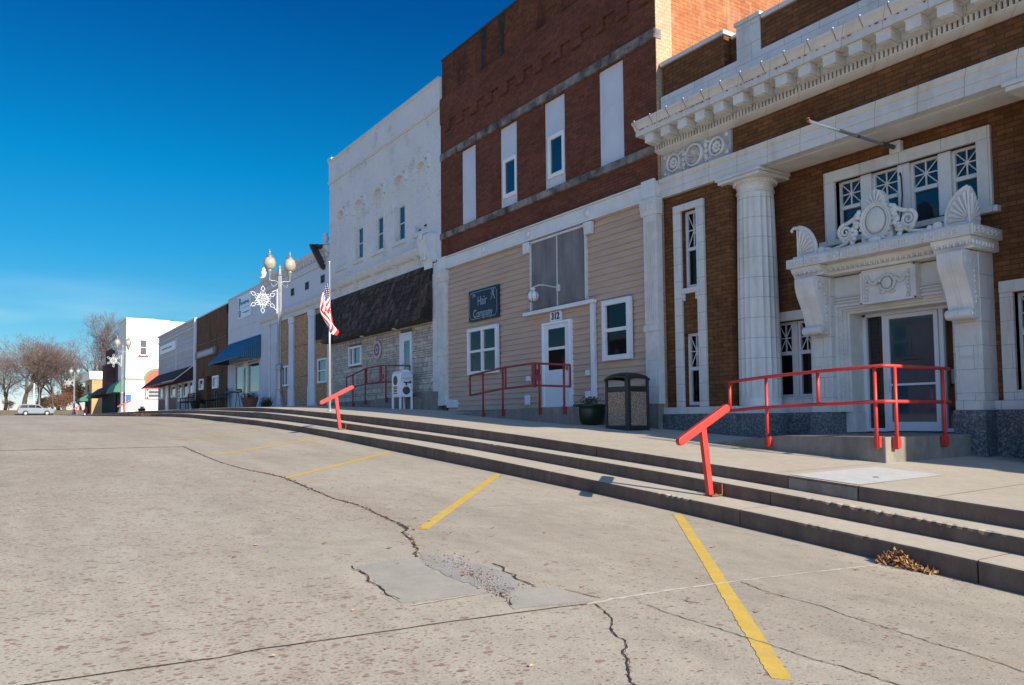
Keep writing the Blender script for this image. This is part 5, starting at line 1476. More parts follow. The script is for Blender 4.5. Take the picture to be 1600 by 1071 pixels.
m = MB(); m.prism([(9.42, 6.30), (9.46, 6.18), (9.83, 5.50), (9.94, 5.42), (10.0, 5.50), (9.98, 5.66), (9.66, 6.32)], -27.62, -27.50, 'x'); m.box(-27.66, -27.36, 9.6, 10.0, 6.18, 6.30); m.build('end_console', 'black_metal', ob, bevel=.01)  # cornice return coloured black to stand for its shade

# ================================================================== PALE BLUE-WHITE SHOP WITH THE BLUE AWNING
bs = thing('shop_building', (-38.4, 10, .6), 'pale painted shop with a striped-sided blue metal awning over its windows', 'building')
A, B = -41.5, -35.34
wall(bs, 'wall', A, B, .4, 6.1, 10.0, [(-40.1, -35.85, 1.3, 2.75), (-38.55, -37.75, .6, 2.75)], 'blue_white_wall', .08)
m = MB(); m.box(A, B, 10.10, 24, .2, 5.9); m.build('body', 'blue_white_wall', bs)
m = MB(); m.box(A, B+.02, 9.97, 10.4, 6.1, 6.17); m.build('coping', 'aged_white', bs)
m = MB(); m.box(A+.4, B-.3, 9.985, 9.999, 4.52, 4.56); m.box(A+.4, A+.44, 9.985, 9.999, 3.9, 4.52); m.build('trim_line', 'aged_white', bs)
for a, b in ((-40.1, -38.58), (-37.72, -35.85)):
    window(bs, a, b, 1.3, 2.7, 10.03, .07, .03, glass='glass_pale', mat='aged_white')
m = MB(); m.box(-38.55, -38.47, 10.0, 10.06, .6, 2.75); m.box(-37.83, -37.75, 10.0, 10.06, .6, 2.75); m.box(-38.47, -37.83, 10.0, 10.06, 2.5, 2.75); m.box(-38.47, -37.83, 10.0, 10.06, .6, 1.0)
dr = m.build('door', 'vinyl_white', bs); m = MB(); m.box(-38.47, -37.83, 10.04, 10.05, 1.0, 2.5); m.build('pane', 'glass_pale', dr)
AX0, AX1, AY, AZ0, AZT = -41.2, -35.62, 8.96, 2.83, 3.86
m = MB(); vs = [(AX0, 9.98, AZT), (AX1, 9.98, AZT), (AX1, AY, AZ0), (AX0, AY, AZ0)]
m.add(vs+[(v[0], v[1]+.01, v[2]-.03) for v in vs], [(0, 1, 2, 3), (4, 7, 6, 5), (3, 2, 6, 7), (0, 3, 7, 4), (1, 5, 6, 2)])
for k in range(28):
    x = AX0+.1+k*.2; m.tube([(x, 9.97, AZT+.005), (x, AY, AZ0+.006)], .01, 4)
aw = m.build('awning', 'blue_awning', bs)
m = MB(); n_ = 12
for k in range(n_):
    y0_, y1_ = AY+(9.98-AY)*k/n_, AY+(9.98-AY)*(k+.5)/n_
    f_ = lambda y: AZ0+(AZT-AZ0)*(y-AY)/(9.98-AY)
    m.add([(AX1+.004, y0_, AZ0-.02), (AX1+.004, y1_, AZ0-.02), (AX1+.004, y1_, f_(y1_)), (AX1+.004, y0_, f_(y0_))], [(0, 1, 2, 3)])
m.build('awning_rib', 'blue_awning', aw)
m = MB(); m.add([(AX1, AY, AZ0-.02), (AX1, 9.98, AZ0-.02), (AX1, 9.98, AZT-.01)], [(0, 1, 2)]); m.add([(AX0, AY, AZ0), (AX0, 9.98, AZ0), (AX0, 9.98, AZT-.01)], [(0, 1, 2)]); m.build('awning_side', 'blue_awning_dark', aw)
m = MB(); m.box(AX0, AX1, AY, AY+.02, AZ0-.05, AZ0); 
for k in range(7): m.tube([(AX0+.2+k*.85, AY+.01, AZ0-.02), (AX0+.2+k*.85, 9.95, AZ0-.02)], .014, 5)
m.build('awning_frame', 'dark_grey', aw)
m = MB(); m.box(-39.45, -37.28, 9.96, 9.99, 4.92, 6.0); sg = m.build('shop_sign', 'sign_white', bs)
m = MB()
def scrawl(m, x0_, x1_, z, h, y, r_, seed):
    rr = random.Random(seed); pts = []; n_ = int((x1_-x0_)/.05)
    for i in range(n_+1): pts.append((x0_+(x1_-x0_)*i/n_+.03*math.sin(i*1.3), y, z+h*.5*math.sin(i*1.7+rr.random())*rr.uniform(.4, 1)))
    m.tube(pts, r_, 4)
scrawl(m, -38.95, -37.5, 5.62, .2, 9.955, .017, 3); scrawl(m, -38.6, -37.45, 5.15, .1, 9.955, .013, 4)
m.tube([(-39.2, 9.955, 5.35), (-39.18, 9.955, 5.9), (-39.0, 9.955, 5.85), (-39.05, 9.955, 5.6), (-39.18, 9.955, 5.58)], .03, 4); m.tube([(-39.25, 9.955, 5.3), (-39.2, 9.955, 5.02), (-39.0, 9.955, 5.05), (-38.98, 9.955, 5.28), (-39.15, 9.955, 5.3)], .03, 4)
m.box(-38.6, -37.5, 9.955, 9.959, 5.38, 5.40)
m.build('script_lettering', 'sign_blue', sg)

# ================================================================== BROWN BRICK SHOP
br = thing('shop_building', (-45.2, 10, .7), 'narrow dark brown brick shop with a long blank sign board and two small white windows', 'building')
A, B = -48.95, -41.52
wall(br, 'wall', A, B, .4, 5.98, 10.0, [(-46.3, -45.2, .7, 2.5)], 'brown_brick', .3)
m = MB(); m.box(A, B, 10.31, 24, .2, 5.5); m.box(B-.3, B, 10.0, 24, 5.5, 6.0); m.build('body', 'tan_brick', br)
m = MB(); m.box(A, B, 9.97, 10.4, 5.98, 6.05); m.build('coping', 'aged_white', br)
m = MB(); m.box(-48.78, -43.86, 9.90, 9.98, 3.60, 4.02); sg = m.build('sign_board', 'grey_board', br)
m = MB(); m.box(-48.2, -44.4, 9.89, 9.899, 3.68, 3.94); m.build('sign_face', 'grey_siding', sg)
window(br, -47.88, -46.86, 1.80, 2.42, 9.96, .1, .03, glass='glass_dark', mat='vinyl_white')
window(br, -44.61, -43.35, 1.76, 2.44, 9.96, .12, .03, glass='glass_blue', mat='vinyl_white')
m = MB(); m.box(-46.3, -45.2, 10.25, 10.3, .7, 2.5); m.build('door', 'wood_bench', br)
m = MB(); m.tube([(A+.1+i*(B-A-.2)/20, 9.93, 4.42-.05*math.sin(i*math.pi/2.5)**2) for i in range(21)], .012, 4); m.build('string_light_cord', 'dark_grey', br)
m = MB(); 
for i in range(14): m.ball((A+.4+i*.52, 9.92, 4.35), .025, 6, 4)
m.build('light_bulb_row', 'globe_glass', br)

# ================================================================== LOW GREY SIDED SHOPS WITH THE DARK SHINGLE AWNING
gs = thing('shop_building', (-55.2, 10, .8), 'long grey sided building with a maroon hipped shingle awning along its shop fronts', 'building')
A, B = -61.45, -48.97
wall(gs, 'wall', A, B, .5, 6.05, 10.0, [], 'grey_siding', .1)
m = MB(); m.box(A, B, 10.02, 24, .2, 5.9); m.build('body', 'grey_siding', gs)
m = MB(); m.box(A-.02, B, 9.93, 10.4, 5.55, 5.62); m.box(A-.05, B, 9.90, 10.4, 6.0, 6.10); m.box(A, B, 9.96, 10.0, 4.40, 4.46); m.box(-55.0, -54.9, 9.96, 10.0, 3.4, 5.5); m.build('trim', 'aged_white', gs)
m = MB(); m.box(-49.14, -48.95, 9.88, 10.0, .7, 6.05); m.build('corner_post', 'vinyl_white', gs)
m = MB(); m.box(-60.5, -55.1, 9.93, 9.99, 4.72, 5.30); sg = m.build('sign_panel', 'sign_white', gs)
m = MB(); m.box(-60.3, -55.3, 9.92, 9.929, 4.78, 5.24); m.build('sign_face', 'sign_white', sg)
m = MB(); scrawl(m, -59.6, -56.0, 5.0, .16, 9.915, .02, 8); m.build('script_lettering', 'sign_silver', sg)
m = MB(); fy, zt, zb = 9.0, 3.33, 2.46
P_ = [(A-.2, 9.97, zt), (B-.35, 9.97, zt), (B-1.05, fy, zb), (A-.6, fy, zb), (B-.35, 9.97, zb+.0), (A-.6, 9.97, zb)]
m.add(P_, [(0, 3, 2, 1), (1, 2, 4), (0, 5, 3), (3, 5, 4, 2)]); aw = m.build('shingle_awning', 'maroon_shingle', gs)
m = MB(); m.box(A-.6, B-1.05, fy-.02, fy, zb-.1, zb+.02); m.build('fascia', 'maroon_paint', aw); m = MB(); m.tube([(B-.35, 9.95, zt+.01), (B-1.05, fy, zb+.01)], .03, 5); m.tube([(B-5, fy-.02, zb+.02), (B-1.05, fy-.02, zb+.02)], .02, 4); m.build('hip_flashing', 'aged_white', aw)
m = MB(); m.box(-61.2, -58.5, 9.97, 9.999, .8, 1.55); m.box(-57.2, -54.2, 9.97, 9.999, .8, 1.55); m.box(-57.2, -56.6, 9.971, 9.999, 1.55, 2.45); m.build('apron_panel', 'maroon_paint', gs)
m = MB(); m.box(-58.25, -57.2, 9.93, 9.99, .8, 2.46); dr = m.build('door', 'vinyl_white', gs); m = MB(); m.box(-57.95, -57.5, 9.92, 9.929, 1.1, 1.75); m.build('pane', 'glass_dark', dr)
window(gs, -60.7, -59.2, 1.62, 2.4, 9.96, .1, .03, glass='glass_pale', mat='vinyl_white')
window(gs, -56.35, -54.7, 1.6, 2.42, 9.96, .14, .03, glass='glass_pale', mat='vinyl_white')
window(gs, -53.9, -52.7, 1.3, 2.45, 9.96, .12, .03, rails=(.6, .4, .2), glass='glass_dark', mat='vinyl_white')
window(gs, -52.3, -50.9, 1.5, 2.45, 9.96, .10, .03, glass='glass_dark', mat='vinyl_white')
window(gs, -50.7, -49.5, 1.5, 2.45, 9.96, .12, .03, glass='glass_pale', mat='vinyl_white')
m = MB(); m.box(-52.5, -52.35, 9.9, 9.99, .7, 2.46); m.box(-54.1, -53.95, 9.9, 9.99, .7, 2.46); m.build('post', 'grey_siding', gs)

# ================================================================== FAR CORNER: WHITE BUILDING AND SMALL SHOPS
fw = thing('corner_building', (-80.5, 10, .9), 'two-storey white painted corner building with a red arched side window and green stripe', 'building')
A, B = -83.0, -78.0
m = MB(); m.box(A, B, 10.0, 30, .3, 9.2); m.build('wall', 'corner_white_brick', fw)
m = MB(); m.box(A-.03, B+.03, 9.95, 12.5, 9.2, 9.35); m.box(A, B+.03, 12.5, 13.6, 9.2, 9.30); m.box(A, B+.03, 13.6, 30, 9.1, 9.22); m.build('coping', 'aged_white', fw)
m = MB(); m.box(B, B+.03, 10.0, 11.4, 3.80, 3.94); m.build('green_stripe', 'arch_green', fw)
n_ = 16; cy, cz, ro, ri = 12.55, 3.75, 1.12, .95
m = MB(); o_ = [(cy-ro*math.cos(math.pi*i/n_), cz+ro*1.0*math.sin(math.pi*i/n_)) for i in range(n_+1)]; q = [(cy-ri*math.cos(math.pi*i/n_), cz+ri*math.sin(math.pi*i/n_)) for i in range(n_+1)]
for i in range(n_): m.prism([o_[i], o_[i+1], q[i+1], q[i]], B, B+.04, 'x')
af = m.build('arch_surround', 'arch_green', fw)
m = MB(); m.prism([(cy-ri*math.cos(math.pi*i/n_), cz+ri*math.sin(math.pi*i/n_)) for i in range(n_+1)]+[(cy+ri, 2.9), (cy-ri, 2.9)], B, B+.025, 'x'); m.box(B, B+.05, cy-ri, cy-ri+.10, 2.1, 3.6); m.box(B, B+.05, cy-ri, cy+ri, 2.05, 2.12); m.build('arch_infill', 'arch_red', fw)
def side_window(y0_, y1_, z0_, z1_, mat='vinyl_white', fw_=.08):
    m = MB(); 
    m.box(B, B+.05, y0_, y0_+fw_, z0_, z1_); m.box(B, B+.05, y1_-fw_, y1_, z0_, z1_); m.box(B, B+.05, y0_, y1_, z1_-fw_, z1_); m.box(B, B+.05, y0_, y1_, z0_, z0_+fw_); m.box(B, B+.045, y0_, y1_, (z0_+z1_)/2-.03, (z0_+z1_)/2+.03)
    f = m.build('window', mat, fw); m = MB(); m.box(B, B+.02, y0_+.02, y1_-.02, z0_+.02, z1_-.02); m.build('pane', 'dark_grey', f)
side_window(11.08, 11.72, 6.0, 7.45); side_window(11.75, 13.0, 2.15, 2.95, fw_=.12)
m = MB(); m.box(B, B+.12, 10.98, 11.82, 5.90, 5.98); m.build('window_sill', 'dark_red', fw)
m = MB(); m.tube([(B+.03, 10.95, .9), (B+.03, 10.93, 3.0)], .025, 5); m.build('conduit', 'dark_grey', fw)
m = MB(); m.prism([(10.0, 3.85), (9.9, 3.83), (9.55, 3.65), (9.2, 3.2), (9.05, 2.7), (10.0, 2.7)], -83.5, -78.1, 'x'); m.build('awning', 'green_awning', fw)
m = MB(); m.box(-84.9, -83.1, 9.85, 9.95, 1.0, 3.0); m.box(-82.8, -78.3, 9.93, 9.99, 1.0, 2.7); m.build('shop_front', 'interior_dark', fw)
fb = thing('shop_building', (-89.3, 10, .9), 'dark brick shop with a pale cornice and sloping dark awning beyond the white corner building', 'building')
m = MB(); m.box(-95.6, -83.02, 10.0, 24, .3, 6.0); m.build('wall', 'purple_brick', fb)
m = MB(); m.prism([(10.2, 6.0), (9.85, 6.05), (9.8, 6.55), (10.2, 6.6)], -95.6, -87, 'x'); m.build('cornice', 'limestone', fb)
m = MB(); m.box(-85.5, -85.3, 9.2, 9.98, 3.9, 6.9); m.prism([(9.3, 6.9), (9.65, 7.15), (9.98, 6.9)], -85.5, -85.3, 'x'); m.build('blade_sign', 'purple_brick', fb)
m = MB(); m.prism([(9.98, 3.7), (8.9, 2.9), (8.9, 2.8), (9.98, 2.8)], -95.4, -86, 'x'); m.build('awning', 'purple_brick', fb)
m = MB(); m.box(-95.0, -84.0, 9.95, 9.99, 1.0, 2.8); m.build('shop_front', 'interior_dark', fb)
m = MB(); m.prism([(9.98, 3.75), (8.85, 2.85), (8.85, 2.7), (9.98, 2.7)], -99.5, -95.5, 'x'); m.build('green_awning', 'green_awning', fb)
ft = thing('shop_building', (-109, 10, 1), 'small tan brick shop with a white flat cap and a small green awning', 'building')
m = MB(); m.box(-114, -106, 10.0, 16, .3, 5.15); m.box(-105.99, -95.62, 11.3, 16, .3, 4.6); m.build('wall', 'tan_brick', ft)
m = MB(); m.prism([(9.75, 5.15), (9.65, 6.1), (16, 6.1), (16, 5.15)], -114.2, -105.8, 'x'); m.build('cornice', 'bright_white', ft)
m = MB(); m.prism([(9.98, 3.6), (8.9, 2.9), (8.9, 2.6), (9.98, 2.6)], -112, -107.5, 'x'); m.build('awning', 'green_awning', ft)
m = MB(); m.box(-113, -107, 9.95, 9.99, 1.2, 2.6); m.box(-110.5, -109.5, 9.95, 9.99, 3.8, 4.6); m.build('window', 'interior_dark', ft)

# ================================================================== BUILDINGS OUTSIDE THE VIEW THAT SHADE THE WALK OR SHOW IN THE GLASS
def plain_block(x0, x1, y0, y1, z0, z1, mat, label, cols, rows, face):
    t = thing('brick_building', ((x0+x1)/2, face, z0), label, 'building')
    hs_ = []
    for i in range(cols):
        c = x0+(i+.5)*(x1-x0)/cols
        for j in range(rows): hs_.append((c-.55, c+.55, z0+1.2+j*3.4, z0+3.0+j*3.4))
    s_ = 1 if face == y0 else -1
    wall(t, 'wall', x0, x1, z0, z1, face, hs_, mat, .1*s_)
    m = MB(); m.box(x0, x1, y0+.12, y1-.12, z0, z1-.01); m.build('body', mat, t)
    m = MB(); m.box(x0-.1, x1+.1, y0-.1, y1+.1, z1, z1+.2); m.build('cornice', 'aged_white', t)
    for h in hs_:
        m = MB(); m.box(h[0], h[0]+.06, face, face+.09*s_, h[2], h[3]); m.box(h[1]-.06, h[1], face, face+.09*s_, h[2], h[3]); m.box(h[0], h[1], face, face+.09*s_, (h[2]+h[3])/2-.03, (h[2]+h[3])/2+.03)
        f = m.build('window', 'vinyl_white', t); m = MB(); m.box(h[0], h[1], face+.05*s_, face+.08*s_, h[2], h[3]); m.build('pane', 'glass_dark', f)
    return t
plain_block(-.95, 1.15, 10.0, 22, -1.2, 3.6, 'dark_brick', 'narrow one-storey brick building at the near end of the row', 1, 1, 10.0)
plain_block(1.2, 9, 10.0, 22, -2.0, 1.9, 'tan_brick', 'low tan brick building beyond the narrow one, at the near end of the row', 4, 1, 10.0)
plain_block(-12, 6, -34, -22.5, -2.0, 1.9, 'tan_brick', 'low tan brick building across the street, seen in the glass of the entrance door', 5, 1, -22.5)
plain_block(-62, -36.5, -34, -23, -.8, 6.4, 'brown_brick', 'long unseen brown brick building added across the street to darken window reflections', 7, 2, -23)  # added out of view to block low sky and dim the reflections
plain_block(-36, -14, -34, -23, -1.2, 5.6, 'orange_brick', 'orange brick building across the street, seen in the shop door glass', 6, 2, -23)
# ================================================================== RAMPS AND PIPE RAILS
def ramp(prof, y0, y1, label):
    m = MB(); top = prof; bot = [(x, zwalk(x, y0)-.08) for x, z in prof]
    m.prism(top+bot[::-1], y0, y1, 'y')
    x0 = sum(p[0] for p in prof)/len(prof)
    return solo(m, 'entrance_ramp', 'old_concrete', (x0, (y0+y1)/2, zwalk(x0, y0)), label, 'ramp', 'concrete ramps up to the doors', bevel=.012)
ramp([(-7.95, zwalk(-7.95, 8.5)+.0), (-6.65, -.245), (-5.28, -.25)], 8.50, 11.2, 'concrete ramp with a sunlit end in front of the glass entrance doors')
ramp([(-16.4, zwalk(-16.4, 9.0)+.0), (-14.9, .155), (-13.3, .215), (-11.75, .215)], 9.0, 9.925, 'shaded concrete ramp below the tan sided shop door')
ramp([(-25.0, zwalk(-25.0, 9.75)+.0), (-22.3, .64), (-20.1, .645), (-19.6, .60)], 9.75, 9.925, 'low concrete ramp along the stone-faced wall')
def rail_rail(name_loc, label, tops, lows, posts, stubs, r=.022, extra=None, mat='red_paint', group='red pipe railings at the ramps'):
    t = thing('ramp_railing', name_loc, label, 'railing', group)
    m = MB(); m.tube(tops, r, 10); m.build('top_rail', mat, t, smooth=True)
    m = MB(); m.tube(lows, r, 10); m.build('lower_rail', mat, t, smooth=True)
    for (x, y, z0, z1, bx_) in posts:
        m = MB(); m.tube([(x, y, z0), (x, y, z1)], r, 10)
        p = m.build('post', mat, t, smooth=True)
        m = MB(); m.box(x-.035, x+.035, y+.0 if bx_ == 'y' else y-.035, y+.045 if bx_ == 'y' else y+.035, z0+.01, z0+.14)
        if bx_ == 'x': m.box(x-.04, x, y-.03, y+.03, z0+.01, z0+.13)
        m.build('bracket', mat, p, bevel=.004)
    for a, b in stubs:
        m = MB(); m.tube([a, b], r, 10); m.build('stub_post', mat, t, smooth=True)
    if extra: extra(t)
    return t
Y = 8.455
rail_rail((-6.3, Y, -.4), 'bright red pipe railing round the ramp to the glass entrance doors, its end sunlit',
 [(-7.5, Y, .47), (-6.86, Y, .515), (-6.0, Y, .545), (-5.27, Y, .56), (-5.24, Y+.03, .56), (-5.24, 9.82, .56)],
 [(-7.5, Y, .08), (-6.86, Y, .12), (-6.0, Y, .14), (-5.27, Y, .155), (-5.24, Y+.03, .155), (-5.24, 9.82, .15)],
 [(-6.885, Y, -.40, .51, 'y'), (-5.36, Y, -.38, .55, 'y'), (-5.235, 8.65, -.39, .555, 'x'), (-5.235, 9.66, -.39, .555, 'x')],
 [((-7.5, Y, .47), (-7.5, Y, .08)), ((-6.11, Y, .54), (-6.11, Y, .14))])
Y = 8.965
def gatebits(t):
    m = MB(); m.box(-12.98, -12.86, Y-.02, Y+.02, .62, 1.08); m.box(-12.86, -12.70, Y-.015, Y+.015, .74, .86); m.box(-12.83, -12.79, Y-.015, Y+.015, .86, .96); m.build('latch_plate', 'dark_red', t, bevel=.003)
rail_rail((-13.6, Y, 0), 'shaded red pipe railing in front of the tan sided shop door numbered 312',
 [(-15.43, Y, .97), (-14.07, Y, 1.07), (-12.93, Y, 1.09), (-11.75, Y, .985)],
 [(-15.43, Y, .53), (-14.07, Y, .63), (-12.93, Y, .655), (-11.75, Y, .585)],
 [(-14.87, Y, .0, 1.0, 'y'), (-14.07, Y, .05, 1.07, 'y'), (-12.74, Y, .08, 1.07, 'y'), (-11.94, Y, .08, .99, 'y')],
 [((-15.43, Y, .97), (-15.43, Y, .53)), ((-11.75, Y, .985), (-11.75, Y, .585)), ((-13.96, Y, 1.075), (-13.96, Y, .63))], extra=gatebits, mat='dark_red')
Y = 9.70
def gatebits2(t):
    m = MB(); m.box(-22.05, -21.93, Y-.02, Y+.02, 1.14, 1.6); m.box(-21.93, -21.78, Y-.015, Y+.015, 1.22, 1.36); m.build('latch_plate', 'dark_red', t, bevel=.003)
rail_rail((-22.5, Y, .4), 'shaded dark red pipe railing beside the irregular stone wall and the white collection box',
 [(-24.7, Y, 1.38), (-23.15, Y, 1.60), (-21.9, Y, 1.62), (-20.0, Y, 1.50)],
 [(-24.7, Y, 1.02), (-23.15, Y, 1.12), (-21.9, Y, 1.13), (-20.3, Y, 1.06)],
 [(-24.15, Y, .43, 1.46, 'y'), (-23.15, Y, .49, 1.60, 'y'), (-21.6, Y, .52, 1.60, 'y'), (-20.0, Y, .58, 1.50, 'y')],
 [((-24.7, Y, 1.38), (-24.7, Y, 1.02)), ((-23.04, Y, 1.61), (-23.04, Y, 1.12))], extra=gatebits2, mat='dark_red')
# ---- T-shaped grab rails on the steps
def grab(x, zf, label, dy=0):
    t = thing('grab_rail', (x, 6.1+dy, zf), label, 'handrail', 'T-shaped red grab rails on the kerb steps')
    y0, z0, y1, z1 = 5.74+dy, zf+.565, 6.40+dy, zf+.89
    L_ = math.hypot(y1-y0, z1-z0); a = math.atan2(z1-z0, y1-y0); h = .042
    pts = []
    for i in range(9): t_ = math.pi/2+math.pi*i/8; pts.append((h*math.cos(t_), h*math.sin(t_)))
    for i in range(9): t_ = -math.pi/2+math.pi*i/8; pts.append((L_+h*math.cos(t_), h*math.sin(t_)))
    pts = [(y0+p*math.cos(a)-q*math.sin(a), z0+p*math.sin(a)+q*math.cos(a)) for p, q in pts]
    m = MB(); m.prism(pts, x-.026, x+.026, 'x'); m.build('grab_bar', 'red_paint', t, bevel=.006)
    m = MB(); ym = 6.05+dy; zm = z0+(ym-y0)*math.tan(a)-.02
    m.prism([(ym-.035, zm), (ym+.04, zm), (ym+.125, zf+.01), (ym+.06, zf+.01)], x-.024, x+.024, 'x'); m.build('post', 'red_paint', t, bevel=.004)
    m = MB(); m.box(x-.05, x+.07, ym+.05, ym+.20, zf+.004, zf+.018); m.box(x-.05, x+.07, ym+.19, ym+.205, zf+.018, zf+.12)
    for k in (-.03, .05): m.lathe(x+k, ym+.12, [(.012, zf+.018), (.012, zf+.03), (0, zf+.032)], 8)
    m.build('base_plate', 'rust', t)
    return t
grab(-5.74, I(-5.74, T3), 'large red T-shaped grab rail on the steps nearest the camera, by the first yellow line')
grab(-16.0, I(-16.0, T3), 'red T-shaped grab rail on the steps by the flagpole')
grab(-52, I(-52, RK), 'distant red T-shaped grab rail at the low kerb by the far street lamp', .55)
grab(-80, I(-80, RK), 'farthest red T-shaped grab rail near the corner', .3)

# ================================================================== STREET FURNITURE
# litter bin
t = thing('litter_bin', (-10.44, 9.2, zwalk(-10.4, 9.1)), 'black framed litter bin with pebbled panels and arched hood, beside the green pot', 'trash can')
x0, x1, y0, y1 = -10.74, -10.15, 8.95, 9.44; zb = zwalk(-10.4, 9.2); zt = .40; H = .78
m = MB()
for x, y in ((x0, y0), (x1, y0), (x0, y1), (x1, y1)):
    s1, s2 = (1 if x == x0 else -1), (1 if y == y0 else -1)
    w_ = .075 if (x, y) == (x1, y0) else .045
    m.box(x, x+s1*w_, y, y+s2*w_, zb-.04, H-.12)
m.box(x0+.045, x1-.045, y0+.01, y1-.01, zb-.02, zb+.07); m.box(x0+.01, x1-.01, y0+.045, y1-.045, zb-.02, zb+.071)
m.box(x0+.04, x1-.07, y0+.012, y0+.05, .44, .53); m.box(x1-.05, x1-.012, y0+.07, y1-.04, .44, .53); m.box(x0+.04, x1-.04, y1-.05, y1-.012, .44, .53); m.box(x0+.012, x0+.05, y0+.04, y1-.04, .44, .53)
m.build('frame', 'black_metal', t, bevel=.008)
m = MB(); m.box(x0+.05, x1-.08, y0+.02, y0+.05, zb+.07, .44); m.box(x1-.05, x1-.02, y0+.08, y1-.05, zb+.07, .44); m.box(x0+.02, x0+.05, y0+.05, y1-.05, zb+.07, .44); m.box(x0+.05, x1-.05, y1-.05, y1-.02, zb+.07, .44)
m.build('pebble_panel', 'pebble_panel', t, bevel=.004)
m = MB()      # arched hood, a shallow dome carried on the corner posts
def dome(u, v):
    X = x0-.012+(x1-x0+.024)*u; Yy = y0-.012+(y1-y0+.024)*v
    return (X, Yy, .66+.12*(1-abs(2*u-1)**2.6)**.5*(.4+.6*(1-abs(2*v-1)**2.6)**.5)*.5+.06*(math.sin(math.pi*u)**.6+math.sin(math.pi*v)**.6)*.5)
m.grid(dome, 16, 16); N_ = len(m.v)
m.grid(lambda u, v: (dome(u, v)[0], dome(u, v)[1], dome(u, v)[2]-.03), 16, 16)
for k in range(16):
    q = lambda i, j: i*17+j
    for a_, b_ in ((q(k, 0), q(k+1, 0)), (q(k+1, 16), q(k, 16)), (q(0, k+1), q(0, k)), (q(16, k), q(16, k+1))):
        m.f.append([a_, a_+N_, b_+N_, b_]); m.m.append(0)
m.build('hood', 'black_metal', t, smooth=False)
m = MB(); m.box(x0+.06, x1-.06, y0+.06, y1-.06, zb+.05, .45); m.build('liner', 'rubber', t)
# green glazed pot with stems
t = thing('plant_pot', (-11.88, 9.5, zwalk(-11.9, 9.5)), 'dark green round pot with dead stems standing beside the litter bin', 'plant pot')
zb = zwalk(-11.9, 9.5); c = (-11.80, 9.45)
m = MB(); m.lathe(c[0], c[1], [(.22, zb), (.255, zb+.03), (.285, zb+.14), (.295, zb+.27), (.285, zb+.31), (.31, zb+.33), (.315, zb+.37), (.29, zb+.375), (.28, zb+.33), (0, zb+.32)], 32, cap=False); m.build('pot', 'planter_green', t, smooth=True)
m = MB(); r = random.Random(44)
for i in range(60):
    a = r.uniform(0, 6.28); q = r.uniform(0, .2); l = r.uniform(.05, .16)
    p0 = (c[0]+q*math.cos(a), c[1]+q*math.sin(a), zb+.36); p1 = (p0[0]+r.gauss(0, .06), p0[1]+r.gauss(0, .06), zb+.36+l)
    m.tube([p0, p1], .003, 3, False)
    m.add([(p1[0], p1[1], p1[2]), (p1[0]+.03, p1[1]+.01, p1[2]+.01), (p1[0]+.03, p1[1]-.01, p1[2]-.02)], [(0, 1, 2)])
m.build('stems', 'plant', t)
m = MB(); r = random.Random(46); q = Vector((-12.25, 9.45, zwalk(-12.2, 9.4)))
for i in range(40):
    a = r.uniform(0, 6.28); l = r.uniform(.12, .36)
    m.tube([q+Vector((r.gauss(0, .05), r.gauss(0, .05), 0)), q+Vector((math.cos(a)*l*.4, math.sin(a)*l*.4, l*.7)), q+Vector((math.cos(a)*l*.7, math.sin(a)*l*.7, l))], .0035, 3, False)
solo(m, 'dry_plant', 'bark', tuple(q), 'bare wiry plant between the green pot and the ramp', 'plant')
# white collection box on legs
t = thing('collection_box', (-20.04, 9.5, .29), 'white drop box on four legs with a hooded slot and dark round emblems', 'mailbox')
x0, x1, y0, y1, zb, zt = -20.32, -19.80, 9.30, 9.69, .62, 1.20
m = MB(); pts = [(x0, zb), (x1, zb), (x1, zt)]+[((x0+x1)/2+(x1-x0)/2*math.cos(a), zt+.19*math.sin(a)) for a in [math.pi*i/12 for i in range(1, 12)]]+[(x0, zt)]
pts = [(p[0], p[1]) for p in pts]
m.prism([(y0, zb), (y1, zb), (y1, zt)]+[((y0+y1)/2+(y1-y0)/2*math.cos(a), zt+.17*math.sin(a)) for a in [math.pi*i/12 for i in range(1, 12)]]+[(y0, zt)], x0, x1, 'x')
bd = m.build('body', 'bright_white', t, bevel=.012)
for x, y in ((x0, y0), (x1-.05, y0), (x0, y1-.05), (x1-.05, y1-.05)):
    m = MB(); m.box(x, x+.05, y, y+.05, zwalk(x, y), zb+.02); m.build('leg', 'bright_white', t, bevel=.004)
m = MB(); m.prism([(x1, 1.31), (x1+.08, 1.22), (x1+.08, 1.12), (x1+.06, 1.12), (x1+.05, 1.2), (x1, 1.24)], y0+.05, y1-.05, 'y'); m.build('slot_hood', 'panel_white', t)
m = MB(); m.lathe((y0+y1)/2, .80, [(.11, x1+.001), (.11, x1+.006), (0, x1+.007)], 24, ax='x'); m.box(x1+.002, x1+.006, y0+.12, y0+.27, 1.0, 1.04); m.box(x1+.002, x1+.006, y0+.17, y0+.22, .94, 1.02); m.lathe(y0+.31, 1.03, [(.04, x1+.001), (.04, x1+.006), (0, x1+.007)], 14, ax='x')
m.lathe((x0+x1)/2-.02, 1.08, [(.13, y0-.001), (.13, y0-.006), (0, y0-.007)], 24, ax='y'); m.build('emblem', 'dark_grey', bd)
m = MB()
for i, z in enumerate((.90, .86, .81, .77, .72)): m.box(x0+.12+.02*(i % 2), x1-.16-.03*(i % 2), y0-.006, y0-.001, z-.014, z+.014)
m.build('red_notice', 'dark_red', bd)
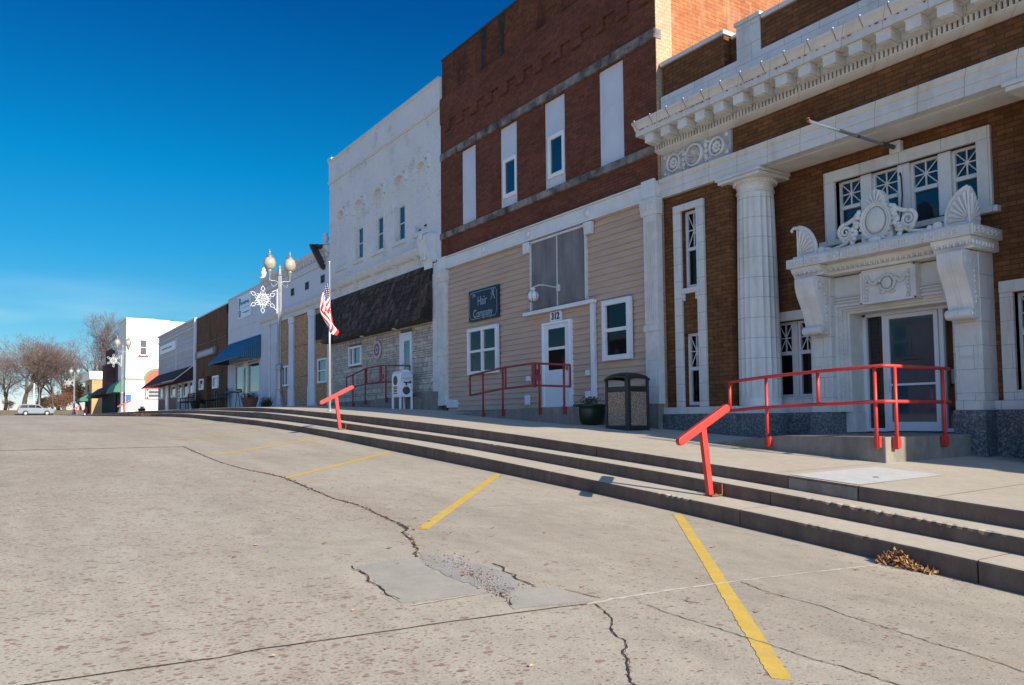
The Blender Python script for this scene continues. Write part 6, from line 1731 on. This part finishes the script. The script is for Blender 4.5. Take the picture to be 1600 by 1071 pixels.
# ---- twin globe street lamp with its snowflake
def make_lamp():
    t = thing('street_lamp', (0, 0, 0), 'near twin-globe street lamp on a fluted grey post, carrying a white snowflake', 'street lamp', 'twin-globe street lamps along the walk')
    m = MB(); m.lathe(0, 0, [(.25, 0), (.25, .05), (.21, .07), (.20, .12), (.155, .28), (.125, .42), (.12, .50), (.135, .52), (.135, .56), (.105, .58), (.10, 1.2), (.12, 1.22), (.13, 1.30), (.115, 1.36), (.085, 1.38)], 20); b = m.build('base', 'pole_metal', t, smooth=False)
    m = MB(); n_ = 32; vs = []; fs = []
    for i, (z, r_) in enumerate([(1.36, .078), (2.5, .072), (4.3, .062)]):
        for k in range(n_): a = math.tau*k/n_; q = r_*(1 if k % 2 else .88); vs.append((q*math.cos(a), q*math.sin(a), z))
    for i in range(2):
        for k in range(n_): k2 = (k+1) % n_; fs.append((i*n_+k, i*n_+k2, (i+1)*n_+k2, (i+1)*n_+k))
    m.add(vs, fs); m.lathe(0, 0, [(.08, 4.28), (.085, 4.32), (.07, 4.36), (.06, 4.5), (.035, 4.54), (.03, 4.6), (.0, 4.66)], 14); m.build('pole', 'pole_metal', t)
    for s_ in (-1, 1):
        m = MB(); m.tube(bez((0, 0, 3.95), (0, s_*.10, 4.25), (0, s_*.33, 3.95), (0, s_*.33, 4.22), 10), .02, 7); m.tube(bez((0, s_*.06, 4.05), (0, s_*.2, 3.85), (0, s_*.28, 3.9), (0, s_*.26, 4.02), 8), .012, 5)
        a_ = m.build('arm', 'pole_metal', t, smooth=True)
        m = MB(); m.lathe(0, s_*.33, [(.02, 4.05), (.035, 4.12), (.03, 4.18), (.05, 4.24), (.07, 4.32), (.10, 4.40), (.105, 4.43), (.09, 4.45)], 14); m.build('fitter', 'pole_metal', a_, smooth=True)
        m = MB(); m.lathe(0, s_*.33, [(.09, 4.44), (.15, 4.50), (.19, 4.60), (.195, 4.68), (.17, 4.78), (.12, 4.86)], 20); m.build('globe', 'globe_glass', a_, smooth=True)
        m = MB(); m.lathe(0, s_*.33, [(.135, 4.84), (.125, 4.88), (.07, 4.94), (.035, 4.97), (.03, 5.0), (.045, 5.02), (.02, 5.06), (.008, 5.12), (0, 5.14)], 14); m.build('cap', 'pole_metal', a_, smooth=True)
    return t
def make_snow():
    t = thing('snowflake_decoration', (0, 0, 0), 'white outlined snowflake hung from the near street lamp', 'snowflake decoration', 'snowflakes on the street lamps')
    m = MB(); R_ = .44
    for k in range(6):
        a = math.pi/2+k*math.pi/3; ca, sa = math.cos(a), math.sin(a)
        f = lambda u, v: (0, u*ca-v*sa, u*sa+v*ca)
        def tb(pts, r_=.0105): m.tube([f(*p) for p in pts], r_, 5)
        tb([(.02, 0), (.26, 0)])
        tb([(.27, 0), (.33, .06), (.40, .035), (.445, 0), (.40, -.035), (.33, -.06), (.27, 0)])
        for s_ in (-1, 1):
            tb([(.12, 0), (.20, s_*.08), (.26, s_*.06)]); tb([(.06, s_*.035), (.15, s_*.087)])
        b2 = math.pi/6
        tb([(.17, 0), (.20*math.cos(b2), .20*math.sin(b2))], .010); tb([(.17, 0), (.20*math.cos(b2), -.20*math.sin(b2))], .010)
    m.build('snowflake', 'snow_tube', t)
    m = MB(); m.tube([(0, .46, .38), (0, .46, -.42)], .016, 6); m.tube([(0, .54, .33), (0, .46, .34), (0, .30, .28)], .012, 5); m.tube([(0, .54, -.35), (0, .46, -.34), (0, .36, -.24)], .012, 5); m.build('mounting_frame', 'snow_tube', t)
    return t
L0 = make_lamp(); S0 = make_snow()
for i, (x, y, sn) in enumerate([(-25.7, 7.8, 1), (-58.5, 7.3, 1), (-96, 7.4, 1), (-150, 6.6, 0)]):
    l = L0 if i == 0 else copy_tree(L0)
    z = zwalk(x, y)-.01 if x > -90 else (zroad(x, 5.8)+.02)
    l.location = (x, y, z)
    if i: l['label'] = ['', 'twin-globe street lamp standing before the white corner building', 'twin-globe street lamp in front of the orange-leaved tree', 'farthest and smallest twin-globe street lamp, behind the silver car'][i]
    if sn:
        s_ = S0 if i == 0 else copy_tree(S0)
        s_.location = (x, y-.54, z+3.46)
        if i: s_['label'] = ['', 'white outlined snowflake on the lamp before the white corner building', 'small distant snowflake on the lamp by the orange-leaved tree'][i]
# ---- flagpole and limp flag
FX, FY = -18.78, 6.95; FZ = zwalk(FX, FY)
m = MB(); m.tube([(FX, FY, FZ-.02), (FX-.06, FY-.0, 3.90)], .030, 10, r2=.02); m.lathe(FX, FY, [(.055, FZ), (.055, FZ+.03), (.032, FZ+.035)], 12); m.ball((FX-.06, FY, 3.92), .03, 8, 6)
fp = solo(m, 'flagpole', 'flagpole_metal', (FX, FY, FZ), 'slim bare metal flagpole at the top of the steps', 'flagpole', smooth=True)
m = MB(); nu, nv = 44, 39
# hung limp: hoist edge runs up the pole, the fly falls in folds below
def flagpt(u, v):
    top, bot = 3.42, 2.72
    hz = bot+(top-bot)*v
    drop = u*(.62+.42*v)*1.02
    spread = .42*math.sin(min(1, u*1.5)*math.pi*.5)*(.25+.75*v)
    fold = .035*math.sin(u*10+v*5)+.03*math.sin(v*11+u*3)
    y = FY-.02-spread*(1-.9*u)+fold*(.3+u)+.10*u*(1-v)
    x = FX-.03+.07*math.sin(v*7+u*8)*u+.02*math.sin(u*17)
    if v < .35: y += (.35-v)*.35*math.sin(u*2.2)
    return (x+.03, y, hz-drop)
for i in range(nu):
    for j in range(nv):
        u0, u1, v0, v1 = i/nu, (i+1)/nu, j/nv, (j+1)/nv
        st = int(v0*13+1e-6)
        m.cm = 2 if (u0 < .20 and v0 > 6/13-1e-6) else (0 if st % 2 == 0 else 1)
        if m.cm == 2 and (i % 3 == 1 and j % 3 == 1): m.cm = 1
        m.add([flagpt(u0, v0), flagpt(u1, v0), flagpt(u1, v1), flagpt(u0, v1)], [(0, 1, 2, 3)])
solo(m, 'flag', ['flag_red', 'flag_white', 'flag_blue'], (FX, FY, 2.0), 'limp red and white striped flag with a blue canton hanging on the flagpole', 'flag', smooth=True)
# ---- blue sign on a post, hydrant, far poles, planters, bench, easel
x, y = -60.5, 7.95; z = zwalk(x, 7.9)
t = thing('street_sign', (x, y, z), 'small blue sign on a short post in front of the white corner building', 'sign')
m = MB(); m.tube([(x, y, z), (x, y, z+.85)], .03, 6); m.build('post', 'pole_metal', t)
m = MB(); m.box(x-.02, x+.02, y-.17, y+.17, z+.72, z+1.22); m.build('sign_plate', 'blue_sign', t, bevel=.01)
x, y = -91, 8.15; z = zroad(-91, 5.8)
t = thing('hydrant', (x, y, z), 'stout bright red hydrant by the tan brick corner', 'fire hydrant')
m = MB(); m.lathe(x, y, [(.26, z), (.26, z+.08), (.19, z+.10), (.19, z+.55), (.25, z+.57), (.25, z+.63), (.20, z+.66), (.16, z+.8), (.06, z+.88), (0, z+.9)], 16); m.build('barrel', 'red_paint', t, smooth=False)
m = MB(); m.lathe(y, z+.45, [(.09, x-.3), (.09, x+.3)], 10, ax='x'); m.lathe(x, z+.42, [(.12, y-.3), (.12, y-.15)], 10, ax='y'); m.build('outlet', 'red_paint', t)
for x, y, h, mt, lb in ((-125, 7.05, 4.3, 'dark_grey', 'thin dark street pole in front of the bare trees'), (-133, 5.2, 4.6, 'bright_white', 'thin white pole among the bare trees')):
    m = MB(); z = zroad(-118, 5.8); m.tube([(x, y, z), (x, y, z+h)], .09, 8, r2=.07); m.ball((x, y, z+h), .1, 8, 6)
    solo(m, 'street_pole', mt, (x, y, z), lb, 'pole', smooth=True)
def planter(x, y, r_, h, mat, label, plants=True, seed=1):
    z = zwalk(x, y); t = thing('planter', (x, y, z), label, 'planter')
    m = MB(); m.lathe(x, y, [(r_*.72, z), (r_*.9, z+h*.6), (r_, z+h*.92), (r_*1.06, z+h*.93), (r_*1.06, z+h), (r_*.9, z+h), (0, z+h*.93)], 20, cap=False); m.build('pot', mat, t)
    if plants:
        m = MB(); r = random.Random(seed)
        for i in range(120):
            a = r.uniform(0, 6.28); q = r.uniform(0, r_); p = Vector((x+q*math.cos(a), y+q*math.sin(a), z+h*.93)); e = p+Vector((r.gauss(0, .08), r.gauss(0, .08), r.uniform(.05, .28)))
            m.tube([p, e], .006, 3, False); m.add([e, e+Vector((.06, .02, .02)), e+Vector((.03, -.05, -.03))], [(0, 1, 2)])
        m.build('foliage', 'plant', t)
planter(-34.6, 9.25, .36, .40, 'clay_pot', 'half-barrel planter at the foot of the blue awning shop', seed=3)
planter(-44.3, 9.4, .16, .24, 'clay_pot', 'small red clay pot by the brown shop wall', seed=5)
planter(-46.6, 9.5, .26, .30, 'planter_green', 'dark pot by the end post of the grey shops', seed=6)
planter(-68.0, 9.9, .3, .22, 'soil', 'low dark planter bed by the white side wall', seed=7)
r = random.Random(17); m = MB(); q0 = Vector((-33.2, 9.6, zwalk(-33.2, 9.6)))
for i in range(160):
    p = q0+Vector((r.uniform(-.5, .5), r.uniform(-.2, .2), 0)); e = p+Vector((r.gauss(0, .06), r.gauss(0, .06), r.uniform(.1, .42)))
    m.tube([p, e], .006, 3, False); m.add([e, e+Vector((.05, .02, .01)), e+Vector((.02, -.05, -.02))], [(0, 1, 2)])
solo(m, 'shrub', 'plant', tuple(q0), 'thin leafless shrub at the foot of the pale pier behind the lamp', 'shrub')
def bench(x, y, w_, label, mat='wood_bench'):
    z = zwalk(x, y); t = thing('bench', (x, y, z), label, 'bench')
    m = MB(); 
    for k in range(4): m.box(x-w_/2, x+w_/2, y-.22+k*.11, y-.13+k*.11, z+.42, z+.45)
    m.build('seat', mat, t, bevel=.004)
    m = MB()
    for k in range(4): m.box(x-w_/2, x+w_/2, y+.22+.02*k, y+.25+.02*k, z+.50+k*.11, z+.59+k*.11)
    m.build('backrest', mat, t, bevel=.004)
    for s_ in (-1, 1):
        m = MB(); xx = x+s_*(w_/2-.1)
        m.box(xx-.03, xx+.03, y-.22, y-.16, z, z+.62); m.box(xx-.03, xx+.03, y+.2, y+.26, z, z+.9); m.box(xx-.03, xx+.03, y-.22, y+.26, z+.37, z+.419); m.box(xx-.03, xx+.03, y-.22, y+.22, z+.62, z+.66)
        m.build('leg_frame', 'black_metal', t)
bench(-48.2, 9.35, 1.7, 'brown slatted bench under the maroon shingle awning', 'clay_pot')
bench(-41.6, 9.45, 2.4, 'long black bench against the brown brick shop')
x, y = -37.6, 9.3; z = zwalk(x, y)
t = thing('folding_table', (x, y, z), 'small dark folding table on splayed legs under the blue awning', 'table')
m = MB(); m.box(x-.4, x+.4, y-.25, y+.25, z+.68, z+.72); m.build('table_top', 'dark_grey', t)
for s_ in (-1, 1):
    for q in (-1, 1):
        m = MB(); m.tube([(x+s_*.1, y+q*.2, z+.68), (x+s_*.42, y+q*.22, z)], .018, 5); m.build('leg', 'dark_grey', t)
# drift of leaves on the far kerb
m = MB(); r = random.Random(77)
for i in range(220):
    x = -37.5+r.gauss(0, 1.1); y = 5.75-abs(r.gauss(0, .25)); z = zroad(x, y)+.02+r.random()*.10; s_ = r.uniform(.03, .06); a = r.uniform(0, 6.28)
    m.cm = r.choice([0, 0, 1]); m.add([(x-s_, y, z), (x, y-s_*.6, z+.02), (x+s_*math.cos(a), y, z+.04*r.random()), (x, y+s_*.6, z+.02)], [(0, 1, 2, 3)])
o = solo(m, 'leaf_drift', ['leaf_brown', 'leaf_tan'], (-37.5, 5.6, zroad(-37.5, 5.6)), 'scatter of dry leaves along the far end of the kerb', 'leaf drift'); tag(o, kind='stuff')
# ---- silver sport utility car at the cross street, side on
CX, CY0 = -124, 2.95; cz = zroad(-118, 5.8)+.03
t = thing('parked_car', (CX, CY0+2.1, cz), 'silver estate-bodied car standing side-on at the far end of the street', 'car')
def cp(y, z): return (CY0+y, cz+z)
m = MB(); W2 = .9
body = [(.05, .35), (.02, .75), (.10, .98), (.35, 1.0), (3.0, .98), (3.95, .88), (4.22, .72), (4.28, .45), (4.2, .28), (3.95, .25), (.2, .25)]
m.prism([cp(*p) for p in body], CX-W2, CX+W2, 'x'); m.build('body', 'car_paint', t, bevel=.06)
m = MB(); top = [(.12, .98), (.42, 1.44), (.7, 1.5), (2.1, 1.49), (2.5, 1.40), (3.1, .98)]
m.prism([cp(*p) for p in top], CX-W2+.12, CX+W2-.12, 'x'); m.build('cabin', 'car_paint', t, bevel=.05)
m = MB()
for g_ in ([(.30, 1.03), (.52, 1.36), (1.2, 1.38), (1.2, 1.03)], [(1.28, 1.03), (1.28, 1.38), (2.05, 1.38), (2.05, 1.03)], [(2.12, 1.03), (2.12, 1.37), (2.4, 1.32), (2.85, 1.03)]):
    m.prism([cp(*p) for p in g_], CX+W2-.12, CX+W2-.10, 'x')
m.build('side_windows', 'car_glass', t)
m = MB(); m.prism([cp(.09, 1.04), cp(.36, 1.40), cp(.33, 1.41), cp(.06, 1.05)], CX-.7, CX+.7, 'x'); m.build('rear_window', 'car_glass', t)
m = MB(); m.prism([cp(2.56, 1.38), cp(3.08, 1.0), cp(3.11, 1.02), cp(2.59, 1.40)], CX-.7, CX+.7, 'x'); m.build('windscreen', 'car_glass', t)
for yy in (.95, 3.4):
    for s_ in (1, -1):
        m = MB(); xx = CX+s_*W2; m.lathe(CY0+yy, cz+.33, [(.33, xx-.2*s_), (.34, xx-.1*s_), (.33, xx+.015*s_), (.22, xx+.02*s_)], 20, ax='x'); wl = m.build('wheel', 'rubber', t, smooth=False)
        m = MB(); m.lathe(CY0+yy, cz+.33, [(.21, xx+.021*s_), (.19, xx+.03*s_), (.05, xx+.02*s_), (0, xx+.03*s_)], 16, ax='x'); m.build('rim', 'chrome', wl)
m = MB(); m.box(CX+.75, CX+W2+.01, CY0+.0, CY0+.18, cz+.72, cz+.92); m.build('tail_light', 'tail_light', t)
m = MB(); m.box(CX+.6, CX+W2-.02, CY0+4.1, CY0+4.27, cz+.6, cz+.72); m.build('headlight', 'chrome', t)

# ================================================================== TREES
def tree(base, h, spread, seed, label, maxd=7, r0=.32, twig='twig', lean=0, mult=3, group='bare winter trees at the end of the street', leaves=None, forks=None):
    r = random.Random(seed); t = thing('bare_tree', base, label, 'tree', group)
    tr = MB(); tw = MB(); B_ = Vector(base); tips = []
    def grow(p, d, l, rad, dep):
        n_ = 4 if dep < 2 else (3 if dep < 4 else 2)
        pts = [p]; q = p.copy(); dd = d.copy()
        for i in range(n_):
            dd = (dd+Vector((r.gauss(0, .11), r.gauss(0, .11), .04+r.gauss(0, .06)))).normalized()
            q = q+dd*l/n_; pts.append(q.copy())
        tgt = tr if dep < 3 else tw
        rr = max(rad*.70, .015)
        tgt.tube(pts, rad, 7 if dep < 2 else (4 if dep < 4 else 3), dep < 2, r2=rr)
        if dep >= maxd: tips.append(q); return
        k = (forks or 4) if dep == 0 else (2 if r.random() < .45 else 3)
        for i in range(k):
            ang = r.uniform(.22, .62)*spread*(.8 if dep == 0 else 1); az = math.tau*(i+r.random()*.5)/k
            a = dd.orthogonal().normalized(); b = dd.cross(a)
            nd = (dd*math.cos(ang)+(a*math.cos(az)+b*math.sin(az))*math.sin(ang)).normalized()
            nd.z = nd.z*.95+.10; nd.normalize()
            grow(pts[-1], nd, l*r.uniform(.68, .92), rr*r.uniform(.62, .88), dep+1)
        if dep:
            for i in range(2 if dep < 4 else 1):
                pp = pts[r.randrange(1, len(pts))]; a = dd.orthogonal().normalized(); az = r.uniform(0, 6.28); b = dd.cross(a)
                nd = (dd*.55+(a*math.cos(az)+b*math.sin(az))*.8).normalized(); grow(pp, nd, l*r.uniform(.45, .7), rr*.45, min(maxd, dep+2))
    grow(B_.copy(), Vector((lean, lean*.5, 1)).normalized(), h*.16, r0, 0)
    tr.build('trunk', 'bark', t); tw.build('crown', twig, t)
    if leaves:
        m = MB(); n_, mat, size = leaves
        for i in range(n_):
            p = r.choice(tips)+Vector((r.gauss(0, .25), r.gauss(0, .25), r.gauss(0, .25))); a = Vector((r.gauss(0, 1), r.gauss(0, 1), r.gauss(0, 1))).normalized(); b = a.orthogonal().normalized(); s_ = r.uniform(.5, 1)*size
            m.add([p-a*s_, p-b*s_*.6, p+a*s_, p+b*s_*.6], [(0, 1, 2, 3)])
        m.build('leaves', mat, t)
    return t
gz = 2.1
tree((-150, 4.4, gz), 17.5, 1.2, 3, 'large bare tree at the far left with several upright limbs', r0=.42, forks=4)
tree((-156, 6.9, gz), 17.5, 1.1, 11, 'bare reddish tree just right of the far left tree, behind the car', r0=.36, forks=4)
tree((-158, 9.9, gz), 17, 1.15, 19, 'bare tree leaning behind the dark street pole', r0=.36, forks=3, lean=-.1)
tree((-135, 13.3, 2.0), 20, 1.05, 27, 'tallest bare tree rising behind the small shops and white corner building', r0=.46, forks=4)
tree((-170, 2.2, gz), 15.5, 1.2, 51, 'pale bare tree in the back row, at the very left edge', r0=.34, forks=4)
tree((-175, 12.0, gz), 16, 1.2, 53, 'bare tree in the back row, between the pole and the tallest tree', r0=.34, forks=4)
tree((-146, 12.2, gz), 6.5, 1.2, 33, 'low tree still holding orange leaves behind the far street lamp', r0=.2, maxd=5, leaves=(5200, 'leaf_orange', .16), group='low autumn trees')
tree((-138, 9.2, gz-.5), 5.0, 1.3, 35, 'small rust-leaved tree beside the tan brick shop', r0=.16, maxd=5, leaves=(3600, 'leaf_orange', .13), group='low autumn trees')
tree((-165, 8.2, gz-.3), 4.6, 1.3, 37, 'low dry brown bushy tree between the bare trunks', r0=.16, maxd=5, leaves=(2600, 'dry_grass', .14), group='low autumn trees')
tree((-158, 2.6, gz-.1), 3.2, 1.2, 41, 'small dark shrubby tree left of the car', r0=.1, maxd=6, leaves=None, group='low autumn trees')
